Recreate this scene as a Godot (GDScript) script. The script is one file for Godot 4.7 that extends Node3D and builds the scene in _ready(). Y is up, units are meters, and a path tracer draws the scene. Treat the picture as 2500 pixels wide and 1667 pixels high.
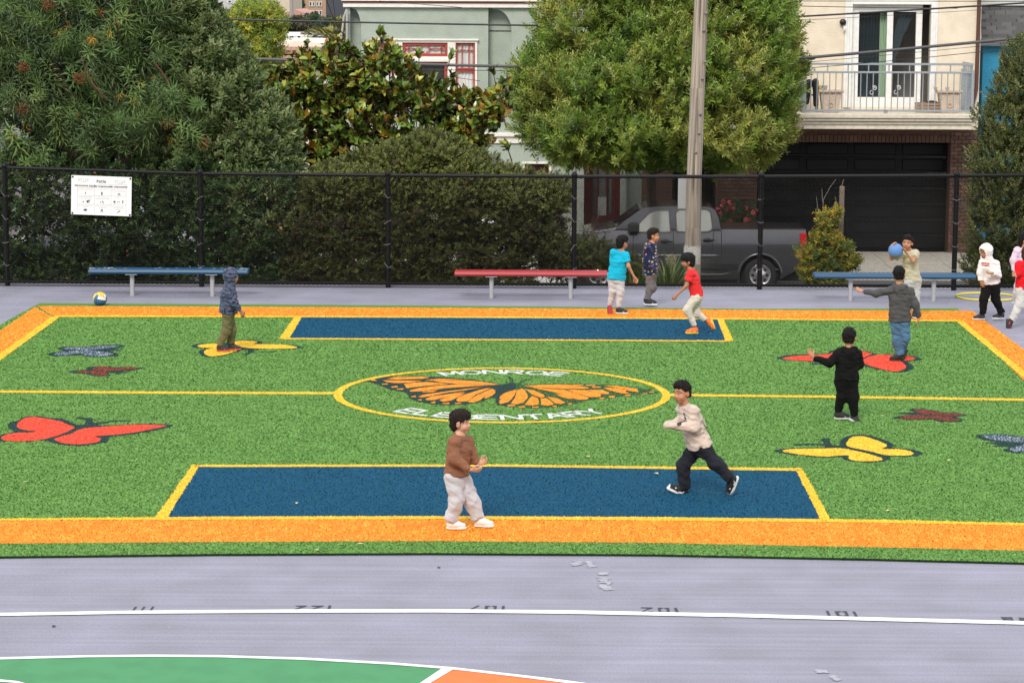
extends Node3D

const GRASS_Y := 0.022
var rng := RandomNumberGenerator.new()
var taken := {}
var noise := FastNoiseLite.new()


# ---------- mesh builder ----------
class MB:
	var v := PackedVector3Array()
	var n := PackedVector3Array()
	var c := PackedColorArray()
	var uv := PackedVector2Array()
	var idx := PackedInt32Array()
	var col := Color.WHITE

	func vert(p: Vector3, nn: Vector3) -> int:
		v.append(p)
		n.append(nn)
		c.append(col)
		uv.append(Vector2.ZERO)
		return v.size() - 1

	func tri(a: Vector3, b: Vector3, d: Vector3) -> void:
		var nn := (b - a).cross(d - a).normalized()
		var i := vert(a, nn)
		vert(b, nn)
		vert(d, nn)
		idx.append_array([i, i + 2, i + 1])

	func quad(a: Vector3, b: Vector3, d: Vector3, e: Vector3) -> void:
		var nn := (b - a).cross(e - a)
		if nn.length_squared() < 1e-14:
			nn = (d - b).cross(e - b)
		nn = nn.normalized()
		var i := vert(a, nn)
		vert(b, nn)
		vert(d, nn)
		vert(e, nn)
		idx.append_array([i, i + 2, i + 1, i, i + 3, i + 2])

	func face(ids: Array, outward: Vector3) -> void:
		var nn := (v[ids[1]] - v[ids[0]]).cross(v[ids[2]] - v[ids[0]])
		if nn.dot(outward) < 0.0:
			ids.reverse()
		for k in range(1, ids.size() - 1):
			idx.append_array([ids[0], ids[k + 1], ids[k]])

	func box(at: Vector3, size: Vector3, b := 0.0, bs := Basis()) -> void:
		var hs := size * 0.5
		b = minf(b, minf(hs.x, minf(hs.y, hs.z)) * 0.6)
		if b <= 0.0:
			for ax in 3:
				for s in [-1.0, 1.0]:
					var o := Vector3.ZERO
					o[ax] = s
					var u := Vector3.ZERO
					u[(ax + 1) % 3] = 1.0
					var w := Vector3.ZERO
					w[(ax + 2) % 3] = s
					quad(at + bs * ((o - u - w) * hs), at + bs * ((o + u - w) * hs), at + bs * ((o + u + w) * hs), at + bs * ((o - u + w) * hs))
			return
		var id := {}
		for sx in [-1, 1]:
			for sy in [-1, 1]:
				for sz in [-1, 1]:
					var sg := Vector3(sx, sy, sz)
					for ax in 3:
						var q := sg * (hs - Vector3(b, b, b))
						q[ax] = sg[ax] * hs[ax]
						var nn := Vector3.ZERO
						nn[ax] = sg[ax]
						id[[sx, sy, sz, ax]] = vert(at + bs * q, bs * nn)
		for ax in 3:
			for s in [-1, 1]:
				var ring := []
				for t in [[-1, -1], [1, -1], [1, 1], [-1, 1]]:
					var sg := [0, 0, 0]
					sg[ax] = s
					sg[(ax + 1) % 3] = t[0]
					sg[(ax + 2) % 3] = t[1]
					ring.append(id[[sg[0], sg[1], sg[2], ax]])
				var o := Vector3.ZERO
				o[ax] = s
				face(ring, bs * o)
			var a1 := (ax + 1) % 3
			var a2 := (ax + 2) % 3
			for s1 in [-1, 1]:
				for s2 in [-1, 1]:
					var lo := [0, 0, 0]
					lo[a1] = s1
					lo[a2] = s2
					var hi := lo.duplicate()
					lo[ax] = -1
					hi[ax] = 1
					var o := Vector3.ZERO
					o[a1] = s1
					o[a2] = s2
					face([id[[lo[0], lo[1], lo[2], a1]], id[[hi[0], hi[1], hi[2], a1]], id[[hi[0], hi[1], hi[2], a2]], id[[lo[0], lo[1], lo[2], a2]]], bs * o)
		for sx in [-1, 1]:
			for sy in [-1, 1]:
				for sz in [-1, 1]:
					face([id[[sx, sy, sz, 0]], id[[sx, sy, sz, 1]], id[[sx, sy, sz, 2]]], bs * Vector3(sx, sy, sz))

	func span(lo: Vector3, hi: Vector3, b := 0.0) -> void:
		box((lo + hi) * 0.5, (hi - lo).abs(), b)

	func bar(a: Vector3, b: Vector3, w: float, d: float, bev := 0.0, side := Vector3(0, 0, 1)) -> void:
		var y := (b - a).normalized()
		var x := y.cross(side)
		x = x.normalized() if x.length() > 1e-4 else Vector3(1, 0, 0)
		box((a + b) * 0.5, Vector3(w, a.distance_to(b), d), bev, Basis(x, y, x.cross(y)))

	func tube(p: Array, r: Variant, sides := 8, caps := true) -> void:
		var last := Vector3.ZERO
		var rings := []
		for i in p.size():
			var d: Vector3 = (p[mini(i + 1, p.size() - 1)] - p[maxi(i - 1, 0)]).normalized()
			var u := last - d * last.dot(d)
			if u.length() < 1e-3:
				u = d.cross(Vector3(0.3, 0.2, 1).normalized())
				if u.length() < 1e-3:
					u = d.cross(Vector3(1, 0, 0))
			u = u.normalized()
			last = u
			var w := d.cross(u)
			var rr: float = r[i] if r is Array else r
			var ring := PackedInt32Array()
			for k in sides:
				var a := TAU * k / sides
				var q := u * cos(a) + w * sin(a)
				ring.append(vert(p[i] + q * rr, q))
			rings.append(ring)
		for i in rings.size() - 1:
			for k in sides:
				var l := (k + 1) % sides
				idx.append_array([rings[i][k], rings[i + 1][k], rings[i + 1][l], rings[i][k], rings[i + 1][l], rings[i][l]])
		if caps:
			for e in [0, p.size() - 1]:
				var d2: Vector3 = (p[0] - p[1]) if e == 0 else (p[-1] - p[-2])
				d2 = d2.normalized()
				var m := vert(p[e], d2)
				var ring2 := PackedInt32Array()
				for k in sides:
					ring2.append(vert(v[rings[e][k]], d2))
				for k in sides:
					var l := (k + 1) % sides
					if e == 0:
						idx.append_array([m, ring2[k], ring2[l]])
					else:
						idx.append_array([m, ring2[l], ring2[k]])

	func lathe(prof: Array, segs := 16, xf := Transform3D()) -> void:
		var rows := []
		for i in prof.size():
			var a: Vector2 = prof[maxi(i - 1, 0)]
			var b: Vector2 = prof[mini(i + 1, prof.size() - 1)]
			var t := (b - a).normalized()
			var row := PackedInt32Array()
			for k in segs + 1:
				var g := TAU * k / segs
				row.append(vert(xf * Vector3(prof[i].x * cos(g), prof[i].y, prof[i].x * sin(g)), (xf.basis * Vector3(t.y * cos(g), -t.x, t.y * sin(g))).normalized()))
			rows.append(row)
		for i in rows.size() - 1:
			for k in segs:
				idx.append_array([rows[i][k], rows[i][k + 1], rows[i + 1][k + 1], rows[i][k], rows[i + 1][k + 1], rows[i + 1][k]])

	func ball(at: Vector3, r: Vector3, seg := 12, rows := 8, bs := Basis()) -> void:
		var grid := []
		for i in rows + 1:
			var t := PI * i / rows
			var row := PackedInt32Array()
			for k in seg + 1:
				var g := TAU * k / seg
				var q := Vector3(sin(t) * cos(g), cos(t), sin(t) * sin(g))
				row.append(vert(at + bs * (q * r), (bs * (q / r)).normalized()))
			grid.append(row)
		for i in rows:
			for k in seg:
				idx.append_array([grid[i][k], grid[i + 1][k + 1], grid[i][k + 1], grid[i][k], grid[i + 1][k], grid[i + 1][k + 1]])

	# a flat outline in xy, given a thickness along z; xf places it
	func prism(poly: PackedVector2Array, z0: float, z1: float, xf := Transform3D(), bev := 0.0) -> void:
		var p := poly.duplicate()
		if not Geometry2D.is_polygon_clockwise(p):
			p.reverse()
		p.reverse()
		var inn := PackedVector2Array()
		var m := p.size()
		for i in m:
			var a := (p[i] - p[(i + m - 1) % m]).normalized()
			var b := (p[(i + 1) % m] - p[i]).normalized()
			var t := (a + b)
			t = t.normalized() if t.length() > 0.2 else b
			inn.append(p[i] - Vector2(t.y, -t.x) * bev)
		var tris := Geometry2D.triangulate_polygon(inn)
		for s in [[z1, 1.0], [z0, -1.0]]:
			var st := v.size()
			var nn := (xf.basis * Vector3(0, 0, s[1])).normalized()
			for q in inn:
				vert(xf * Vector3(q.x, q.y, s[0]), nn)
			for t in range(0, tris.size(), 3):
				var a3 := inn[tris[t]]
				var cr := (inn[tris[t + 1]] - a3).cross(inn[tris[t + 2]] - a3)
				if (cr > 0.0) == (s[1] > 0.0):
					idx.append_array([st + tris[t], st + tris[t + 2], st + tris[t + 1]])
				else:
					idx.append_array([st + tris[t], st + tris[t + 1], st + tris[t + 2]])
		var sg := signf(z1 - z0)
		for i in m:
			var j := (i + 1) % m
			quad(xf * Vector3(p[i].x, p[i].y, z0 + sg * bev), xf * Vector3(p[j].x, p[j].y, z0 + sg * bev), xf * Vector3(p[j].x, p[j].y, z1 - sg * bev), xf * Vector3(p[i].x, p[i].y, z1 - sg * bev))
			if bev > 0.0:
				quad(xf * Vector3(p[i].x, p[i].y, z1 - sg * bev), xf * Vector3(p[j].x, p[j].y, z1 - sg * bev), xf * Vector3(inn[j].x, inn[j].y, z1), xf * Vector3(inn[i].x, inn[i].y, z1))
				quad(xf * Vector3(inn[i].x, inn[i].y, z0), xf * Vector3(inn[j].x, inn[j].y, z0), xf * Vector3(p[j].x, p[j].y, z0 + sg * bev), xf * Vector3(p[i].x, p[i].y, z0 + sg * bev))

	# a flat outline in world x,z lying at height y
	func sheet(poly: PackedVector2Array, y: float) -> void:
		var st := v.size()
		for q in poly:
			vert(Vector3(q.x, y, q.y), Vector3.UP)
		var t := Geometry2D.triangulate_polygon(poly)
		for k in range(0, t.size(), 3):
			face([st + t[k], st + t[k + 1], st + t[k + 2]], Vector3.UP)

	func add(o: MB, xf: Transform3D, tint := Color.WHITE) -> void:
		var st := v.size()
		v.append_array(xf * o.v)
		var bn := xf.basis.inverse().transposed()
		for q in o.n:
			n.append((bn * q).normalized())
		if tint == Color.WHITE:
			c.append_array(o.c)
		else:
			for q in o.c:
				c.append(q * tint)
		uv.append_array(o.uv)
		for i in o.idx:
			idx.append(i + st)

	func mesh() -> ArrayMesh:
		var a := []
		a.resize(Mesh.ARRAY_MAX)
		a[Mesh.ARRAY_VERTEX] = v
		a[Mesh.ARRAY_NORMAL] = n
		a[Mesh.ARRAY_COLOR] = c
		a[Mesh.ARRAY_TEX_UV] = uv
		a[Mesh.ARRAY_INDEX] = idx
		var m := ArrayMesh.new()
		m.add_surface_from_arrays(Mesh.PRIMITIVE_TRIANGLES, a)
		return m


# ---------- smooth bodies: distance field on a grid, meshed with surface nets ----------
class Sdf:
	var o: Vector3
	var h: float
	var k: float
	var nx: int
	var ny: int
	var nz: int
	var f := PackedFloat32Array()

	func _init(lo: Vector3, hi: Vector3, cell: float, sharp: float) -> void:
		o = lo
		h = cell
		k = sharp
		nx = int((hi.x - lo.x) / h) + 2
		ny = int((hi.y - lo.y) / h) + 2
		nz = int((hi.z - lo.z) / h) + 2
		f.resize(nx * ny * nz)

	func reach(lo: Vector3, hi: Vector3) -> Array:
		var m := 5.0 / k + h
		var a := (lo - o - Vector3(m, m, m)) / h
		var b := (hi - o + Vector3(m, m, m)) / h
		return [maxi(0, int(a.x)), mini(nx - 1, int(b.x) + 1), maxi(0, int(a.y)), mini(ny - 1, int(b.y) + 1), maxi(0, int(a.z)), mini(nz - 1, int(b.z) + 1)]

	# tapered capsule; «ax» is a direction along which its section is «w» times as wide; «cut» ends it flat at b
	func cap(a: Vector3, b: Vector3, ra: float, rb: float, ax := Vector3.ZERO, w := 1.0, cut := false) -> void:
		var m := maxf(ra, rb) * maxf(w, 1.0)
		var e := reach(a.min(b) - Vector3(m, m, m), a.max(b) + Vector3(m, m, m))
		var d := b - a
		var l2 := maxf(d.length_squared(), 1e-9)
		var dn := d.normalized()
		var q := 1.0 / w - 1.0
		for z in range(e[4], e[5] + 1):
			for y in range(e[2], e[3] + 1):
				var i: int = (z * ny + y) * nx + e[0]
				var p := o + Vector3(e[0], y, z) * h - a
				for x in range(e[0], e[1] + 1):
					var t := clampf(p.dot(d) / l2, 0.0, 1.0)
					var r := p - d * t
					if w != 1.0:
						r += ax * (r.dot(ax) * q)
					var s := r.length() - lerpf(ra, rb, t)
					if cut:
						s = maxf(s, (p - d).dot(dn))
					f[i] += exp(-k * s)
					i += 1
					p.x += h

	func ell(ct: Vector3, r: Vector3, bs := Basis()) -> void:
		var m := maxf(r.x, maxf(r.y, r.z))
		var e := reach(ct - Vector3(m, m, m), ct + Vector3(m, m, m))
		var inv := bs.transposed()
		for z in range(e[4], e[5] + 1):
			for y in range(e[2], e[3] + 1):
				var i: int = (z * ny + y) * nx + e[0]
				for x in range(e[0], e[1] + 1):
					f[i] += exp(-k * one_ell(o + Vector3(x, y, z) * h - ct, r, inv))
					i += 1

	func one_ell(p: Vector3, r: Vector3, inv: Basis) -> float:
		var q := inv * p
		var a := (q / r).length()
		var b := (q / (r * r)).length()
		return a * (a - 1.0) / maxf(b, 1e-6) if b > 1e-6 else -minf(r.x, minf(r.y, r.z))

	func done() -> void:
		for i in f.size():
			f[i] = -log(f[i]) / k if f[i] > 1e-6 else 1.0

	func carve(ct: Vector3, r: Vector3, bs := Basis()) -> void:
		var m := maxf(r.x, maxf(r.y, r.z))
		var e := reach(ct - Vector3(m, m, m), ct + Vector3(m, m, m))
		var inv := bs.transposed()
		for z in range(e[4], e[5] + 1):
			for y in range(e[2], e[3] + 1):
				for x in range(e[0], e[1] + 1):
					var i: int = (z * ny + y) * nx + x
					f[i] = maxf(f[i], -one_ell(o + Vector3(x, y, z) * h - ct, r, inv))

	# keeps only what lies behind the plane
	func plane(nn: Vector3, at: Vector3) -> void:
		for z in nz:
			for y in ny:
				var i := (z * ny + y) * nx
				var s := (o + Vector3(0, y, z) * h - at).dot(nn)
				for x in nx:
					f[i] = maxf(f[i], s)
					s += h * nn.x
					i += 1

	# moves the surface by what «fn» says of a point
	func shift(fn: Callable) -> void:
		for z in nz:
			for y in ny:
				var i := (z * ny + y) * nx
				for x in nx:
					if absf(f[i]) < 0.06:
						f[i] += fn.call(o + Vector3(x, y, z) * h)
					i += 1

	func mesh(mb: MB, tint: Variant) -> void:
		var id := PackedInt32Array()
		id.resize(f.size())
		id.fill(-1)
		var near := PackedInt32Array()
		var lim := h * 3.2
		for i in f.size():
			if absf(f[i]) < lim:
				near.append(i)
		var sy := nx
		var sz := nx * ny
		for i in near:
			var x := i % nx
			var y := (i / nx) % ny
			var z := i / sz
			if x >= nx - 1 or y >= ny - 1 or z >= nz - 1:
				continue
			var g := [f[i], f[i + 1], f[i + sy], f[i + sy + 1], f[i + sz], f[i + sz + 1], f[i + sz + sy], f[i + sz + sy + 1]]
			var inside := 0
			for q in g:
				if q < 0.0:
					inside += 1
			if inside == 0 or inside == 8:
				continue
			var s := Vector3.ZERO
			var cnt := 0
			for e in EDGES:
				var a: float = g[e[0]]
				var b: float = g[e[1]]
				if (a < 0.0) != (b < 0.0):
					var t := a / (a - b)
					var pa := Vector3(e[0] & 1, (e[0] >> 1) & 1, e[0] >> 2)
					var pb := Vector3(e[1] & 1, (e[1] >> 1) & 1, e[1] >> 2)
					s += pa.lerp(pb, t)
					cnt += 1
			var p := o + (Vector3(x, y, z) + s / cnt) * h
			var nn := Vector3(g[1] + g[3] + g[5] + g[7] - g[0] - g[2] - g[4] - g[6], g[2] + g[3] + g[6] + g[7] - g[0] - g[1] - g[4] - g[5], g[4] + g[5] + g[6] + g[7] - g[0] - g[1] - g[2] - g[3]).normalized()
			mb.col = tint if tint is Color else tint.call(p, nn)
			id[i] = mb.vert(p, nn)
		var st := [1, sy, sz]
		for i in near:
			var x := i % nx
			var y := (i / nx) % ny
			var z := i / sz
			if x < 1 or y < 1 or z < 1 or x >= nx - 1 or y >= ny - 1 or z >= nz - 1:
				continue
			for ax in 3:
				var fa := f[i]
				var fb := f[i + st[ax]]
				if (fa < 0.0) == (fb < 0.0):
					continue
				var u: int = st[(ax + 1) % 3]
				var w: int = st[(ax + 2) % 3]
				var q := [id[i - u - w], id[i - w], id[i], id[i - u]]
				if q.min() < 0:
					continue
				if fa < 0.0:
					mb.idx.append_array([q[0], q[2], q[1], q[0], q[3], q[2]])
				else:
					mb.idx.append_array([q[0], q[1], q[2], q[0], q[2], q[3]])

	const EDGES := [[0, 1], [2, 3], [4, 5], [6, 7], [0, 2], [1, 3], [4, 6], [5, 7], [0, 4], [1, 5], [2, 6], [3, 7]]


# ---------- scene tree helpers ----------
func numbered(called: String) -> String:
	if not taken.has(called):
		taken[called] = 0
		return called
	taken[called] += 1
	return "%s_%03d" % [called, taken[called]]


func tag(o: Node3D, label: String, category: String, group := "", kind := "") -> Node3D:
	if label:
		o.set_meta("label", label)
	if category:
		o.set_meta("category", category)
	if group:
		o.set_meta("group", group)
	if kind:
		o.set_meta("kind", kind)
	return o


func thing(called: String, label: String, category: String, at := Vector3.ZERO, group := "", turn := 0.0) -> Node3D:
	var o := Node3D.new()
	o.name = numbered(called)
	add_child(o, true)
	o.position = at
	o.rotation.y = turn
	return tag(o, label, category, group)


func put(called: String, shape: Variant, m: Material, parent: Node3D = null, xf := Transform3D()) -> MeshInstance3D:
	var o := MeshInstance3D.new()
	o.name = called if parent else numbered(called)
	o.mesh = shape.mesh() if shape is MB else shape
	o.material_override = m
	o.transform = xf
	(parent if parent else self).add_child(o, true)
	return o


func scatter(called: String, shape: Variant, m: Material, parent: Node3D, where: Array, tints: PackedColorArray) -> MultiMeshInstance3D:
	var mm := MultiMesh.new()
	mm.transform_format = MultiMesh.TRANSFORM_3D
	mm.use_colors = true
	mm.mesh = shape.mesh() if shape is MB else shape
	mm.instance_count = where.size()
	for i in where.size():
		mm.set_instance_transform(i, where[i])
		mm.set_instance_color(i, tints[i])
	var o := MultiMeshInstance3D.new()
	o.name = called if parent else numbered(called)
	o.multimesh = mm
	o.material_override = m
	(parent if parent else self).add_child(o, true)
	o.set_meta("kind", "stuff")
	return o


func P(a: Array) -> PackedVector2Array:
	var o := PackedVector2Array()
	for i in range(0, a.size(), 2):
		o.append(Vector2(a[i], a[i + 1]))
	return o


func lin(r: float, g: float, b: float) -> Color:
	return Color(r, g, b)


func mat(c: Color, rough := 0.8, metal := 0.0, spec := 0.5) -> StandardMaterial3D:
	var m := StandardMaterial3D.new()
	m.albedo_color = c.linear_to_srgb()
	m.roughness = rough
	m.metallic = metal
	m.metallic_specular = spec
	m.vertex_color_use_as_albedo = true
	return m


func noise_tex(freq: float, lo: Color, hi: Color, seed_: int, size := 512, oct := 4, stretch := Vector2.ONE, mid := 0.5) -> ImageTexture:
	var fn := FastNoiseLite.new()
	fn.seed = seed_
	fn.frequency = freq
	fn.fractal_octaves = oct
	var im := fn.get_seamless_image(size, size)
	var out := Image.create(size, size, false, Image.FORMAT_RGB8)
	for y in size:
		for x in size:
			var t := im.get_pixel(int(x * stretch.x) % size, int(y * stretch.y) % size).r
			t = clampf((t - mid) * 1.6 + 0.5, 0.0, 1.0)
			out.set_pixel(x, y, lo.lerp(hi, t).linear_to_srgb())
	return ImageTexture.create_from_image(out)


func grain_normal(freq: float, seed_: int, strength := 4.0, size := 256) -> ImageTexture:
	var fn := FastNoiseLite.new()
	fn.seed = seed_
	fn.frequency = freq
	fn.fractal_octaves = 3
	var im := fn.get_seamless_image(size, size)
	im.convert(Image.FORMAT_RGB8)
	im.bump_map_to_normal_map(strength)
	return ImageTexture.create_from_image(im)


# a material with a mottled colour (a texture of about mean 1 multiplies the albedo) laid in world space
func mottled(c: Color, rough: float, tile: float, tex: Texture2D, norm: Texture2D = null, ns := 0.5, ntile := 0.0) -> StandardMaterial3D:
	var m := mat(c, rough)
	m.albedo_texture = tex
	m.uv1_triplanar = true
	m.uv1_world_triplanar = true
	m.uv1_scale = Vector3.ONE / tile
	if norm:
		m.normal_enabled = true
		m.normal_texture = norm
		m.normal_scale = ns
	return m


func glass(a := 0.12) -> StandardMaterial3D:
	var m := StandardMaterial3D.new()
	m.albedo_color = Color(0.05, 0.06, 0.06, a * 0.4)
	m.transparency = BaseMaterial3D.TRANSPARENCY_ALPHA
	m.roughness = 0.03
	return m


func rnd(a: float, b: float) -> float:
	return rng.randf_range(a, b)


func wobble(c: Color, amt: float) -> Color:
	var t := rnd(1.0 - amt, 1.0 + amt)
	return Color(c.r * t * rnd(1 - amt * 0.35, 1 + amt * 0.35), c.g * t, c.b * t * rnd(1 - amt * 0.35, 1 + amt * 0.35))


# boxes of a wall that leave rectangular openings free
func wall(mb: MB, x0: float, x1: float, y0: float, y1: float, zf: float, thick: float, holes: Array) -> void:
	var xs := [x0, x1]
	var ys := [y0, y1]
	for r in holes:
		xs.append_array([clampf(r.position.x, x0, x1), clampf(r.end.x, x0, x1)])
		ys.append_array([clampf(r.position.y, y0, y1), clampf(r.end.y, y0, y1)])
	xs.sort()
	ys.sort()
	for j in ys.size() - 1:
		if ys[j + 1] - ys[j] < 1e-4:
			continue
		var run = null
		for i in xs.size() - 1:
			if xs[i + 1] - xs[i] < 1e-4:
				continue
			var m := Vector2((xs[i] + xs[i + 1]) * 0.5, (ys[j] + ys[j + 1]) * 0.5)
			var free := false
			for r in holes:
				free = free or r.has_point(m)
			if free:
				if run != null:
					mb.span(Vector3(run, ys[j], zf - thick), Vector3(xs[i], ys[j + 1], zf))
					run = null
			elif run == null:
				run = xs[i]
		if run != null:
			mb.span(Vector3(run, ys[j], zf - thick), Vector3(xs[-1], ys[j + 1], zf))


func _ready() -> void:
	rng.seed = 20240
	noise.seed = 7
	noise.frequency = 1.0
	noise.fractal_octaves = 2
	# camera
	var cam := Camera3D.new()
	cam.name = "camera"
	cam.fov = 15.7266
	cam.far = 1500.0
	cam.near = 0.1
	add_child(cam)
	cam.transform = Transform3D(Basis.from_euler(Vector3(-0.143977, 0.0080829, 0.0), EULER_ORDER_YXZ) * Basis(Vector3(0, 0, 1), 0.0037763), Vector3(0, 5.2, 0))
	cam.current = true
	# overcast sky and a weak, wide sun behind the cloud
	var we := WorldEnvironment.new()
	we.name = "world_environment"
	var env := Environment.new()
	env.background_mode = Environment.BG_SKY
	var sk := ProceduralSkyMaterial.new()
	sk.sky_top_color = Color(0.86, 0.865, 0.88)
	sk.sky_horizon_color = Color(0.87, 0.875, 0.885)
	sk.sky_curve = 0.2
	sk.ground_bottom_color = Color(0.35, 0.35, 0.36)
	sk.ground_horizon_color = Color(0.6, 0.61, 0.63)
	sk.sun_angle_max = 0.0
	sk.sky_energy_multiplier = 1.0
	var sky := Sky.new()
	sky.sky_material = sk
	env.sky = sky
	env.tonemap_mode = Environment.TONE_MAPPER_LINEAR
	env.tonemap_exposure = 1.8
	env.sdfgi_enabled = true
	env.ssao_enabled = true
	env.ssil_enabled = true
	we.environment = env
	add_child(we)
	var sun := DirectionalLight3D.new()
	sun.name = "sun"
	sun.light_energy = 0.5
	sun.light_angular_distance = 20.0
	sun.light_color = Color(1.0, 0.97, 0.92)
	sun.shadow_enabled = true
	sun.rotation_degrees = Vector3(-42, -14, 0)
	add_child(sun)
	# setting, large structures, objects, small details
	ground_and_street()
	school()
	turf_field()
	court_markings()
	buildings()
	distance()
	fence()
	vegetation()
	vehicles()
	furniture()
	people()
	litter()


# ---------- ground ----------
func structure(called: String, shape: Variant, m: Material) -> MeshInstance3D:
	var o := put(called, shape, m)
	o.set_meta("kind", "structure")
	return o


func ground_and_street() -> void:
	# the court: acrylic paint drawn on with a squeegee, so its streaks run across the picture
	var im := Image.create(1024, 1024, false, Image.FORMAT_RGB8)
	var a := FastNoiseLite.new()
	a.seed = 3
	a.frequency = 0.012
	a.fractal_octaves = 3
	var streak := a.get_seamless_image(1024, 1024)
	a.seed = 5
	a.frequency = 0.004
	var patch := a.get_seamless_image(1024, 1024)
	a.seed = 8
	a.frequency = 0.25
	a.fractal_octaves = 2
	var fine := a.get_seamless_image(1024, 1024)
	for y in 1024:
		for x in 1024:
			var s := streak.get_pixel(32 - absi(32 - x / 16), (y * 3) % 1024).r - 0.5
			var p := patch.get_pixel(x, y).r - 0.5
			var g := fine.get_pixel(x, y).r - 0.5
			var t := 1.0 + s * 0.10 + p * 0.10 + g * 0.20
			im.set_pixel(x, y, Color(0.86 * t, 0.86 * t, 0.86 * t + p * 0.02).clamp())
	var m := mat(lin(0.335, 0.335, 0.43), 0.72)
	m.albedo_texture = ImageTexture.create_from_image(im)
	m.normal_enabled = true
	m.normal_texture = grain_normal(0.3, 9, 3.0)
	m.normal_scale = 0.25
	m.uv1_triplanar = true
	m.uv1_world_triplanar = true
	m.uv1_scale = Vector3(0.22, 0.22, 0.22)
	var mb := MB.new()
	mb.span(Vector3(-30, -0.4, -42.55), Vector3(30, 0.0, 12))
	structure("court_ground", mb, m)
	var wm := mottled(lin(0.33, 0.32, 0.31), 0.9, 1.7, noise_tex(0.03, Color(0.75, 0.75, 0.75), Color(1, 1, 1), 12, 256))
	mb = MB.new()
	mb.span(Vector3(-30, -2.3, -42.9), Vector3(30, -0.02, -42.552))
	structure("retaining_wall", mb, wm)
	# street level lies about two metres lower
	var st := noise_tex(0.06, Color(0.7, 0.7, 0.7), Color(1.15, 1.15, 1.15), 21, 256)
	mb = MB.new()
	mb.span(Vector3(-700, -2.6, -900), Vector3(700, -2.1, -42.6))
	structure("street_ground", mb, mottled(lin(0.16, 0.15, 0.14), 0.95, 5.0, st))
	mb = MB.new()
	mb.span(Vector3(-120, -2.098, -60.0), Vector3(120, -1.95, -46.2))
	structure("road", mb, mottled(lin(0.085, 0.085, 0.088), 0.9, 2.3, st))
	var cm := mottled(lin(0.46, 0.43, 0.38), 0.9, 1.9, noise_tex(0.04, Color(0.78, 0.78, 0.77), Color(1.1, 1.1, 1.1), 31, 256, 5))
	mb = MB.new()
	mb.span(Vector3(-120, -2.098, -46.2), Vector3(120, -1.83, -42.92), 0.01)
	structure("near_sidewalk", mb, cm)
	mb = MB.new()
	var x := -60.0
	while x < 60.0:
		mb.span(Vector3(x, -2.096, -62.6), Vector3(x + 1.49, -1.83, -60.0), 0.012)
		mb.span(Vector3(x, -2.096, -65.2), Vector3(x + 1.49, -1.80, -62.61), 0.012)
		x += 1.5
	structure("far_sidewalk", mb, cm)


# the school stands behind the camera; panes and car paint across the street mirror its dark wall
func school() -> void:
	var t := thing("school_building", "school building behind the viewer, facing the playground", "building")
	var mb := MB.new()
	wall(mb, -34, 34, 0.01, 10.5, 2.4, -0.35, [])
	put("wall", mb, mottled(lin(0.22, 0.2, 0.18), 0.9, 3.0, noise_tex(0.02, Color(0.85, 0.85, 0.85), Color(1, 1, 1), 33, 128)), t)
	mb = MB.new()
	mb.span(Vector3(-34.3, 10.501, 2.1), Vector3(34.3, 10.8, 14), 0.03)
	put("roof", mb, mat(lin(0.15, 0.15, 0.15)), t)


# ---------- artificial turf: every coloured piece is a backing sheet with its own pile ----------
var turf_ids: Image
const TX := 12.0
const TZ := -39.6

func mark(poly: PackedVector2Array, id: int) -> void:
	var lo := INF
	var hi := -INF
	for p in poly:
		lo = minf(lo, p.y)
		hi = maxf(hi, p.y)
	var c := Color8(id, id, id)
	var r0 := maxi(0, int((lo - TZ) * 100.0))
	var r1 := mini(turf_ids.get_height() - 1, int((hi - TZ) * 100.0) + 1)
	var m := poly.size()
	for r in range(r0, r1 + 1):
		var z := TZ + (r + 0.5) * 0.01
		var xs := []
		for i in m:
			var a := poly[i]
			var b := poly[(i + 1) % m]
			if (a.y <= z) != (b.y <= z):
				xs.append(a.x + (b.x - a.x) * (z - a.y) / (b.y - a.y))
		xs.sort()
		for i in range(0, xs.size() - 1, 2):
			var c0 := int((xs[i] + TX) * 100.0 + 0.5)
			var c1 := int((xs[i + 1] + TX) * 100.0 + 0.5)
			if c1 > c0:
				turf_ids.fill_rect(Rect2i(c0, r, c1 - c0, 1), c)


# the outline with the small raggedness that the pile gives it
func ragged(poly: PackedVector2Array, amt := 0.006, step := 0.04) -> PackedVector2Array:
	var o := PackedVector2Array()
	var m := poly.size()
	for i in m:
		var a := poly[i]
		var b := poly[(i + 1) % m]
		var k := maxi(1, int(a.distance_to(b) / step))
		for j in k:
			var p := a.lerp(b, float(j) / k)
			if j > 0:
				p += Vector2(rnd(-amt, amt), rnd(-amt, amt))
			o.append(p)
	return o


func smooth_loop(p: PackedVector2Array, steps := 4) -> PackedVector2Array:
	var o := PackedVector2Array()
	var m := p.size()
	for i in m:
		for j in steps:
			o.append(p[i].cubic_interpolate(p[(i + 1) % m], p[(i + m - 1) % m], p[(i + 2) % m], float(j) / steps))
	return o


func in_view(x: float, z: float) -> bool:
	return absf(x + 0.008 * z) < -z * 0.2095 + 1.3


var turf_noise := FastNoiseLite.new()

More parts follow.
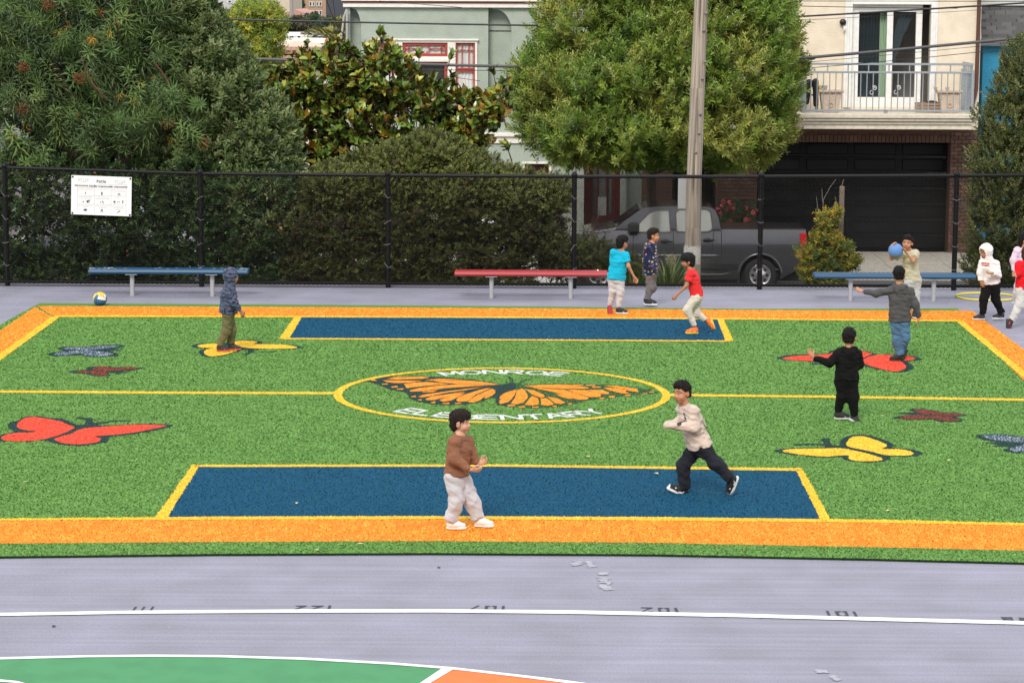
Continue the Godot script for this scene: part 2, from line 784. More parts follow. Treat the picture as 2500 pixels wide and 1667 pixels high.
# pile of one colour wherever the id map shows id
func pile(mb: MB, id: int, lo: Vector2, hi: Vector2, cols: Array, vary: float, y: float, rows := false, dens := 1.0) -> void:
	var hgt := 1.0 / dens
	var z := lo.y
	while z < hi.y:
		var step := (0.0185 + 0.007 * clampf((-z - 22.0) / 17.0, 0.0, 1.0)) / dens
		var x := lo.x + rnd(0, step)
		while x < hi.x:
			var px := x + rnd(-0.45, 0.45) * step
			var pz := z + rnd(-0.6, 0.6) * step
			x += step
			var cx := int((px + TX) * 100.0)
			var cz := int((pz - TZ) * 100.0)
			if cx < 0 or cz < 0 or cx >= 2400 or cz >= 1800 or turf_ids.get_pixel(cx, cz).r8 != id:
				continue
			if not in_view(px, pz):
				continue
			var big := turf_noise.get_noise_2d(px * 2.2, pz * 5.0) * 0.14 + turf_noise.get_noise_2d(px * 4.0, pz * 15.0) * 0.14
			var t := 1.0 + big + rnd(-vary, vary)
			var pick: Color = cols[rng.randi() % cols.size()]
			if rows:
				t += 0.13 * sin(px * TAU / 0.034)
				if turf_noise.get_noise_2d(px * 16.0 + 40.0, pz * 4.0) > 0.16:
					pick = cols[2]
			mb.col = Color(pick.r * t, pick.g * t, pick.b * t)
			var g := rnd(0, TAU)
			var w := rnd(0.007, 0.011) * step / 0.0185
			var l := rnd(0.010, 0.016) * hgt
			var ux := cos(g)
			var uz := sin(g)
			var b := Vector3(px, y, pz)
			var lean := rnd(1.0, 1.9)
			var tip := b + Vector3(-uz * l * lean, l * (1.0 - lean * 0.3), ux * l * lean)
			var a := b + Vector3(ux * w, 0, uz * w)
			var d := b - Vector3(ux * w, 0, uz * w)
			var nn := (d - a).cross(tip - a).normalized()
			var i := mb.v.size()
			if nn.y >= 0.0:
				mb.idx.append_array([i, i + 2, i + 1])
			else:
				nn = -nn
				mb.idx.append_array([i, i + 1, i + 2])
			mb.v.append(a)
			mb.v.append(d)
			mb.v.append(tip)
			for k in 3:
				mb.n.append(nn)
				mb.c.append(mb.col)
				mb.uv.append(Vector2.ZERO)
		z += step


var turf_mat: StandardMaterial3D
var piece_id := 10

func piece(called: String, parent: Node3D, polys: Array, cols: Array, vary := 0.15, lift := 0.0, rows := false, dens := 1.0) -> MeshInstance3D:
	var mb := MB.new()
	piece_id += 1
	var lo := Vector2(INF, INF)
	var hi := -lo
	var c: Color = cols[0]
	mb.col = Color(c.r * 0.85, c.g * 0.85, c.b * 0.85)
	for p in polys:
		mark(p, piece_id)
		mb.sheet(p, GRASS_Y + 0.002 + lift)
		for q in p:
			lo = lo.min(q)
			hi = hi.max(q)
	waiting.append([mb, piece_id, lo - Vector2(0.03, 0.03), hi + Vector2(0.03, 0.03), cols, vary, GRASS_Y + lift, rows, dens, called, parent])
	return null


var waiting := []

func plant_turf() -> void:
	for w in waiting:
		pile(w[0], w[1], w[2], w[3], w[4], w[5], w[6], w[7], w[8])
		var o := put(w[9], w[0], turf_mat, w[10])
		if w[10] == null:
			o.set_meta("kind", "structure")
	waiting.clear()


const ORANGE := [Color(0.80, 0.30, 0.035), Color(0.83, 0.41, 0.06), Color(0.80, 0.20, 0.03), Color(0.86, 0.50, 0.09)]
const YELLOW := [Color(0.85, 0.54, 0.05), Color(0.87, 0.60, 0.09), Color(0.82, 0.48, 0.035)]
const BLUE := [Color(0.008, 0.075, 0.15), Color(0.010, 0.09, 0.155), Color(0.008, 0.068, 0.185), Color(0.018, 0.105, 0.135)]
const GREEN := [Color(0.12, 0.265, 0.062), Color(0.14, 0.29, 0.072), Color(0.10, 0.235, 0.052), Color(0.17, 0.32, 0.095)]
const DARK := [Color(0.02, 0.055, 0.05), Color(0.03, 0.08, 0.06), Color(0.015, 0.04, 0.04)]
const RED := [Color(0.80, 0.085, 0.05), Color(0.85, 0.12, 0.07), Color(0.7, 0.06, 0.04)]
const WHITE := [Color(0.75, 0.78, 0.76), Color(0.85, 0.86, 0.84), Color(0.6, 0.68, 0.62)]
const SPECKLE := [Color(0.07, 0.11, 0.15), Color(0.45, 0.52, 0.62), Color(0.06, 0.11, 0.15), Color(0.40, 0.47, 0.56), Color(0.6, 0.66, 0.72)]
const RUST := [Color(0.16, 0.045, 0.03), Color(0.42, 0.075, 0.05), Color(0.06, 0.05, 0.035), Color(0.30, 0.06, 0.04)]


func ring(c: Vector2, r0: float, r1: float, a0: float, a1: float, n := 96) -> PackedVector2Array:
	var o := PackedVector2Array()
	for i in n + 1:
		var g := lerpf(a0, a1, float(i) / n)
		o.append(c + Vector2(cos(g), sin(g)) * r1)
	for i in n + 1:
		var g := lerpf(a1, a0, float(i) / n)
		o.append(c + Vector2(cos(g), sin(g)) * r0)
	return o


func strip(a: Vector2, b: Vector2, w: float) -> PackedVector2Array:
	var t := (b - a).normalized().orthogonal() * w * 0.5
	return PackedVector2Array([a + t, b + t, b - t, a - t])


func turf_field() -> void:
	turf_noise.seed = 11
	turf_noise.frequency = 0.5
	turf_noise.fractal_octaves = 2
	turf_ids = Image.create(2400, 1800, false, Image.FORMAT_L8)
	turf_mat = mat(Color.WHITE, 0.85, 0.0, 0.25)
	turf_mat.backlight_enabled = true
	turf_mat.backlight = Color(0.25, 0.25, 0.25)
	var near := P([-6.713, -21.595, -4.828, -21.93, -2.865, -22.081, -0.875, -22.165, 1.122, -22.162, 3.1, -22.037, 4.471, -21.917, 6.541, -21.617])
	var far := P([6.896, -28.181, 6.825, -33.923, 6.881, -39.696, 3.355, -39.512, -0.323, -39.7, -4.396, -39.766, -8.013, -39.796, -8.11, -37.263, -8.359, -30.101])
	var all := near + far
	var slab := MB.new()
	slab.col = Color(0.095, 0.215, 0.048)
	slab.sheet(all, GRASS_Y)
	for i in all.size():
		var p := all[i]
		var q := all[(i + 1) % all.size()]
		slab.col = Color(0.012, 0.03, 0.012)
		slab.quad(Vector3(q.x, 0.0, q.y), Vector3(p.x, 0.0, p.y), Vector3(p.x, GRASS_Y, p.y), Vector3(q.x, GRASS_Y, q.y))
	mark(all, 1)
	# border, lines and boxes
	var o0 := P([-7.236, -22.009, -4.937, -22.437, -2.925, -22.559, -0.894, -22.646, 1.144, -22.624, 3.161, -22.494, 4.563, -22.387, 6.679, -22.09])
	var o1 := P([7.017, -23.252, 4.774, -23.463, 3.305, -23.562, 1.191, -23.606, -0.932, -23.611, -3.049, -23.537, -5.152, -23.444, -7.6, -23.149])
	piece("near_orange_border", null, [ragged(o0 + o1)], ORANGE, 0.14, 0.0, true)
	piece("far_orange_border", null, [ragged(P([-7.973, -39.415, -4.361, -39.442, -0.321, -39.43, 3.341, -39.352, 7.065, -39.382, 6.708, -38.236, 3.255, -38.313, -0.312, -38.386, -4.241, -38.346, -7.498, -38.227]))], ORANGE, 0.14, 0.0, true)
	piece("left_orange_border", null, [ragged(P([-7.987, -39.307, -7.492, -38.126, -7.457, -34.214, -7.499, -25.742, -8.511, -25.714, -7.968, -36.602]))], ORANGE, 0.14, 0.0015, true)
	piece("right_orange_border", null, [ragged(P([6.997, -39.433, 7.063, -39.329, 7.068, -35.16, 7.019, -25.443, 6.103, -25.418, 6.526, -32.399, 6.7, -38.186]))], ORANGE, 0.14, 0.0015, true)
	piece("near_yellow_line", null, [ragged(P([-7.213, -23.255, -5.165, -23.502, -3.064, -23.655, -0.937, -23.729, 1.198, -23.744, 3.321, -23.68, 4.793, -23.561, 6.629, -23.357, 6.592, -23.223, 4.77, -23.444, 3.303, -23.542, 1.19, -23.586, -0.931, -23.591, -3.047, -23.517, -5.148, -23.424, -7.179, -23.141]))], YELLOW, 0.12, 0.003)
	piece("far_yellow_line", null, [ragged(P([-7.508, -38.278, -4.241, -38.346, -0.312, -38.386, 3.255, -38.313, 6.708, -38.236, 6.608, -38.083, 3.245, -38.187, -0.31, -38.234, -4.225, -38.194, -7.42, -38.104]))], YELLOW, 0.12, 0.003)
	piece("left_yellow_line", null, [ragged(P([-7.492, -38.126, -7.361, -38.08, -7.337, -33.654, -7.332, -24.837, -7.637, -25.738, -7.466, -34.255]))], YELLOW, 0.12, 0.0035)
	piece("right_yellow_line", null, [ragged(P([6.603, -38.132, 6.713, -38.186, 6.672, -33.144, 6.453, -26.122, 6.266, -26.117, 6.562, -32.582]))], YELLOW, 0.12, 0.0035)
	piece("near_blue_box", null, [P([-3.588, -26.159, -0.377, -26.271, 2.848, -26.095, 2.84, -23.668, 1.198, -23.744, -1.363, -23.718, -3.571, -23.622])], BLUE, 0.14, 0.0015)
	piece("far_blue_box", null, [P([-3.606, -38.267, 2.907, -38.199, 2.844, -35.885, -3.574, -35.931])], BLUE, 0.14, 0.0015)
	piece("near_box_line", null, [ragged(P([-3.676, -26.253, -0.378, -26.368, 2.929, -26.241, 2.914, -26.097, -0.376, -26.247, -3.632, -26.133])), ragged(P([-3.668, -26.229, -3.588, -26.231, -3.554, -23.622, -3.666, -23.6])), ragged(P([2.854, -26.191, 2.929, -26.193, 2.926, -23.611, 2.833, -23.648]))], YELLOW, 0.12, 0.004)
	piece("far_box_line", null, [ragged(P([-3.721, -35.926, 2.851, -35.885, 2.948, -35.822, 2.842, -35.774, -3.707, -35.793])), ragged(P([-3.714, -38.263, -3.599, -38.267, -3.563, -35.887, -3.705, -35.837])), ragged(P([2.893, -38.199, 2.989, -38.202, 2.956, -35.844, 2.841, -35.84]))], YELLOW, 0.12, 0.004)
	piece("halfway_line", null, [ragged(P([-8.46, -31.086, -6.792, -31.104, -4.559, -31.072, -2.494, -31.102, -2.481, -30.935, -4.535, -30.905, -6.756, -30.936, -8.415, -30.919])), ragged(P([1.738, -31.099, 3.759, -31.027, 6.227, -30.871, 7.56, -30.748, 7.521, -30.585, 6.194, -30.706, 3.74, -30.861, 1.729, -30.931]))], YELLOW, 0.12, 0.003)
	var cc := Vector2(-0.375, -31.05)
	piece("centre_circle", null, [ring(cc, 2.04, 2.14, -0.3, PI), ring(cc, 2.04, 2.14, PI, TAU - 0.3)], YELLOW, 0.12, 0.004)
	butterflies()
	lettering(cc)
	pile(slab, 1, Vector2(-11.0, -39.4), Vector2(11.0, -21.4), GREEN, 0.12, GRASS_Y)
	structure("turf_field", slab, turf_mat)
	plant_turf()


func butterfly(label: String, category: String, dark: Array, wings: Array, cols: Array, sm := true) -> void:
	var t := thing("butterfly_marking", label, category, Vector3.ZERO, "butterflies woven into the turf")
	for p in dark:
		piece("outline", t, [ragged(smooth_loop(p) if sm else p, 0.008)], DARK, 0.15, 0.0015)
	for p in wings:
		piece("wing", t, [ragged(smooth_loop(p) if sm else p, 0.007)], cols, 0.16, 0.003)


func butterflies() -> void:
	butterfly("large red butterfly in the turf at the left edge of the field", "butterfly marking", [
		P([-6.181, -28.662, -6.178, -28.846, -6.12, -28.927, -6.072, -29.196, -5.937, -29.227, -5.766, -29.124, -5.616, -29.075, -5.469, -28.84, -5.375, -28.686, -5.292, -28.688, -5.307, -28.924, -5.359, -29.056, -5.435, -29.091, -5.451, -29.176, -5.338, -29.147, -5.251, -29.086, -5.195, -28.822, -5.075, -28.878, -4.953, -28.988, -4.781, -28.966, -4.789, -28.897, -4.921, -28.909, -5.057, -28.773, -5.117, -28.641, -4.878, -28.648, -4.618, -28.76, -4.354, -28.731, -4.237, -28.693, -4.237, -28.564, -4.313, -28.458, -4.484, -28.199, -4.682, -28.019, -4.851, -27.89, -4.823, -27.622, -4.904, -27.475, -5.047, -27.328, -5.24, -27.37, -5.413, -27.485, -5.552, -27.65, -5.724, -27.572, -5.933, -27.59, -6.039, -27.587, -6.107, -27.78, -6.123, -27.977, -6.041, -28.104, -6.022, -28.231, -6.113, -28.406])],
		[P([-6.075, -28.665, -6.083, -28.928, -6.049, -29.126, -5.93, -29.146, -5.745, -29.017, -5.594, -28.863, -5.449, -28.632, -5.36, -28.505, -5.382, -28.274, -5.43, -28.047, -5.527, -27.797, -5.649, -27.647, -5.833, -27.584, -6.007, -27.646, -6.077, -27.805, -6.069, -27.979, -5.968, -28.106, -5.795, -28.146, -5.777, -28.238, -5.887, -28.285, -5.995, -28.409]),
		P([-5.445, -27.701, -5.415, -27.874, -5.327, -28.075, -5.282, -28.328, -5.212, -28.448, -5.044, -28.54, -4.82, -28.634, -4.607, -28.693, -4.371, -28.663, -4.299, -28.613, -4.405, -28.456, -4.57, -28.222, -4.777, -28.041, -4.946, -27.971, -5.016, -27.91, -4.933, -27.765, -4.925, -27.595, -5.018, -27.463, -5.161, -27.42, -5.329, -27.511])], RED)
	butterfly("large yellow butterfly in the turf right of the blue near box", "butterfly marking", [
		P([2.719, -27.245, 2.808, -27.357, 2.946, -27.427, 3.129, -27.441, 3.3, -27.49, 3.326, -27.57, 3.198, -27.611, 3.006, -27.606, 3.013, -27.673, 3.192, -27.71, 3.33, -27.682, 3.338, -27.818, 3.328, -27.954, 3.37, -28.024, 3.443, -28.003, 3.416, -27.843, 3.419, -27.662, 3.497, -27.62, 3.553, -27.938, 3.626, -28.124, 3.709, -28.242, 3.809, -28.292, 3.927, -28.225, 4.034, -28.02, 4.106, -27.817, 4.122, -27.638, 4.086, -27.503, 4.17, -27.461, 4.29, -27.377, 4.374, -27.183, 4.31, -27.031, 4.134, -26.94, 3.994, -26.979, 3.962, -26.809, 3.863, -26.68, 3.726, -26.614, 3.592, -26.631, 3.466, -26.711, 3.409, -26.899, 3.236, -26.873, 3.013, -26.973, 2.837, -27.075])],
		[P([2.815, -27.226, 2.88, -27.337, 3.056, -27.377, 3.307, -27.415, 3.489, -27.42, 3.607, -27.314, 3.732, -27.143, 3.823, -26.974, 3.873, -26.806, 3.818, -26.7, 3.685, -26.667, 3.56, -26.693, 3.505, -26.796, 3.525, -26.987, 3.419, -26.984, 3.267, -26.925, 3.079, -26.988, 2.912, -27.099]),
		P([3.586, -27.667, 3.648, -27.963, 3.731, -28.15, 3.836, -28.176, 3.919, -28.04, 4.005, -27.814, 4.038, -27.635, 4.003, -27.501, 3.946, -27.389, 4.078, -27.393, 4.202, -27.339, 4.273, -27.159, 4.195, -27.019, 4.062, -27.002, 3.93, -27.041, 3.823, -27.211, 3.69, -27.382, 3.6, -27.511])], YELLOW)
	butterfly("large yellow butterfly in the turf under the child in the puffer jacket", "butterfly marking", [
		P([-4.889, -35.091, -4.87, -35.216, -4.815, -35.294, -4.676, -35.349, -4.527, -35.329, -4.336, -35.563, -4.301, -35.641, -4.187, -35.671, -4.051, -35.65, -3.9, -35.476, -3.947, -35.374, -3.723, -35.331, -3.536, -35.287, -3.369, -35.143, -3.26, -34.988, -3.319, -34.922, -3.491, -34.832, -3.74, -34.795, -3.948, -34.729, -3.945, -34.632, -3.822, -34.564, -3.621, -34.619, -3.616, -34.571, -3.783, -34.531, -3.941, -34.536, -3.985, -34.295, -4.058, -34.255, -4.015, -34.437, -4.029, -34.678, -4.12, -34.723, -4.146, -34.577, -4.226, -34.406, -4.313, -34.19, -4.396, -34.069, -4.506, -34.042, -4.602, -34.133, -4.717, -34.51, -4.693, -34.704, -4.662, -34.852, -4.779, -34.922, -4.846, -34.934])],
		[P([-4.812, -35.084, -4.736, -35.246, -4.614, -35.326, -4.503, -35.254, -4.473, -35.13, -4.479, -34.946, -4.573, -34.894, -4.707, -34.924]),
		P([-4.635, -34.488, -4.635, -34.706, -4.572, -34.83, -4.474, -34.907, -4.326, -34.765, -4.186, -34.673, -4.223, -34.502, -4.296, -34.285, -4.404, -34.13, -4.499, -34.099, -4.576, -34.252]),
		P([-4.302, -35.311, -4.319, -35.513, -4.266, -35.591, -4.159, -35.62, -4.043, -35.573, -3.988, -35.473, -4.012, -35.296, -3.821, -35.287, -3.606, -35.26, -3.449, -35.14, -3.361, -34.984, -3.425, -34.894, -3.672, -34.836, -3.926, -34.852, -4.117, -34.944, -4.238, -35.113])], YELLOW)
	butterfly("large red butterfly in the turf under the child in grey hoodie and jeans", "butterfly marking", [
		P([3.425, -34.135, 3.492, -34.331, 3.656, -34.5, 3.92, -34.575, 4.181, -34.617, 4.266, -34.919, 4.404, -34.991, 4.653, -35, 4.801, -34.837, 4.884, -34.574, 5.046, -34.612, 5.279, -34.521, 5.402, -34.362, 5.46, -34.17, 5.379, -34.026, 5.221, -33.938, 5.236, -33.531, 5.17, -33.222, 5.001, -32.974, 4.83, -33.089, 4.655, -33.327, 4.524, -33.632, 4.259, -33.812, 4.051, -33.679, 3.833, -33.61, 3.866, -33.736, 3.969, -33.802, 3.697, -33.952, 3.512, -34.041])],
		[P([3.507, -34.138, 3.64, -34.336, 3.909, -34.476, 4.196, -34.584, 4.337, -34.855, 4.547, -34.942, 4.71, -34.901, 4.813, -34.638, 4.728, -34.438, 4.599, -34.206, 4.281, -33.99, 3.985, -33.942, 3.699, -33.971]),
		P([4.58, -33.981, 4.706, -34.274, 4.855, -34.507, 5.037, -34.546, 5.225, -34.487, 5.338, -34.393, 5.352, -34.166, 5.253, -34.022, 5.127, -33.954, 5.14, -33.59, 5.084, -33.28, 4.937, -33.044, 4.803, -33.161, 4.672, -33.451, 4.595, -33.728])], RED)
	butterfly("dark butterfly with white speckles in the turf at the left rear", "butterfly marking", [
		P([-6.76, -34.752, -6.737, -34.913, -6.629, -34.985, -6.42, -34.946, -6.243, -35.091, -6.053, -35.167, -5.856, -35.127, -5.857, -34.966, -5.918, -34.849, -5.828, -34.829, -5.852, -34.773, -5.943, -34.757, -5.809, -34.594, -5.913, -34.577, -5.962, -34.552, -5.804, -34.246, -5.805, -34.092, -5.953, -33.999, -6.08, -33.973, -6.218, -34.012, -6.307, -34.141, -6.441, -34.114, -6.585, -34.044, -6.683, -34.04, -6.798, -34.19, -6.775, -34.346, -6.649, -34.552])],
		[P([-6.698, -34.777, -6.612, -34.894, -6.41, -34.892, -6.231, -35.022, -6.054, -35.097, -5.936, -35.078, -5.947, -34.939, -6.057, -34.798, -6.234, -34.656, -6.499, -34.647, -6.623, -34.666]),
		P([-6.7, -34.194, -6.661, -34.372, -6.518, -34.534, -6.358, -34.607, -6.148, -34.546, -5.979, -34.417, -5.873, -34.221, -5.923, -34.088, -6.057, -34.026, -6.208, -34.065, -6.311, -34.273, -6.417, -34.269, -6.497, -34.134, -6.594, -34.087])], SPECKLE)
	butterfly("small rust red butterfly in the turf below the speckled one", "butterfly marking", [
		P([-6.203, -32.662, -6.154, -32.773, -6.001, -32.839, -6.033, -32.981, -5.985, -33.106, -5.874, -33.164, -5.76, -33.134, -5.658, -33.063, -5.511, -33.101, -5.346, -33.065, -5.226, -32.995, -5.301, -32.902, -5.395, -32.777, -5.514, -32.733, -5.394, -32.656, -5.491, -32.593, -5.484, -32.473, -5.54, -32.471, -5.573, -32.59, -5.66, -32.547, -5.601, -32.39, -5.632, -32.31, -5.751, -32.278, -5.853, -32.362, -5.92, -32.459, -6.072, -32.534])],
		[P([-5.928, -32.964, -5.909, -33.109, -5.823, -33.132, -5.733, -33.053, -5.626, -33.023, -5.476, -33.082, -5.341, -33.032, -5.301, -32.984, -5.411, -32.879, -5.584, -32.771, -5.712, -32.706, -5.804, -32.764, -5.883, -32.782]),
		P([-6.134, -32.665, -6.05, -32.756, -5.895, -32.741, -5.743, -32.665, -5.662, -32.527, -5.651, -32.349, -5.743, -32.306, -5.841, -32.402, -5.897, -32.54, -6.018, -32.548])], RUST)
	butterfly("small rust red butterfly in the turf at the right of the field", "butterfly marking", [
		P([4.365, -29.438, 4.476, -29.581, 4.592, -29.641, 4.671, -29.666, 4.473, -29.712, 4.557, -29.817, 4.68, -29.82, 4.652, -30.021, 4.721, -30.09, 4.834, -30.071, 4.987, -29.919, 5.026, -29.831, 5.176, -29.813, 5.295, -29.662, 5.252, -29.586, 5.151, -29.527, 5.197, -29.312, 5.148, -29.204, 4.989, -29.148, 4.873, -29.217, 4.816, -29.331, 4.672, -29.275, 4.512, -29.313, 4.423, -29.375])],
		[P([4.704, -29.977, 4.774, -30.033, 4.893, -29.961, 4.988, -29.83, 5.019, -29.786, 5.161, -29.768, 5.246, -29.683, 5.189, -29.571, 5.061, -29.581, 4.917, -29.629, 4.78, -29.678, 4.729, -29.844]),
		P([4.434, -29.449, 4.551, -29.574, 4.689, -29.631, 4.832, -29.574, 5, -29.535, 5.109, -29.417, 5.148, -29.289, 5.057, -29.192, 4.929, -29.24, 4.871, -29.345, 4.802, -29.386, 4.641, -29.317, 4.5, -29.334])], RUST)
	butterfly("dark butterfly with white speckles in the turf at the right edge", "butterfly marking", [
		P([5.15, -28.235, 5.241, -28.338, 5.409, -28.383, 5.577, -28.307, 5.728, -28.152, 5.886, -28.038, 5.962, -27.884, 5.858, -27.727, 5.73, -27.8, 5.862, -27.574, 5.914, -27.311, 5.784, -27.196, 5.616, -27.228, 5.401, -27.204, 5.313, -27.294, 5.321, -27.407, 5.41, -27.542, 5.235, -27.594, 5.303, -27.692, 5.199, -27.824, 5.314, -27.866, 5.198, -28.019])],
		[P([5.219, -28.217, 5.327, -28.332, 5.5, -28.285, 5.656, -28.15, 5.842, -27.998, 5.886, -27.863, 5.738, -27.839, 5.558, -27.834, 5.397, -27.926, 5.278, -28.06]),
		P([5.398, -27.409, 5.492, -27.563, 5.625, -27.701, 5.735, -27.646, 5.824, -27.421, 5.829, -27.309, 5.69, -27.249, 5.479, -27.243, 5.405, -27.297])], SPECKLE)
	# the orange emblem in the centre circle
	var t := thing("butterfly_marking", "orange and black winged butterfly inside the yellow centre circle", "butterfly marking")
	piece("outline", t, [ragged(P([-2.218, -32.11, -2.103, -32.272, -1.893, -32.375, -1.695, -32.393, -1.462, -32.417, -1.244, -32.379, -0.97, -32.274, -0.697, -32.092, -0.461, -31.888, -0.389, -31.769, -0.283, -31.838, -0.253, -31.95, -0.26, -32.229, -0.343, -32.453, -0.353, -32.51, -0.28, -32.427, -0.242, -32.173, -0.244, -31.95, -0.212, -31.841, -0.2, -30.122, -0.317, -30.118, -0.419, -30.214, -0.457, -30.463, -0.443, -30.692, -0.53, -30.741, -0.594, -30.51, -0.692, -30.355, -0.825, -30.252, -1.033, -30.171, -1.204, -30.23, -1.335, -30.336, -1.469, -30.483, -1.549, -30.735, -1.589, -31.098, -1.684, -31.174, -1.834, -31.356, -1.997, -31.73]), 0.008),
		ragged(P([-0.434, -31.762, -0.311, -31.855, -0.265, -32.125, -0.287, -32.398, -0.356, -32.488, -0.298, -32.477, -0.247, -32.216, -0.24, -31.946, -0.187, -31.858, -0.054, -32.253, 0.101, -32.41, 0.111, -32.38, -0.034, -32.205, -0.129, -31.89, -0.11, -31.713, 0.119, -31.838, 0.444, -31.878, 0.768, -31.859, 1.071, -31.78, 1.34, -31.583, 1.521, -31.415, 1.634, -31.219, 1.533, -31.074, 1.316, -31.011, 1.078, -30.836, 0.888, -30.664, 0.684, -30.549, 0.589, -30.383, 0.495, -30.219, 0.367, -30.109, 0.186, -29.997, 0.042, -29.94, -0.12, -29.988, -0.283, -30.078, -0.393, -30.192, -0.413, -30.299]), 0.008)], DARK, 0.15, 0.002, false, 1.3)
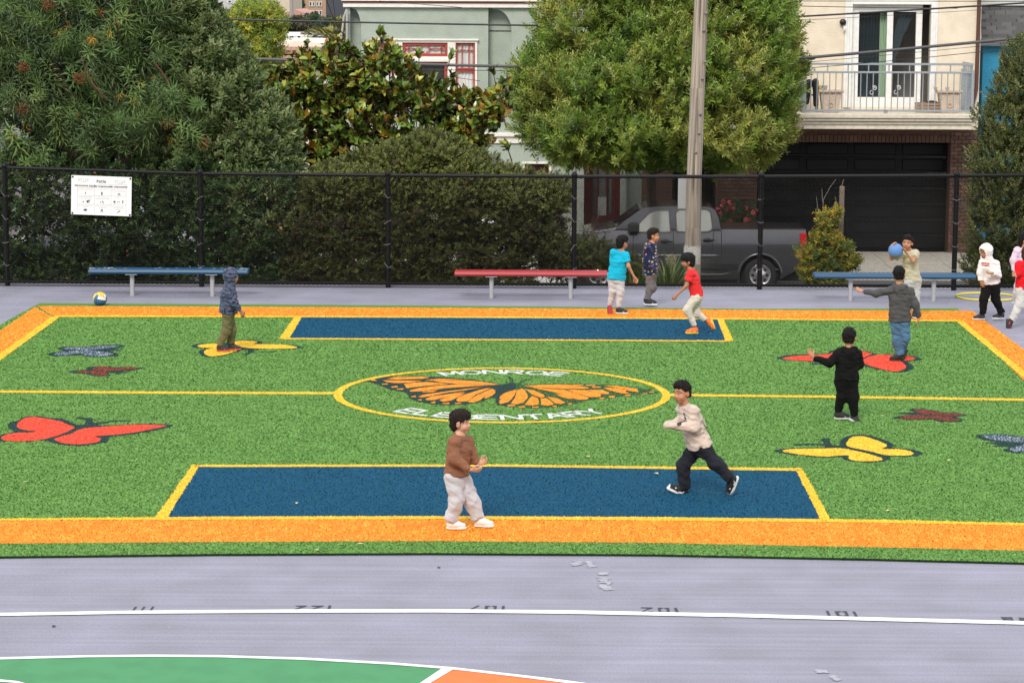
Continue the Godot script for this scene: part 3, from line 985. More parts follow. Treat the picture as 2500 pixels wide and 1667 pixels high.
	var cells := [
		P([-1.293, -32.028, -1.144, -32.1, -0.875, -32.086, -0.65, -31.982, -0.406, -31.752, -0.601, -31.746, -0.955, -31.773, -1.19, -31.909]),
		P([-1.567, -31.258, -1.47, -31.421, -1.216, -31.645, -0.954, -31.751, -0.6, -31.719, -0.459, -31.734, -0.774, -31.605, -1.12, -31.432, -1.373, -31.211, -1.544, -31.152]),
		P([-1.662, -31.74, -1.561, -31.853, -1.369, -31.942, -1.224, -31.864, -1.079, -31.786, -1.391, -31.612, -1.61, -31.427, -1.635, -31.578]),
		P([-1.955, -32.052, -1.803, -32.056, -1.498, -32.033, -1.444, -32.023, -1.614, -31.852, -1.791, -31.835, -1.902, -31.925]),
		P([-1.9, -32.188, -1.818, -32.321, -1.442, -32.372, -1.349, -32.307, -1.443, -32.191, -1.683, -32.155, -1.77, -32.113]),
		P([-1.411, -32.069, -1.237, -32.209, -1.12, -32.201, -0.877, -32.153, -1.144, -32.116, -1.294, -32.056]),
		P([-1.414, -31.146, -1.202, -31.296, -1.257, -31.135, -1.368, -31.105]),
		P([-1.431, -30.765, -1.378, -30.922, -1.111, -31.166, -0.77, -31.453, -0.615, -31.566, -0.853, -31.29, -1.065, -31.115, -1.271, -30.847, -1.369, -30.715]),
		P([-1.337, -30.588, -1.269, -30.796, -1.019, -31.011, -0.85, -31.174, -0.97, -30.856, -1.136, -30.671, -1.216, -30.531, -1.308, -30.513]),
		P([-1.156, -30.518, -1.093, -30.673, -0.931, -30.962, -0.847, -31.069, -0.933, -30.754, -1.002, -30.497, -1.1, -30.403]),
		P([-0.942, -30.499, -0.931, -30.703, -0.844, -30.964, -0.612, -31.421, -0.525, -31.461, -0.706, -30.969, -0.796, -30.453, -0.897, -30.399]),
		P([-0.786, -30.378, -0.766, -30.58, -0.672, -30.97, -0.507, -31.424, -0.461, -31.292, -0.584, -30.894, -0.645, -30.508, -0.726, -30.354]),
		P([-0.597, -30.662, -0.584, -30.868, -0.469, -31.239, -0.459, -31.133, -0.506, -30.871, -0.563, -30.689]),
		P([-2.139, -32.141, -2.078, -32.171, -2.033, -32.016, -2.104, -32.013]), P([-1.955, -31.758, -1.886, -31.799, -1.873, -31.723, -1.942, -31.704]), P([-1.818, -31.545, -1.742, -31.601, -1.728, -31.494, -1.805, -31.464]), P([-1.738, -31.37, -1.654, -31.426, -1.648, -31.319, -1.726, -31.306]), P([-1.526, -30.788, -1.469, -30.851, -1.456, -30.749, -1.515, -30.736]), P([-1.251, -30.349, -1.203, -30.415, -1.198, -30.3, -1.24, -30.289]), P([-1.113, -30.283, -1.022, -30.345, -1.019, -30.246, -1.103, -30.233]), P([-0.953, -30.298, -0.887, -30.36, -0.884, -30.27, -0.943, -30.238]), P([-1.429, -30.545, -1.38, -30.587, -1.376, -30.496, -1.419, -30.505]),
		P([-0.109, -31.655, 0.119, -31.75, 0.443, -31.79, 0.537, -31.745, 0.742, -31.536, 0.722, -31.46, 0.438, -31.428, 0.156, -31.517, -0.033, -31.61]),
		P([-0.033, -31.599, 0.25, -31.433, 0.419, -31.369, 0.528, -31.156, 0.725, -30.77, 0.703, -30.615, 0.593, -30.601, 0.485, -30.762, 0.304, -31.149, 0.118, -31.372]),
		P([0.456, -31.371, 0.7, -31.344, 0.88, -31.054, 0.874, -30.83, 0.744, -30.798, 0.601, -31.045]),
		P([0.719, -31.362, 0.908, -31.367, 0.995, -31.142, 0.973, -31.028, 0.853, -31.081]),
		P([0.931, -31.512, 1.007, -31.544, 1.231, -31.464, 1.204, -31.234, 1.253, -31.065, 1.134, -31.118, 1.001, -31.342]),
		P([0.945, -31.699, 1.107, -31.705, 1.363, -31.468, 1.371, -31.21, 1.262, -31.293, 1.102, -31.547]),
		P([0.538, -31.763, 0.671, -31.779, 0.67, -31.691, 0.547, -31.722]), P([0.709, -31.768, 0.833, -31.755, 0.821, -31.684, 0.717, -31.692]), P([0.782, -31.624, 0.896, -31.628, 0.894, -31.54, 0.789, -31.537]),
		P([0.303, -31.036, 0.413, -30.927, 0.521, -30.697, 0.483, -30.652, 0.375, -30.814]),
		P([-0.08, -31.394, 0.042, -31.283, 0.154, -30.975, 0.172, -30.808, 0.116, -30.751, 0.014, -30.971]),
		P([0.199, -30.837, 0.318, -30.702, 0.425, -30.405, 0.369, -30.269, 0.297, -30.32, 0.244, -30.59]),
		P([0.116, -30.696, 0.19, -30.709, 0.243, -30.481, 0.278, -30.239, 0.205, -30.146, 0.123, -30.208]),
		P([0.005, -30.859, 0.07, -30.75, 0.092, -30.531, 0.087, -30.233, 0.024, -30.162, -0.081, -30.191, -0.049, -30.472]),
		P([-0.183, -31.305, -0.118, -31.451, -0.06, -31.081, -0.046, -30.746, -0.104, -30.362, -0.176, -30.252, -0.258, -30.26, -0.207, -30.741]),
		P([-0.398, -30.516, -0.347, -30.904, -0.267, -31.245, -0.193, -31.362, -0.217, -30.908, -0.287, -30.41, -0.394, -30.235]),
		P([-0.401, -30.791, -0.349, -31.072, -0.267, -31.256, -0.347, -30.904, -0.399, -30.598]),
		P([-0.166, -30.066, -0.085, -30.105, -0.084, -30, -0.156, -29.998]), P([0.006, -30.055, 0.087, -30.089, 0.087, -30.005, 0.015, -29.992]), P([0.259, -30.116, 0.313, -30.16, 0.312, -30.064, 0.267, -30.063]), P([0.451, -30.314, 0.506, -30.353, 0.5, -30.246, 0.46, -30.261]), P([0.853, -30.729, 0.919, -30.776, 0.916, -30.676, 0.861, -30.664]), P([0.978, -30.877, 1.062, -30.902, 1.048, -30.78, 0.984, -30.778]), P([1.185, -30.973, 1.261, -31.032, 1.248, -30.919, 1.191, -30.895]), P([1.413, -31.104, 1.471, -31.151, 1.468, -31.072, 1.416, -31.059]), P([1.504, -31.243, 1.571, -31.274, 1.567, -31.188, 1.51, -31.175]), P([-0.303, -30.184, -0.203, -30.198, -0.211, -30.102, -0.284, -30.099])]
	for p in cells:
		piece("wing_cell", t, [p], ORANGE, 0.14, 0.005, true, 1.4)


# letters are drawn as strokes in a unit box
func letter_strokes(ch: String) -> Array:
	match ch:
		"M": return [[0, 0, 0, 1], [0, 1, 0.5, 0.25], [0.5, 0.25, 1, 1], [1, 1, 1, 0]]
		"N": return [[0, 0, 0, 1], [0, 1, 1, 0], [1, 0, 1, 1]]
		"R": return [[0, 0, 0, 1], [0, 0.94, 0.8, 0.94], [0.8, 0.94, 0.95, 0.72], [0.95, 0.72, 0.8, 0.48], [0.8, 0.48, 0, 0.48], [0.45, 0.48, 1, 0]]
		"E": return [[0, 0, 0, 1], [0, 0.94, 0.95, 0.94], [0, 0.5, 0.85, 0.5], [0, 0.06, 0.95, 0.06]]
		"L": return [[0, 0, 0, 1], [0, 0.06, 0.9, 0.06]]
		"T": return [[0.5, 0, 0.5, 1], [-0.05, 0.94, 1.05, 0.94]]
		"A": return [[0, 0, 0.5, 1], [0.5, 1, 1, 0], [0.2, 0.36, 0.8, 0.36]]
		"Y": return [[0.5, 0, 0.5, 0.5], [0.5, 0.5, 0, 1], [0.5, 0.5, 1, 1]]
	var o := []
	for i in 14:
		var a := TAU * i / 14.0
		var b := TAU * (i + 1) / 14.0
		o.append([0.5 + 0.52 * cos(a), 0.5 + 0.47 * sin(a), 0.5 + 0.52 * cos(b), 0.5 + 0.47 * sin(b)])
	return o


func lettering(cc: Vector2) -> void:
	var words := [["MONROE", "white word MONROE woven along the top of the centre circle", 1.62, 0.33, -90.0, 9.5, 1.0], ["ELEMENTARY", "white word ELEMENTARY woven along the bottom of the centre circle", 1.88, 0.33, 90.0, 9.0, -1.0]]
	for w in words:
		var t := thing("turf_lettering", w[1], "lettering")
		var n: int = w[0].length()
		for i in n:
			var g := deg_to_rad(w[4] + (i - (n - 1) * 0.5) * w[5] * w[6])
			var out := Vector2(cos(g), sin(g))
			var up: Vector2 = out * w[6]
			var right := Vector2(-up.y, up.x)
			var base: Vector2 = cc + out * w[2]
			var polys := []
			for s in letter_strokes(w[0][i]):
				var a: Vector2 = base + right * (s[0] - 0.5) * 0.23 + up * s[1] * w[3]
				var b: Vector2 = base + right * (s[2] - 0.5) * 0.23 + up * s[3] * w[3]
				var d := (b - a).normalized() * 0.012
				polys.append(strip(a - d, b + d, 0.05 if absf((b - a).dot(up)) > absf((b - a).dot(right)) * 0.4 else 0.062))
			piece("letter", t, polys, WHITE, 0.1, 0.002, false, 1.8)


# ---------- painted court markings in the foreground ----------
func court_markings() -> void:
	var paint := mottled(lin(0.86, 0.86, 0.86), 0.6, 1.3, noise_tex(0.05, Color(0.92, 0.92, 0.92), Color(1, 1, 1), 44, 256))
	var mb := MB.new()
	mb.sheet(P([-5.279, -19.828, -4.407, -19.962, -3.336, -20.058, -1.889, -20.135, -0.797, -20.168, 0.298, -20.157, 1.748, -20.075, 2.823, -19.985, 4.073, -19.887, 4.94, -19.795, 4.914, -19.684, 4.051, -19.775, 2.808, -19.872, 1.738, -19.96, 0.296, -20.041, -0.792, -20.059, -1.879, -20.027, -3.32, -19.958, -4.386, -19.862, -5.254, -19.73]), 0.008)
	structure("white_court_line", mb, paint)
	mb = MB.new()
	mb.sheet(P([-4.908, -18.387, -4.433, -18.508, -4.116, -18.603, -3.452, -18.674, -2.947, -18.704, -2.437, -18.702, -1.752, -18.642, -1.068, -18.52, -0.593, -18.396, -0.058, -18.191, 0.27, -18.056, 0.911, -17.747, 0.843, -17.678, 0.269, -17.986, -0.124, -18.154, -0.591, -18.335, -1.065, -18.459, -1.746, -18.58, -2.429, -18.64, -2.938, -18.641, -3.442, -18.617, -4.103, -18.54, -4.419, -18.447, -4.892, -18.326]), 0.008)
	mb.sheet(P([-0.673, -18.37, -0.585, -18.348, -0.758, -17.941, -0.841, -17.619, -0.922, -17.64, -0.824, -17.962]), 0.0084)
	structure("white_curve_line", mb, paint)
	mb = MB.new()
	mb.sheet(P([-4.161, -18.043, -3.845, -17.944, -3.765, -17.876, -4.145, -17.972]), 0.008)
	structure("white_inner_line", mb, paint)
	mb = MB.new()
	mb.sheet(P([-4.901, -18.363, -4.11, -18.571, -2.942, -18.672, -2.433, -18.671, -1.749, -18.611, -1.066, -18.49, -0.626, -18.371, -0.835, -17.846, -0.992, -17.178, -4.577, -17.103]), 0.004)
	structure("green_court_paint", mb, mottled(lin(0.048, 0.245, 0.095), 0.7, 2.0, noise_tex(0.02, Color(0.88, 0.88, 0.88), Color(1.05, 1.05, 1.05), 45, 256, 5)))
	mb = MB.new()
	mb.sheet(P([-0.606, -18.359, -0.124, -18.166, 0.27, -18.009, 0.908, -17.69, 0.76, -17.215, -0.992, -17.178, -0.819, -17.847]), 0.004)
	structure("orange_court_paint", mb, mottled(lin(0.75, 0.175, 0.035), 0.7, 2.0, noise_tex(0.02, Color(0.85, 0.85, 0.85), Color(1.05, 1.05, 1.05), 46, 256, 5)))
	# stencilled numbers, read from the far side; their lower halves lie under the white line
	var ink := mat(lin(0.022, 0.032, 0.05), 0.7)
	var digits := [
		["111", "stencilled number 111 leftmost along the white line", [P([-3.328, -20.202, -3.307, -20.202, -3.317, -20.046, -3.329, -20.045]), P([-3.256, -20.21, -3.237, -20.21, -3.246, -20.047, -3.26, -20.047]), P([-3.183, -20.218, -3.164, -20.218, -3.167, -20.049, -3.186, -20.049])]],
		["122", "stencilled number 122 second from the left along the white line", [P([-1.982, -20.276, -1.886, -20.278, -1.885, -20.261, -1.946, -20.181, -1.985, -20.115, -1.984, -20.148, -1.928, -20.247, -1.98, -20.259]), P([-1.927, -20.149, -1.881, -20.15, -1.882, -20.118, -1.928, -20.116]), P([-1.849, -20.279, -1.745, -20.281, -1.745, -20.261, -1.808, -20.184, -1.843, -20.118, -1.844, -20.151, -1.785, -20.25, -1.847, -20.262]), P([-1.792, -20.152, -1.744, -20.153, -1.745, -20.121, -1.794, -20.12]), P([-1.703, -20.289, -1.68, -20.289, -1.678, -20.122, -1.704, -20.122])]],
		["107", "stencilled number 107 near the middle of the white line", [P([-0.449, -20.311, -0.426, -20.312, -0.495, -20.185, -0.428, -20.18, -0.427, -20.158, -0.523, -20.155]), P([-0.383, -20.306, -0.338, -20.307, -0.337, -20.287, -0.356, -20.28, -0.359, -20.195, -0.331, -20.186, -0.331, -20.16, -0.386, -20.159]), P([-0.325, -20.307, -0.284, -20.308, -0.286, -20.158, -0.327, -20.16, -0.327, -20.186, -0.309, -20.193, -0.307, -20.281, -0.325, -20.288]), P([-0.24, -20.306, -0.217, -20.307, -0.218, -20.156, -0.243, -20.155])]],
		["102", "stencilled number 102 right of the middle on the white line", [P([0.93, -20.287, 1.032, -20.283, 1.029, -20.263, 0.969, -20.19, 0.949, -20.118, 0.929, -20.121, 0.935, -20.16, 0.996, -20.256, 0.929, -20.264]), P([0.988, -20.158, 1.031, -20.152, 1.029, -20.12, 0.982, -20.122]), P([1.071, -20.277, 1.117, -20.275, 1.116, -20.255, 1.094, -20.248, 1.097, -20.147, 1.117, -20.138, 1.116, -20.115, 1.073, -20.118]), P([1.127, -20.275, 1.168, -20.273, 1.166, -20.113, 1.122, -20.116, 1.123, -20.138, 1.144, -20.145, 1.143, -20.249, 1.126, -20.252]), P([1.209, -20.274, 1.232, -20.274, 1.244, -20.112, 1.214, -20.111])]],
		["101", "stencilled number 101 second from the right along the white line", [P([2.477, -20.201, 2.501, -20.202, 2.501, -20.044, 2.479, -20.044]), P([2.55, -20.192, 2.606, -20.194, 2.603, -20.172, 2.579, -20.167, 2.578, -20.057, 2.599, -20.052, 2.596, -20.031, 2.554, -20.03]), P([2.611, -20.194, 2.654, -20.195, 2.652, -20.032, 2.604, -20.031, 2.607, -20.052, 2.629, -20.058, 2.629, -20.168, 2.609, -20.173]), P([2.698, -20.185, 2.722, -20.186, 2.724, -20.024, 2.703, -20.023])]],
		["96", "stencilled digits at the right end of the white line", [P([3.91, -20.035, 4.006, -20.027, 3.994, -19.883, 3.968, -19.882, 3.979, -19.995, 3.948, -20, 3.948, -19.974, 3.971, -19.969, 3.969, -19.944, 3.916, -19.953]), P([3.909, -19.932, 3.968, -19.923, 3.962, -19.882, 3.907, -19.891]), P([4.057, -20.018, 4.118, -20.009, 4.105, -19.865, 4.042, -19.874])]]]
	for d in digits:
		var t := thing("court_number", d[1], "court number", Vector3.ZERO, "numbers stencilled along the white line")
		for p in d[2]:
			mb = MB.new()
			mb.sheet(p, 0.004)
			put("digit", mb, ink, t)
	# chalky scuffs
	var chalk := mat(lin(0.375, 0.375, 0.44), 0.9)
	for s in [["pale chalk scuff on the grey court below the turf edge", [P([0.598, -21.365, 0.643, -21.338, 0.685, -21.231, 0.714, -21.125, 0.674, -21.071, 0.624, -21.123, 0.601, -21.229]), P([0.61, -21.069, 0.672, -21.018, 0.707, -20.913, 0.655, -20.87, 0.613, -20.964]), P([0.615, -21.502, 0.687, -21.515, 0.671, -21.437, 0.619, -21.425])]], ["faint pale smear on the court left of the chalk scuff", [P([0.393, -21.89, 0.474, -21.949, 0.444, -21.805, 0.377, -21.747]), P([0.514, -21.95, 0.575, -21.724, 0.523, -21.779])]], ["thin pale streak on the court at the lower right", [P([2.284, -18.247, 2.313, -18.208, 2.331, -18.089, 2.303, -18.128]), P([2.2, -18.387, 2.26, -18.327, 2.268, -18.303, 2.208, -18.359])]]]:
		mb = MB.new()
		for p in s[1]:
			var lo: Vector2 = p[0]
			var hi: Vector2 = p[0]
			for q in p:
				lo = lo.min(q)
				hi = hi.max(q)
			for i in 160:
				var c := Vector2(rnd(lo.x, hi.x), rnd(lo.y, hi.y))
				if Geometry2D.is_point_in_polygon(c, p) or rng.randf() < 0.12:
					var w := rnd(0.006, 0.035)
					mb.sheet(PackedVector2Array([c + Vector2(-w, rnd(-0.01, 0.01)), c + Vector2(rnd(-0.3, 0.3) * w, -w * rnd(0.3, 0.9)), c + Vector2(w, rnd(-0.01, 0.01)), c + Vector2(rnd(-0.3, 0.3) * w, w * rnd(0.3, 0.9))]), 0.004 + i * 0.00002)
		tag(put("chalk_scuff", mb, chalk), s[0], "scuff mark", "", "structure")


# ---------- buildings across the street ----------
func stucco(c: Color, seed_: int) -> StandardMaterial3D:
	return mottled(c, 0.9, 2.6, noise_tex(0.02, Color(0.92, 0.915, 0.90), Color(1.03, 1.03, 1.03), seed_, 256, 5), grain_normal(0.25, seed_ + 1, 3.0), 0.35)


func xr(a: float, b: float, c: float, d: float) -> Rect2:
	return Rect2(minf(a, c), minf(b, d), absf(c - a), absf(d - b))


func buildings() -> void:
	cream_house()
	green_house()
	blue_house()


func cream_house() -> void:
	var zf := -65.0
	var t := thing("cream_house", "cream stucco house with balcony above a black garage door and brick base", "house")
	var cream := stucco(lin(0.76, 0.67, 0.54), 51)
	var white := mottled(lin(0.80, 0.80, 0.79), 0.6, 1.5, noise_tex(0.03, Color(0.9, 0.9, 0.88), Color(1, 1, 1), 52, 256))
	var x0: float = 2.891
	var x1: float = 11.674
	var door := xr(8.292, 4.706, 10.37, 2.015)
	var y_belt: float = 1.44
	var mb := MB.new()
	wall(mb, x0, x1, y_belt, 8.6, zf, 0.3, [door])
	mb.span(Vector3(x0, -1.9, -74.0), Vector3(x1, 8.59, -66.6))
	mb.span(Vector3(x0, y_belt, -66.6), Vector3(x0 + 0.25, 8.59, zf - 0.3))
	mb.span(Vector3(x1 - 0.25, y_belt, -66.6), Vector3(x1, 8.59, zf - 0.3))
	mb.span(Vector3(x0, y_belt, -66.6), Vector3(x1, y_belt + 0.2, zf - 0.3))
	mb.span(Vector3(x0, 8.4, -66.6), Vector3(x1, 8.62, zf - 0.3))
	put("wall", mb, cream, t)
	mb = MB.new()
	mb.span(Vector3(x0 - 0.3, 8.62, -74.3), Vector3(x1 + 0.3, 8.9, zf + 0.5), 0.03)
	put("roof", mb, mat(lin(0.2, 0.19, 0.18)), t)
	# sliding balcony door
	var d := Node3D.new()
	d.name = "balcony_door"
	t.add_child(d)
	var gx := [8.508, 9.235, 9.395, 9.997, 10.156]
	var gy0: float = 2.278
	var gy1: float = 4.495
	mb = MB.new()
	# trim round the opening, in three steps
	for s in [[0.17, 0.06], [0.11, 0.10], [0.05, 0.13]]:
		var w: float = s[0]
		var pz: float = zf + s[1]
		mb.span(Vector3(door.position.x - w, door.position.y, zf + 0.002), Vector3(door.position.x - w + 0.07, door.end.y + w, pz), 0.008)
		mb.span(Vector3(door.end.x + w - 0.07, door.position.y, zf + 0.002), Vector3(door.end.x + w, door.end.y + w, pz), 0.008)
		mb.span(Vector3(door.position.x - w + 0.071, door.end.y + w - 0.07, zf + 0.002), Vector3(door.end.x + w - 0.071, door.end.y + w, pz), 0.008)
	put("trim", mb, white, d)
	mb = MB.new()
	mb.span(Vector3(door.position.x, door.position.y, zf - 0.16), Vector3(gx[0], door.end.y, zf - 0.06), 0.006)
	mb.span(Vector3(gx[1], gy0, zf - 0.16), Vector3(gx[2], gy1, zf - 0.06), 0.006)
	mb.span(Vector3(gx[3], gy0, zf - 0.18), Vector3(gx[4], gy1, zf - 0.08), 0.006)
	mb.span(Vector3(gx[0], gy1, zf - 0.16), Vector3(gx[4], door.end.y, zf - 0.06), 0.006)
	mb.span(Vector3(gx[0], door.position.y, zf - 0.16), Vector3(gx[4], gy0, zf - 0.06), 0.006)
	put("frame", mb, white, d)
	for k in [[gx[0], gx[1]], [gx[2], gx[3]]]:
		mb = MB.new()
		mb.span(Vector3(k[0], gy0, zf - 0.125), Vector3(k[1], gy1, zf - 0.115))
		put("pane", mb, glass(0.1), d)
	# the dark room behind, its curtains and what stands in it
	mb = MB.new()
	mb.span(Vector3(door.position.x - 0.3, gy0 - 0.3, -66.58), Vector3(door.end.x + 0.3, gy1 + 0.3, -66.5))
	put("room_wall", mb, mat(lin(0.2, 0.19, 0.18)), t)
	mb = MB.new()
	curtain(mb, gx[0] - 0.03, gx[0] + (gx[1] - gx[0]) * 0.79, gy0 - 0.05, gy1 + 0.05, zf - 0.36, 7)
	put("curtain", mb, mat(lin(0.012, 0.03, 0.04), 0.9), t)
	mb = MB.new()
	curtain(mb, gx[0] + (gx[1] - gx[0]) * 0.79, gx[1] + 0.05, gy0 - 0.05, gy1 + 0.05, zf - 0.33, 3)
	tag(put("curtain", mb, mat(lin(0.42, 0.6, 0.42), 0.9), t), "pale green strip of curtain", "")
	mb = MB.new()
	for i in 6:
		var a := float(i) / 5.0
		mb.tube([Vector3(gx[2] + 0.1 + 0.32 * a + 0.15, gy1, zf - 0.3), Vector3(gx[2] + 0.06 + 0.2 * a, lerpf(gy1, gy0, 0.3), zf - 0.33), Vector3(gx[2] + 0.02 + 0.03 * a, lerpf(gy1, gy0, 0.62), zf - 0.3)], [0.05, 0.045, 0.03], 6)
	put("curtain", mb, mat(lin(0.03, 0.05, 0.065), 0.9), t)
	# brick base with the garage and the dark entry
	brick_base(t, zf, x0, x1, y_belt)
	balcony(t, zf, y_belt)
	# downpipe and wall lamp
	mb = MB.new()
	var px: float = 11.605
	mb.tube([Vector3(px, 8.6, zf + 0.08), Vector3(px - 0.02, 2.501, zf + 0.08), Vector3(px - 0.16, 1.855, zf + 0.08)], 0.055, 8)
	put("downpipe", mb, mat(lin(0.09, 0.035, 0.025), 0.5), t)
	var lp := Vector3(8.065, 4.226, -64.92)
	var l := Node3D.new()
	l.name = "wall_lamp"
	t.add_child(l)
	mb = MB.new()
	mb.lathe([Vector2(0.0, -0.06), Vector2(0.06, -0.055), Vector2(0.085, -0.03), Vector2(0.085, 0.02), Vector2(0.05, 0.05), Vector2(0, 0.055)], 14, Transform3D(Basis(Vector3.RIGHT, PI / 2), lp))
	put("hood", mb, mat(lin(0.012, 0.012, 0.013), 0.4), l)
	mb = MB.new()
	mb.ball(lp + Vector3(0.04, -0.17, 0.03), Vector3(0.035, 0.075, 0.035), 10, 8)
	put("bulb", mb, mat(lin(0.7, 0.7, 0.68), 0.15), l)


func curtain(mb: MB, x0: float, x1: float, y0: float, y1: float, z: float, folds: int, amp := 0.035) -> void:
	var n := folds * 6
	for i in n:
		var a := float(i) / n
		var b := float(i + 1) / n
		var za := z + amp * sin(a * TAU * folds)
		var zb := z + amp * sin(b * TAU * folds)
		mb.quad(Vector3(lerpf(x0, x1, a), y0, za), Vector3(lerpf(x0, x1, b), y0, zb), Vector3(lerpf(x0, x1, b), y1, zb), Vector3(lerpf(x0, x1, a), y1, za))


var brick_shapes := []
var brick_mats := []

func brick_run(parent: Node3D, x0: float, x1: float, y0: float, y1: float, zf: float, w := 0.2, h := 0.1, as_stuff: MB = null) -> void:
	var gap := 0.012
	if brick_mats.is_empty():
		for c in [lin(0.125, 0.066, 0.048), lin(0.105, 0.055, 0.042), lin(0.15, 0.08, 0.056), lin(0.10, 0.058, 0.047)]:
			brick_mats.append(mottled(c, 0.9, 0.5, noise_tex(0.05, Color(0.7, 0.7, 0.7), Color(1.1, 1.1, 1.1), 60, 128)))
	var shapes := {}
	var r := 0
	var y := y0
	while y + h * 0.6 < y1:
		var x := x0 - (w * 0.5 if r % 2 == 1 else 0.0)
		while x < x1 - 0.02:
			var a := maxf(x, x0)
			var b := minf(x + w - gap, x1)
			x += w
			if b - a < 0.03:
				continue
			var at := Vector3((a + b) * 0.5, y + (h - gap) * 0.5, zf + rnd(-0.003, 0.003))
			var key := snappedf(b - a, 0.001)
			if as_stuff:
				as_stuff.box(at, Vector3(b - a, h - gap, 0.05), 0.005)
				continue
			if not shapes.has(key):
				var mb := MB.new()
				mb.box(Vector3.ZERO, Vector3(b - a, h - gap, 0.05), 0.006)
				shapes[key] = mb.mesh()
			put("brick", shapes[key], brick_mats[rng.randi() % brick_mats.size()], parent, Transform3D(Basis(), at))
		y += h
		r += 1


func brick_base(t: Node3D, zf: float, x0: float, x1: float, y_belt: float) -> void:
	var y0 := -1.82
	var g := xr(5.911, y0, 10.977, 1.095)
	var e := xr(3.684, y0, 4.826, 0.987)
	var mb := MB.new()
	wall(mb, x0, x1, y0, y_belt, zf - 0.03, 0.4, [g, e])
	put("wall", mb, mottled(lin(0.115, 0.062, 0.048), 0.95, 0.8, noise_tex(0.05, Color(0.7, 0.7, 0.7), Color(1.1, 1.1, 1.1), 61, 128)), t)
	brick_run(t, g.end.x, x1 - 0.02, y0, y_belt - 0.01, zf - 0.025)
	brick_run(t, e.end.x, g.position.x, y0, y_belt - 0.36, zf - 0.025)
	brick_run(t, g.position.x, g.end.x, g.end.y + 0.01, y_belt - 0.02, zf - 0.025, 0.105, 0.2)
	var far := MB.new()
	brick_run(t, x0 + 0.02, e.position.x, y0, y_belt - 0.02, zf - 0.025, 0.2, 0.1, far)
	brick_run(t, e.position.x, g.position.x, g.end.y + 0.05, y_belt - 0.02, zf - 0.025, 0.2, 0.1, far)
	put("brickwork", far, brick_mats[0], t).set_meta("kind", "stuff")
	# sectional garage door
	var gd := Node3D.new()
	gd.name = "garage_door"
	t.add_child(gd)
	var black := mat(lin(0.010, 0.0105, 0.012), 0.6, 0.0, 0.28)
	var black2 := mat(lin(0.012, 0.0125, 0.014), 0.6, 0.0, 0.28)
	var rows := 7
	var rh := (g.size.y) / rows
	var cw := g.size.x / 4.0
	for r in rows:
		mb = MB.new()
		mb.span(Vector3(g.position.x, g.position.y + r * rh + 0.004, zf - 0.62), Vector3(g.end.x, g.position.y + (r + 1) * rh - 0.004, zf - 0.575), 0.004)
		put("section", mb, black, gd)
		for k in 4:
			mb = MB.new()
			var a := Vector3(g.position.x + k * cw + 0.09, g.position.y + r * rh + 0.07, 0)
			var b := Vector3(g.position.x + (k + 1) * cw - 0.09, g.position.y + (r + 1) * rh - 0.06, 0)
			mb.prism(PackedVector2Array([Vector2(a.x, a.y), Vector2(b.x, a.y), Vector2(b.x, b.y), Vector2(a.x, b.y)]), zf - 0.5745, zf - 0.552, Transform3D(), 0.02)
			put("panel", mb, black2, gd)
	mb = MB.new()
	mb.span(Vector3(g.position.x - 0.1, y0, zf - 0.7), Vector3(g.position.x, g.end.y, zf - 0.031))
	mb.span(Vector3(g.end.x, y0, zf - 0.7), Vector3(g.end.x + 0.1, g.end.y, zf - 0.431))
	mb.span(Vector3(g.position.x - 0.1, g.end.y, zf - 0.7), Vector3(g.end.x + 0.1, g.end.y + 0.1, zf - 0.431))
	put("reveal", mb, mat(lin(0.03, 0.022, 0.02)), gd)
	# barred entry beside the tree
	var en := Node3D.new()
	en.name = "entry_gate"
	t.add_child(en)
	mb = MB.new()
	for k in 10:
		var bx: float = lerpf(e.position.x + 0.05, e.end.x - 0.05, k / 9.0)
		mb.bar(Vector3(bx, y0, zf - 0.25), Vector3(bx, e.end.y, zf - 0.25), 0.02, 0.02)
	mb.span(Vector3(e.position.x, -0.9, zf - 0.26), Vector3(e.end.x, -0.86, zf - 0.22))
	put("bars", mb, mat(lin(0.012, 0.012, 0.013), 0.5), en)
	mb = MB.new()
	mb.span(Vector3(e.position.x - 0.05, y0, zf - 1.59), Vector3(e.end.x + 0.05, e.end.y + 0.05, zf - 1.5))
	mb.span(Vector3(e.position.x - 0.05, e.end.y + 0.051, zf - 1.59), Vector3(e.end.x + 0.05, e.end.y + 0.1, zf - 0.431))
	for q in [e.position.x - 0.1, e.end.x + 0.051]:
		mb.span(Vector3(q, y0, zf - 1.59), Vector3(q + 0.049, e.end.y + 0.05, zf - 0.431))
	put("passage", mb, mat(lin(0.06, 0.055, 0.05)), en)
	mb = MB.new()
	mb.span(Vector3(5.423, -0.409, -64.98), Vector3(5.661, -0.445, -64.93), 0.004)
	put("mail_slot", mb, mat(lin(0.01, 0.01, 0.01), 0.4), t)


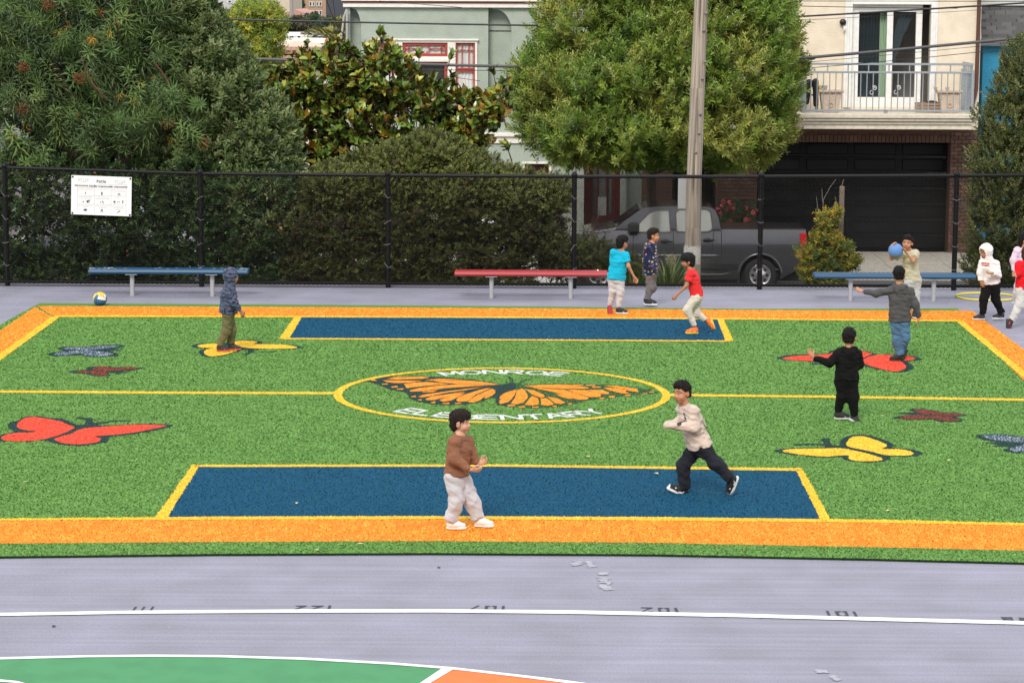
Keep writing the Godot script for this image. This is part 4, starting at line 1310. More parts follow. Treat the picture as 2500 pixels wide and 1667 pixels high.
func balcony(t: Node3D, zf: float, y_belt: float) -> void:
	var zb := -63.5
	var b := Node3D.new()
	b.name = "balcony"
	t.add_child(b)
	var xl: float = 6.952
	var xr_: float = 11.234
	var fl: float = 1.916
	var bt: float = 1.538
	var stone := mottled(lin(0.70, 0.65, 0.56), 0.85, 1.6, noise_tex(0.035, Color(0.86, 0.84, 0.80), Color(1.06, 1.06, 1.06), 71, 256, 5))
	var mb := MB.new()
	# stepped cornice: a profile in (out, up) swept along the front and both ends
	var prof := [Vector2(0.0, bt - fl), Vector2(0.0, -0.26), Vector2(0.06, -0.245), Vector2(0.06, -0.20), Vector2(0.03, -0.19), Vector2(0.13, -0.165), Vector2(0.145, -0.12), Vector2(0.115, -0.11), Vector2(0.19, -0.085), Vector2(0.2, 0.0), Vector2(0.14, 0.012)]
	for i in prof.size() - 1:
		var p: Vector2 = prof[i]
		var q: Vector2 = prof[i + 1]
		var a := [Vector3(xl - p.x, fl + p.y, zf), Vector3(xl - p.x, fl + p.y, zb + p.x), Vector3(xr_ + p.x, fl + p.y, zb + p.x), Vector3(xr_ + p.x, fl + p.y, zf)]
		var c := [Vector3(xl - q.x, fl + q.y, zf), Vector3(xl - q.x, fl + q.y, zb + q.x), Vector3(xr_ + q.x, fl + q.y, zb + q.x), Vector3(xr_ + q.x, fl + q.y, zf)]
		for k in 3:
			mb.quad(a[k], a[k + 1], c[k + 1], c[k])
	mb.quad(Vector3(xl, bt, zb), Vector3(xl, bt, zf), Vector3(xr_, bt, zf), Vector3(xr_, bt, zb))
	mb.quad(Vector3(xl - 0.14, fl + 0.012, zb + 0.14), Vector3(xr_ + 0.14, fl + 0.012, zb + 0.14), Vector3(xr_ + 0.14, fl + 0.012, zf), Vector3(xl - 0.14, fl + 0.012, zf))
	put("slab", mb, stone, b)
	# galvanised railing
	var zinc := mottled(lin(0.33, 0.37, 0.41), 0.5, 0.35, noise_tex(0.06, Color(0.75, 0.76, 0.78), Color(1.15, 1.15, 1.15), 72, 128))
	zinc.metallic = 0.3
	var yb: float = 2.006
	var ym: float = 2.981
	var yt: float = 3.191
	var zw := zf + 0.06
	for y in [[yb, 0.05, "bottom_rail"], [ym, 0.05, "middle_rail"], [yt, 0.055, "hand_rail"]]:
		mb = MB.new()
		mb.box(Vector3((xl + xr_) * 0.5, y[0], zb), Vector3(xr_ - xl, y[1], 0.05), 0.006)
		for sx in [xl, xr_]:
			mb.box(Vector3(sx, y[0], (zb + zw) * 0.5 - 0.03), Vector3(0.05, y[1], zb - zw - 0.06), 0.006)
		put(y[2], mb, zinc, b)
	var post := MB.new()
	post.box(Vector3.ZERO, Vector3(0.075, ym - fl, 0.075), 0.006)
	var pm := post.mesh()
	for p in [Vector3(xl, 0, zb), Vector3(xr_, 0, zb), Vector3(xl, 0, zw), Vector3(xr_, 0, zw)]:
		put("post", pm, zinc, b, Transform3D(Basis(), p + Vector3(0, (ym + fl) * 0.5 + 0.06, 0.0)))
	var bal := MB.new()
	bal.box(Vector3.ZERO, Vector3(0.024, ym - yb - 0.05, 0.024), 0.003)
	var bm := bal.mesh()
	var n := 27
	for i in range(1, n):
		put("baluster", bm, zinc, b, Transform3D(Basis(), Vector3(lerpf(xl, xr_, float(i) / n), (ym + yb) * 0.5, zb)))
	for i in range(1, 11):
		for sx in [xl, xr_]:
			put("baluster", bm, zinc, b, Transform3D(Basis(), Vector3(sx, (ym + yb) * 0.5, lerpf(zb, zw, i / 11.0))))
	var st := MB.new()
	st.box(Vector3.ZERO, Vector3(0.03, yt - ym - 0.052, 0.03), 0.003)
	var sm := st.mesh()
	for i in 9:
		put("rail_spacer", sm, zinc, b, Transform3D(Basis(), Vector3(lerpf(xl, xr_, (i + 0.1) / 8.2), (yt + ym) * 0.5, zb)))
	for i in 5:
		put("rail_spacer", sm, zinc, b, Transform3D(Basis(), Vector3(xr_, (yt + ym) * 0.5, lerpf(zb, zw, (i + 0.5) / 5.0))))
	mb = MB.new()
	mb.box(Vector3(9.033, (yb + fl) * 0.5, zb), Vector3(0.1, yb - fl, 0.05), 0.004)
	put("rail_foot", mb, zinc, b)
	# what stands on the balcony
	var fly := fl + 0.014
	var terra := mottled(lin(0.62, 0.50, 0.40), 0.9, 0.5, noise_tex(0.08, Color(0.75, 0.74, 0.72), Color(1.1, 1.1, 1.1), 73, 128))
	var pots := [[7.679, "stone pedestal planter with rope rim left on the balcony"], [10.734, "stone pedestal planter with rope rim right on the balcony"]]
	for p in pots:
		var o := thing("planter", p[1], "planter", Vector3(p[0], fly, -64.1), "planters on the balcony")
		mb = MB.new()
		mb.prism(PackedVector2Array([Vector2(-0.2, 0), Vector2(0.2, 0), Vector2(0.27, 0.5), Vector2(-0.27, 0.5)]), -0.2, 0.2, Transform3D(), 0.02)
		put("body", mb, terra, o)
		mb = MB.new()
		for k in 16:
			mb.ball(Vector3(-0.3 + 0.04 * k, 0.54, 0.24), Vector3(0.024, 0.035, 0.03), 6, 5)
		mb.box(Vector3(0, 0.54, 0), Vector3(0.64, 0.075, 0.46), 0.015)
		put("rim", mb, terra, o)
		mb = MB.new()
		var rp := []
		for k in 13:
			rp.append(Vector3(cos(TAU * k / 12.0) * 0.055, 0.2 + sin(TAU * k / 12.0) * 0.055, 0.225))
		mb.tube(rp, 0.014, 6, false)
		put("ring", mb, terra, o)
	var small := [["pot", Vector3(7.537, 2.524, -64.1), 0.07, lin(0.45, 0.5, 0.55), "small blue and white pot on the left planter"], ["pot", Vector3(7.419, 2.529, -64.15), 0.075, lin(0.7, 0.58, 0.33), "small yellow pot on the left planter"], ["pot", Vector3(10.691, 2.537, -64.1), 0.055, lin(0.6, 0.63, 0.62), "small white pot on the right planter"], ["pot", Vector3(10.391, 2.528, -64.1), 0.05, lin(0.65, 0.45, 0.33), "small pinkish figurine pot at the edge of the right planter"]]
	for p in small:
		mb = MB.new()
		var r: float = p[2]
		mb.lathe([Vector2(0, 0), Vector2(r * 0.7, 0), Vector2(r, r * 1.5), Vector2(r * 0.9, r * 1.7), Vector2(0, r * 1.6)], 12)
		var o := put(p[0], mb, mat(p[3], 0.5), null, Transform3D(Basis(), Vector3(p[1].x, fly + 0.578, p[1].z)))
		tag(o, p[4], "pot")
	# dark garment hung over a chair back
	var ch := thing("draped_chair", "black coat draped over a chair behind the left planter", "chair", Vector3(7.216, 1.979, -64.3))
	mb = MB.new()
	for s in [-1.0, 1.0]:
		mb.bar(Vector3(0.15 * s, 0.0, 0.1), Vector3(0.15 * s, 0.75, 0.12), 0.03, 0.03, 0.004)
	mb.box(Vector3(0, 0.38, -0.08), Vector3(0.36, 0.03, 0.36), 0.01)
	for s in [-1.0, 1.0]:
		mb.bar(Vector3(0.15 * s, 0.0, -0.24), Vector3(0.15 * s, 0.37, -0.24), 0.03, 0.03, 0.004)
	put("frame", mb, mat(lin(0.02, 0.02, 0.02), 0.5), ch)
	var sd := Sdf.new(Vector3(-0.3, -0.02, 0.0), Vector3(0.3, 0.95, 0.35), 0.022, 50)
	sd.cap(Vector3(-0.13, 0.2, 0.17), Vector3(-0.09, 0.72, 0.15), 0.06, 0.08)
	sd.cap(Vector3(0.1, 0.15, 0.17), Vector3(0.08, 0.74, 0.15), 0.07, 0.08)
	sd.cap(Vector3(-0.16, 0.55, 0.18), Vector3(-0.16, 0.3, 0.18), 0.06, 0.05)
	sd.done()
	mb = MB.new()
	sd.mesh(mb, Color.WHITE)
	put("coat", mb, mat(lin(0.008, 0.008, 0.009), 0.6), ch)
	# crate with things in it
	var cr := thing("wooden_crate", "weathered slatted wooden crate by the balcony door", "crate", Vector3(10.21, fly, -64.2))
	var wood := mottled(lin(0.36, 0.25, 0.19), 0.9, 0.4, noise_tex(0.03, Color(0.6, 0.6, 0.6), Color(1.1, 1.1, 1.1), 74, 128, 4, Vector2(1, 5)))
	for k in 3:
		for s in [-1.0, 1.0]:
			mb = MB.new()
			mb.box(Vector3(0, 0.05 + 0.085 * k, 0.16 * s), Vector3(0.62, 0.07, 0.014), 0.003)
			put("slat", mb, wood, cr)
			mb = MB.new()
			mb.box(Vector3(0.303 * s, 0.05 + 0.085 * k, 0), Vector3(0.014, 0.07, 0.3), 0.003)
			put("slat", mb, wood, cr)
	tag(put("black_bag", cloth_lump(0.17, 0.07, 0.12), mat(lin(0.008, 0.008, 0.008), 0.6), null, Transform3D(Basis(), Vector3(10.322, fly + 0.235, -64.2))), "black bag lying in the wooden crate on the balcony", "bag")
	# box with a plant at the left end, partly behind the tree
	var bx := thing("planter_box", "pale wooden planter box at the left end of the balcony", "planter", Vector3(6.76, fly, -64.6))
	for k in 4:
		mb = MB.new()
		mb.box(Vector3(-0.18 + 0.12 * k, 0.15, 0.16), Vector3(0.112, 0.3, 0.02), 0.004)
		put("board", mb, mottled(lin(0.5, 0.36, 0.2), 0.9, 0.6, noise_tex(0.03, Color(0.7, 0.7, 0.7), Color(1.1, 1.1, 1.1), 75, 128)), bx)
	mb = MB.new()
	mb.span(Vector3(-0.24, 0, -0.15), Vector3(0.24, 0.27, 0.148))
	put("box", mb, wood, bx)
	# two shell ornaments hung on the railing
	for p in [["left", Vector3(8.729, 2.579, -63.46)], ["right", Vector3(9.346, 2.589, -63.46)]]:
		mb = MB.new()
		var sp := []
		for k in 22:
			var g := k * 0.42
			sp.append(p[1] + Vector3(cos(g), sin(g), 0) * (0.012 + 0.0024 * k))
		mb.tube(sp, 0.011, 6)
		var tl := []
		for k in 10:
			var g := PI * 0.5 + k * 0.5
			tl.append(p[1] + Vector3(-0.07 + cos(g) * 0.045, -0.11 + sin(g) * 0.05, 0))
		mb.tube(tl, 0.008, 6)
		tag(put("spiral_ornament", mb, mat(lin(0.6, 0.62, 0.62), 0.4)), "white spiral ornament, the %s of the two on the balcony railing" % p[0], "ornament", "spiral ornaments on the balcony railing")


func cloth_lump(x: float, y: float, z: float) -> MB:
	var mb := MB.new()
	mb.ball(Vector3(0, 0, 0), Vector3(x, y, z), 12, 8)
	for i in mb.v.size():
		mb.v[i] *= 1.0 + 0.18 * noise.get_noise_3dv(mb.v[i] * 14.0)
	return mb


# one sash window: frame, mullions and pane as parts of «w»
func sash(w: Node3D, x0: float, x1: float, y0: float, y1: float, z: float, fw: float, m: Material, gl: Material, bars: Array) -> void:
	var mb := MB.new()
	mb.span(Vector3(x0, y0, z - 0.05), Vector3(x0 + fw, y1, z), 0.006)
	mb.span(Vector3(x1 - fw, y0, z - 0.05), Vector3(x1, y1, z), 0.006)
	mb.span(Vector3(x0 + fw, y0, z - 0.05), Vector3(x1 - fw, y0 + fw, z), 0.006)
	mb.span(Vector3(x0 + fw, y1 - fw, z - 0.05), Vector3(x1 - fw, y1, z), 0.006)
	put("frame", mb, m, w)
	mb = MB.new()
	for b in bars:
		mb.bar(Vector3(lerpf(x0, x1, b[0]), lerpf(y0, y1, b[1]), z - 0.022), Vector3(lerpf(x0, x1, b[2]), lerpf(y0, y1, b[3]), z - 0.022), 0.026, 0.03)
	if bars.size():
		put("mullion", mb, m, w)
	mb = MB.new()
	mb.span(Vector3(x0 + fw, y0 + fw, z - 0.045), Vector3(x1 - fw, y1 - fw, z - 0.04))
	put("pane", mb, gl, w)
	mb = MB.new()
	curtain(mb, x0 + fw * 0.5, x1 - fw * 0.5, y0, y1, z - 0.075, 5, 0.012)
	put("blind", mb, blind_mat, w)


var blind_mat: StandardMaterial3D

func green_house() -> void:
	var zf := -66.0
	blind_mat = mat(lin(0.82, 0.83, 0.82), 0.9)
	var t := thing("green_house", "sage green stucco house with white trim and red window frames", "house")
	var green := stucco(lin(0.36, 0.42, 0.37), 81)
	var white := mottled(lin(0.80, 0.78, 0.74), 0.6, 1.5, noise_tex(0.03, Color(0.9, 0.9, 0.88), Color(1, 1, 1), 82, 256))
	var red := mat(lin(0.36, 0.05, 0.035), 0.5)
	var gl := glass(0.1)
	var xa: float = -4.98
	var xb: float = -4.566
	var xc: float = -1.195
	var xd: float = -0.577
	var xe: float = 1.215
	var yt: float = 4.552
	var yc: float = 0.992
	# wall behind, with the window openings
	var wx0: float = -4.263
	var wx1: float = -1.486
	var wy1: float = 3.696
	var wy0: float = 1.969
	var mb := MB.new()
	mb.span(Vector3(xa, -1.95, -74), Vector3(xe, yt, zf - 0.75))
	wall(mb, xb, xc, yc, yt, zf, 0.3, [xr(wx0, wy0, wx1, wy1)])
	mb.span(Vector3(xa, yc, zf - 0.749), Vector3(xe, yt - 0.001, zf - 0.32))
	mb.span(Vector3(xd, yc, zf - 0.319), Vector3(xe, yt, zf))
	mb.span(Vector3(xa, yc, zf - 0.319), Vector3(xa + 0.12, yt, zf))
	# round tops of the two niches
	for k in [[xc, xd], [xa + 0.12, xb]]:
		var poly := PackedVector2Array([Vector2(k[0], yt)])
		if k[1] - k[0] > 0.8:
			poly.append(Vector2(k[0], yt - 0.62))
		var w: float = k[1] - k[0]
		var r := w * 0.5 if w > 0.8 else w
		for i in 15:
			var g := PI * i / 14.0
			if w > 0.8:
				poly.append(Vector2(k[0] + w * 0.5 - cos(g) * w * 0.5, yt - 0.62 + pow(sin(g), 0.75) * 0.58))
			else:
				poly.append(Vector2(k[0] + w * 0.3 + sin(g * 0.5) * w * 0.7, yt - 0.62 + cos(g * 0.5) * 0.58))
		poly.append(Vector2(k[1], yt - 0.62))
		poly.append(Vector2(k[1], yt))
		mb.prism(poly, zf - 0.318, zf - 0.001)
	put("wall", mb, green, t)
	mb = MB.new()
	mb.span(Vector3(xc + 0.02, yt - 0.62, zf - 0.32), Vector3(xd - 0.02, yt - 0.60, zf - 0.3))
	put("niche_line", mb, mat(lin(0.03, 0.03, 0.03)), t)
	mb = MB.new()
	mb.span(Vector3(xa - 0.06, yt + 0.001, zf - 0.6), Vector3(xe + 0.3, 4.677, zf + 0.12), 0.012)
	mb.span(Vector3(xa - 0.1, 4.716, zf - 0.6), Vector3(xe + 0.3, 5.6, zf + 0.2), 0.012)
	put("cornice", mb, white, t)
	mb = MB.new()
	mb.span(Vector3(xa - 0.08, 4.679, zf - 0.6), Vector3(xe + 0.3, 4.715, zf + 0.17), 0.01)
	tag(put("cornice_band", mb, mat(lin(0.20, 0.022, 0.02), 0.5), t), "dark red band along the cornice", "")
	mb = MB.new()
	mb.span(Vector3(xa - 0.3, 5.6, -74.2), Vector3(xe + 0.3, 5.75, zf + 0.25), 0.02)
	put("roof", mb, mat(lin(0.25, 0.24, 0.23)), t)
	# belt course and base
	mb = MB.new()
	mb.span(Vector3(xa - 0.02, yc - 0.02, zf - 0.7), Vector3(xe, 1.155, zf + 0.06), 0.012)
	mb.span(Vector3(xa - 0.02, 1.155, zf - 0.7), Vector3(xe, 1.251, zf + 0.14), 0.012)
	put("belt_course", mb, white, t)
	mb = MB.new()
	wall(mb, xa, xe, -1.95, yc - 0.021, zf, 0.3, [xr(-0.237, -1.95, 0.449, 0.426)])
	put("wall", mb, green, t)
	var dd := Node3D.new()
	dd.name = "side_door"
	t.add_child(dd)
	mb = MB.new()
	mb.span(Vector3(-0.284, -1.94, zf - 0.1), Vector3(-0.214, 0.484, zf + 0.03), 0.005)
	mb.span(Vector3(0.437, -1.94, zf - 0.1), Vector3(0.507, 0.484, zf + 0.03), 0.005)
	mb.span(Vector3(-0.213, 0.426, zf - 0.1), Vector3(0.436, 0.484, zf + 0.03), 0.005)
	put("frame", mb, white, dd)
	mb = MB.new()
	mb.span(Vector3(-0.237, -1.94, zf - 0.2), Vector3(0.449, 0.432, zf - 0.15))
	put("leaf", mb, mat(lin(0.06, 0.012, 0.014), 0.4), dd)
	# the three-part window
	var w := Node3D.new()
	w.name = "window"
	t.add_child(w)
	mb = MB.new()
	var s0 := [-4.146, -3.683]
	var s1 := [-3.473, -2.272]
	var s2 := [-2.062, -1.543]
	var ty: float = 3.631
	var tb: float = 3.266
	var lt: float = 3.153
	var by: float = 2.034
	var mid: float = 2.919
	wall(mb, wx0, wx1, wy0, wy1, zf + 0.05, 0.12, [xr(s0[0], by, s0[1], ty), xr(s1[0], tb, s1[1], ty), xr(s1[0], by, s1[1], lt), xr(s2[0], by, s2[1], ty)])
	mb.span(Vector3(wx0 - 0.04, wy1 - 0.01, zf + 0.03), Vector3(wx1 + 0.04, wy1 + 0.04, zf + 0.1), 0.008)
	mb.span(Vector3(s1[0] - 0.02, tb - 0.14, zf + 0.051), Vector3(s1[1] + 0.02, tb - 0.06, zf + 0.09), 0.008)
	put("surround", mb, white, w)
	var grid := [[0.33, 0.62, 0.33, 0.98], [0.68, 0.62, 0.68, 0.98], [0.02, 0.72, 0.98, 0.72], [0.33, 0.03, 0.33, 0.62], [0.68, 0.03, 0.68, 0.62]]
	for s in [s0, s2]:
		var up := Node3D.new()
		up.name = "sash"
		w.add_child(up, true)
		sash(up, s[0], s[1], mid, ty, zf + 0.0, 0.05, red, gl, grid)
		up = Node3D.new()
		up.name = "sash"
		w.add_child(up, true)
		sash(up, s[0], s[1], by, mid - 0.01, zf - 0.02, 0.05, red, gl, [])
	var tr := Node3D.new()
	tr.name = "sash"
	w.add_child(tr, true)
	sash(tr, s1[0], s1[1], tb, ty, zf, 0.075, red, gl, [[0.14, 0.1, 0.14, 0.95], [0.86, 0.1, 0.86, 0.95], [0.02, 0.55, 0.38, 0.55], [0.62, 0.55, 0.98, 0.55], [0.38, 0.55, 0.5, 0.93], [0.5, 0.93, 0.62, 0.55], [0.62, 0.55, 0.5, 0.14], [0.5, 0.14, 0.38, 0.55]])
	tr = Node3D.new()
	tr.name = "sash"
	w.add_child(tr, true)
	var keep := blind_mat
	blind_mat = mat(lin(0.05, 0.05, 0.055))
	sash(tr, s1[0], s1[1], by, lt, zf - 0.02, 0.09, red, gl, [])
	blind_mat = keep
	# recessed entry with posts and a dark red glazed door
	var e := Node3D.new()
	e.name = "entry"
	t.add_child(e)
	mb = MB.new()
	for q in [[1325, 1342], [1425, 1439]]:
		pass
	mb.span(Vector3(1.189, -1.8, -65.75), Vector3(1.374, 2.2, -65.6), 0.01)
	mb.span(Vector3(2.334, -1.8, -65.75), Vector3(2.496, 2.2, -65.6), 0.01)
	mb.span(Vector3(0.892, -1.8, -66.2), Vector3(1.148, 2.2, -65.9), 0.01)
	put("post", mb, mottled(lin(0.34, 0.36, 0.32), 0.8, 1.0, noise_tex(0.04, Color(0.8, 0.8, 0.8), Color(1.05, 1.05, 1.05), 83, 128)), e)
	mb = MB.new()
	mb.span(Vector3(xe - 0.6, 2.2, -68.2), Vector3(3.104, 5.6, -65.55))
	mb.span(Vector3(1.424 - 1.2, -1.95, -68.2), Vector3(3.104, 5.59, -67.9))
	mb.span(Vector3(2.522, -1.95, -67.9), Vector3(2.955, 2.2, -65.9))
	put("wall", mb, green, e)
	mb = MB.new()
	mb.span(Vector3(0.894, -1.9, -67.9), Vector3(2.522, -1.5, -65.7), 0.01)
	put("landing", mb, mat(lin(0.25, 0.22, 0.2)), e)
	var fd := Node3D.new()
	fd.name = "front_door"
	t.add_child(fd)
	var dr := mat(lin(0.085, 0.014, 0.016), 0.4)
	var a0: float = 1.407
	var a1: float = 2.358
	mb = MB.new()
	wall(mb, a0, a1, -1.5, 1.6, -66.55, 0.08, [xr(a0 + 0.22, -0.95, a0 + 0.32, 0.7), xr(a0 + 0.37, -0.95, a1 - 0.38, 0.7), xr(a1 - 0.32, -0.95, a1 - 0.22, 0.7), xr(a0 + 0.3, 0.85, a1 - 0.3, 1.35)])
	put("leaf", mb, dr, fd)
	mb = MB.new()
	mb.span(Vector3(a0 + 0.1, -1.3, -66.62), Vector3(a1 - 0.1, 1.45, -66.61))
	put("pane", mb, mat(lin(0.11, 0.12, 0.12), 0.1), fd)
	mb = MB.new()
	mb.span(Vector3(a0 + 0.36, -1.0, -66.545), Vector3(a1 - 0.36, -0.5, -66.53), 0.003)
	put("notice", mb, mat(lin(0.32, 0.33, 0.33)), fd)


func blue_house() -> void:
	var t := thing("blue_house", "bright blue house with grey shingled roof at the right edge", "house")
	var z := -66.5
	var x0: float = 12.018
	var mb := MB.new()
	mb.span(Vector3(x0, -1.95, -74), Vector3(x0 + 9.0, 3.605, z))
	put("wall", mb, stucco(lin(0.025, 0.22, 0.38), 91), t)
	mb = MB.new()
	mb.span(Vector3(x0 - 0.15, 3.582, z - 0.1), Vector3(x0 + 9.0, 3.662, z + 0.25), 0.02)
	put("gutter", mb, mat(lin(0.12, 0.13, 0.14), 0.5), t)
	# steep mansard covered in shingles
	var yb: float = 3.674
	var yt: float = 4.664
	var roof := Node3D.new()
	roof.name = "roof"
	t.add_child(roof)
	mb = MB.new()
	mb.quad(Vector3(x0 - 0.05, yb, z + 0.15), Vector3(x0 + 9, yb, z + 0.15), Vector3(x0 + 9, yt, z - 0.55), Vector3(x0 - 0.05, yt, z - 0.55))
	mb.quad(Vector3(x0 - 0.05, yt, z - 0.55), Vector3(x0 + 9, yt, z - 0.55), Vector3(x0 + 9, yt + 0.1, -74), Vector3(x0 - 0.05, yt + 0.1, -74))
	put("deck", mb, mat(lin(0.05, 0.05, 0.055)), roof)
	var slope := Vector3(0, yt - yb, -0.7).normalized()
	var shm := []
	for c in [0.085, 0.095, 0.11, 0.078]:
		shm.append(mottled(lin(c, c, c * 1.06), 0.95, 0.3, noise_tex(0.1, Color(0.7, 0.7, 0.7), Color(1.2, 1.2, 1.2), 92, 128)))
	mb = MB.new()
	mb.box(Vector3.ZERO, Vector3(0.27, 0.16, 0.014), 0.003)
	var sh := mb.mesh()
	var nrm := Vector3(0, 0.7, yt - yb).normalized()
	var bs := Basis(Vector3.RIGHT, slope, Vector3.RIGHT.cross(slope))
	var rows := int(Vector2(yt - yb, 0.7).length() / 0.125)
	for r in rows:
		for k in 9:
			put("shingle", sh, shm[rng.randi() % 4], roof, Transform3D(bs * Basis(Vector3.RIGHT, 0.06), Vector3(x0 + 0.08 + k * 0.28 + (0.14 if r % 2 else 0.0) + rnd(-0.02, 0.02), yb, z + 0.15) + slope * (0.07 + r * 0.125) + nrm * 0.012))
	mb = MB.new()
	mb.span(Vector3(x0 - 0.12, yt - 0.02, -74), Vector3(x0 + 9, yt + 0.16, z - 0.45), 0.02)
	put("ridge_trim", mb, mat(lin(0.55, 0.55, 0.54)), t)


# ---------- what is seen between the trees, far down the street ----------
func house_far(called: String, label: String, c: Color, z: float, x0: float, x1: float, y0: float, y1: float, depth: float, wins: Array, wc := Color(0.75, 0.75, 0.75), roof_c := Color(0.3, 0.28, 0.27), gable := 0.0) -> void:
	var t := thing(called, label, "house", Vector3.ZERO, "houses far down the hill")
	var mb := MB.new()
	mb.span(Vector3(x0, y0, z - depth), Vector3(x1, y1, z))
	put("wall", mb, stucco(c, 97), t)
	mb = MB.new()
	if gable > 0.0:
		mb.prism(PackedVector2Array([Vector2(x0 - 0.3, y1), Vector2(x1 + 0.3, y1), Vector2((x0 + x1) * 0.5, y1 + gable)]), z - depth - 0.2, z + 0.3)
	else:
		mb.span(Vector3(x0 - 0.15, y1 + 0.003, z - depth - 0.15), Vector3(x1 + 0.15, y1 + 0.3, z + 0.15))
	put("roof", mb, mat(roof_c), t)
	for w in wins:
		var wn := Node3D.new()
		wn.name = "window"
		t.add_child(wn, true)
		mb = MB.new()
		wall(mb, w[0] - 0.06, w[2] + 0.06, w[1] - 0.06, w[3] + 0.06, z + 0.1, 0.098, [xr(w[0], w[1], w[2], w[3])])
		put("frame", mb, mat(wc), wn)
		mb = MB.new()
		mb.span(Vector3(w[0], w[1], z + 0.003), Vector3(w[2], w[3], z + 0.03))
		put("pane", mb, mat(lin(0.05, 0.06, 0.07), 0.1), wn)


func distance() -> void:
	# ground that climbs away behind the houses
	var mb := MB.new()
	mb.sheet(PackedVector2Array([Vector2(-120, -262), Vector2(60, -262), Vector2(60, -140), Vector2(-120, -140)]), -2.0)
	mb = MB.new()
	mb.quad(Vector3(-130, -2.05, -130), Vector3(60, -2.05, -130), Vector3(60, 1.2, -230), Vector3(-130, 1.2, -230))
	mb.quad(Vector3(-130, 1.2, -230), Vector3(60, 1.2, -230), Vector3(60, 14, -420), Vector3(-130, 14, -420))
	structure("hill", mb, mottled(lin(0.13, 0.13, 0.11), 0.95, 14.0, noise_tex(0.03, Color(0.6, 0.62, 0.6), Color(1.2, 1.2, 1.2), 95, 128)))
	# low pale building with two bands of roof tiles
	var z := -92.0
	var t := thing("low_pale_building", "low cream building with two terracotta tile bands behind the magnolia", "building")
	mb = MB.new()
	var xa: float = -10.719
	var xb: float = -6.361
	mb.span(Vector3(xa, -2.0, -104), Vector3(xb, 2.907, z))
	mb.prism(PackedVector2Array([Vector2(-9.836, 2.822), Vector2(-7.627, 2.822), Vector2(-7.833, 2.967), Vector2(-8.698, 3.07), Vector2(-9.628, 2.937)]), z - 0.3, z + 0.05)
	put("wall", mb, stucco(lin(0.74, 0.66, 0.57), 93), t)
	var ym: Array = [[2.711, 2.838, 0.5], [2.435, 2.578, 0.9]]
	var tm := mottled(lin(0.36, 0.215, 0.155), 0.9, 1.2, noise_tex(0.06, Color(0.75, 0.7, 0.7), Color(1.15, 1.15, 1.15), 94, 128))
	var tile := MB.new()
	tile.tube([Vector3(0, 0, 0), Vector3(0, 0.46, -0.34)], 0.085, 6)
	var tl := tile.mesh()
	for b in ym:
		mb = MB.new()
		mb.quad(Vector3(xa, b[0], z + b[2]), Vector3(xb, b[0], z + b[2]), Vector3(xb, b[1], z + 0.06), Vector3(xa, b[1], z + 0.06))
		mb.span(Vector3(xa, b[0] - 0.12, z), Vector3(xb, b[0] - 0.002, z + b[2]))
		put("tile_band", mb, tm, t)
		var k := MB.new()
		var x := xa + 0.1
		while x < xb:
			k.add(tile, Transform3D(Basis().scaled(Vector3(1, (b[1] - b[0]) / 0.46, (b[2] - 0.06) / 0.34)), Vector3(x, b[0], z + b[2])))
			x += 0.2
		put("roof_tiles", k, tm, t).set_meta("kind", "stuff")
	mb = MB.new()
	mb.span(Vector3(xa - 1, 3.091 - 0.1, -112), Vector3(xb + 1.0, 2.975, -104.1))
	put("rear_parapet", mb, mat(lin(0.6, 0.6, 0.6)), t)
	mb = MB.new()
	mb.span(Vector3(xa, -2.0, z + 0.005), Vector3(xb, 2.155, z + 0.3))
	put("lower_wall", mb, stucco(lin(0.66, 0.6, 0.52), 98), t)
	house_far("far_house", "grey house with white windows at the top left of the distant view", lin(0.48, 0.48, 0.5), -250, -31.679, -28.794, -1.0, 7.5, 10, [[-30.627, 3.148, -30.364, 3.364], [-29.927, 3.151, -29.665, 3.364]])
	house_far("far_house", "distant bright blue house with a white framed window", lin(0.06, 0.2, 0.33), -225, -24.576, -23.121, 0.0, 3.442, 9, [[-23.711, 2.667, -23.396, 3.095]])
	house_far("far_house", "distant plain beige house beside the blue one", lin(0.55, 0.47, 0.38), -224, -23.002, -21.647, 0.0, 5.6, 9, [])
	house_far("far_house", "distant white house with a pink tiled roof", lin(0.62, 0.6, 0.55), -205, -20.6, -18.628, 0.0, 2.545, 9, [[-20.026, 2.11, -19.919, 2.394], [-19.775, 2.11, -19.668, 2.394]], Color(0.7, 0.7, 0.7), lin(0.42, 0.23, 0.19), 0.45)
	var wins := []
	for r in [[12, 5], [37, 25]]:
		for cx in [712, 718.5, 728, 735, 742, 748]:
			wins.append(["x", cx, r[0], r[1]])
	var ww := []
	for k in [[-21.557, -21.389], [-21.264, -21.138], [-20.886, -20.76], [-20.592, -20.425]]:
		ww.append([k[0], 2.972, k[1], 3.304])
		ww.append([k[0], 2.099, k[1], 2.473])
	house_far("far_house", "distant tan apartment house with rows of windows", lin(0.38, 0.25, 0.17), -240, -22.438, -19.837, 0.0, 7.2, 10, ww, Color(0.6, 0.6, 0.58))
	house_far("far_house", "distant dark grey house front beside the green house", lin(0.055, 0.06, 0.075), -180, -15.004, -13.305, 0.0, 6.6, 10, [])
	mb = MB.new()
	for p in [[-16.523, 0.2, 4.9], [-13.32, -1, 2.6]]:
		mb = MB.new()
		mb.tube([Vector3(p[0], -2, -170), Vector3(p[0], p[2], -170)], 0.13, 8)
		mb.box(Vector3(p[0], p[2] - 0.4, -170), Vector3(2.2, 0.14, 0.14))
		tag(put("far_utility_pole", mb, mat(lin(0.3, 0.27, 0.25))), "thin distant utility pole, %s the pink roof" % ("in front of" if p[1] > 0 else "right of"), "utility pole", "distant utility poles")


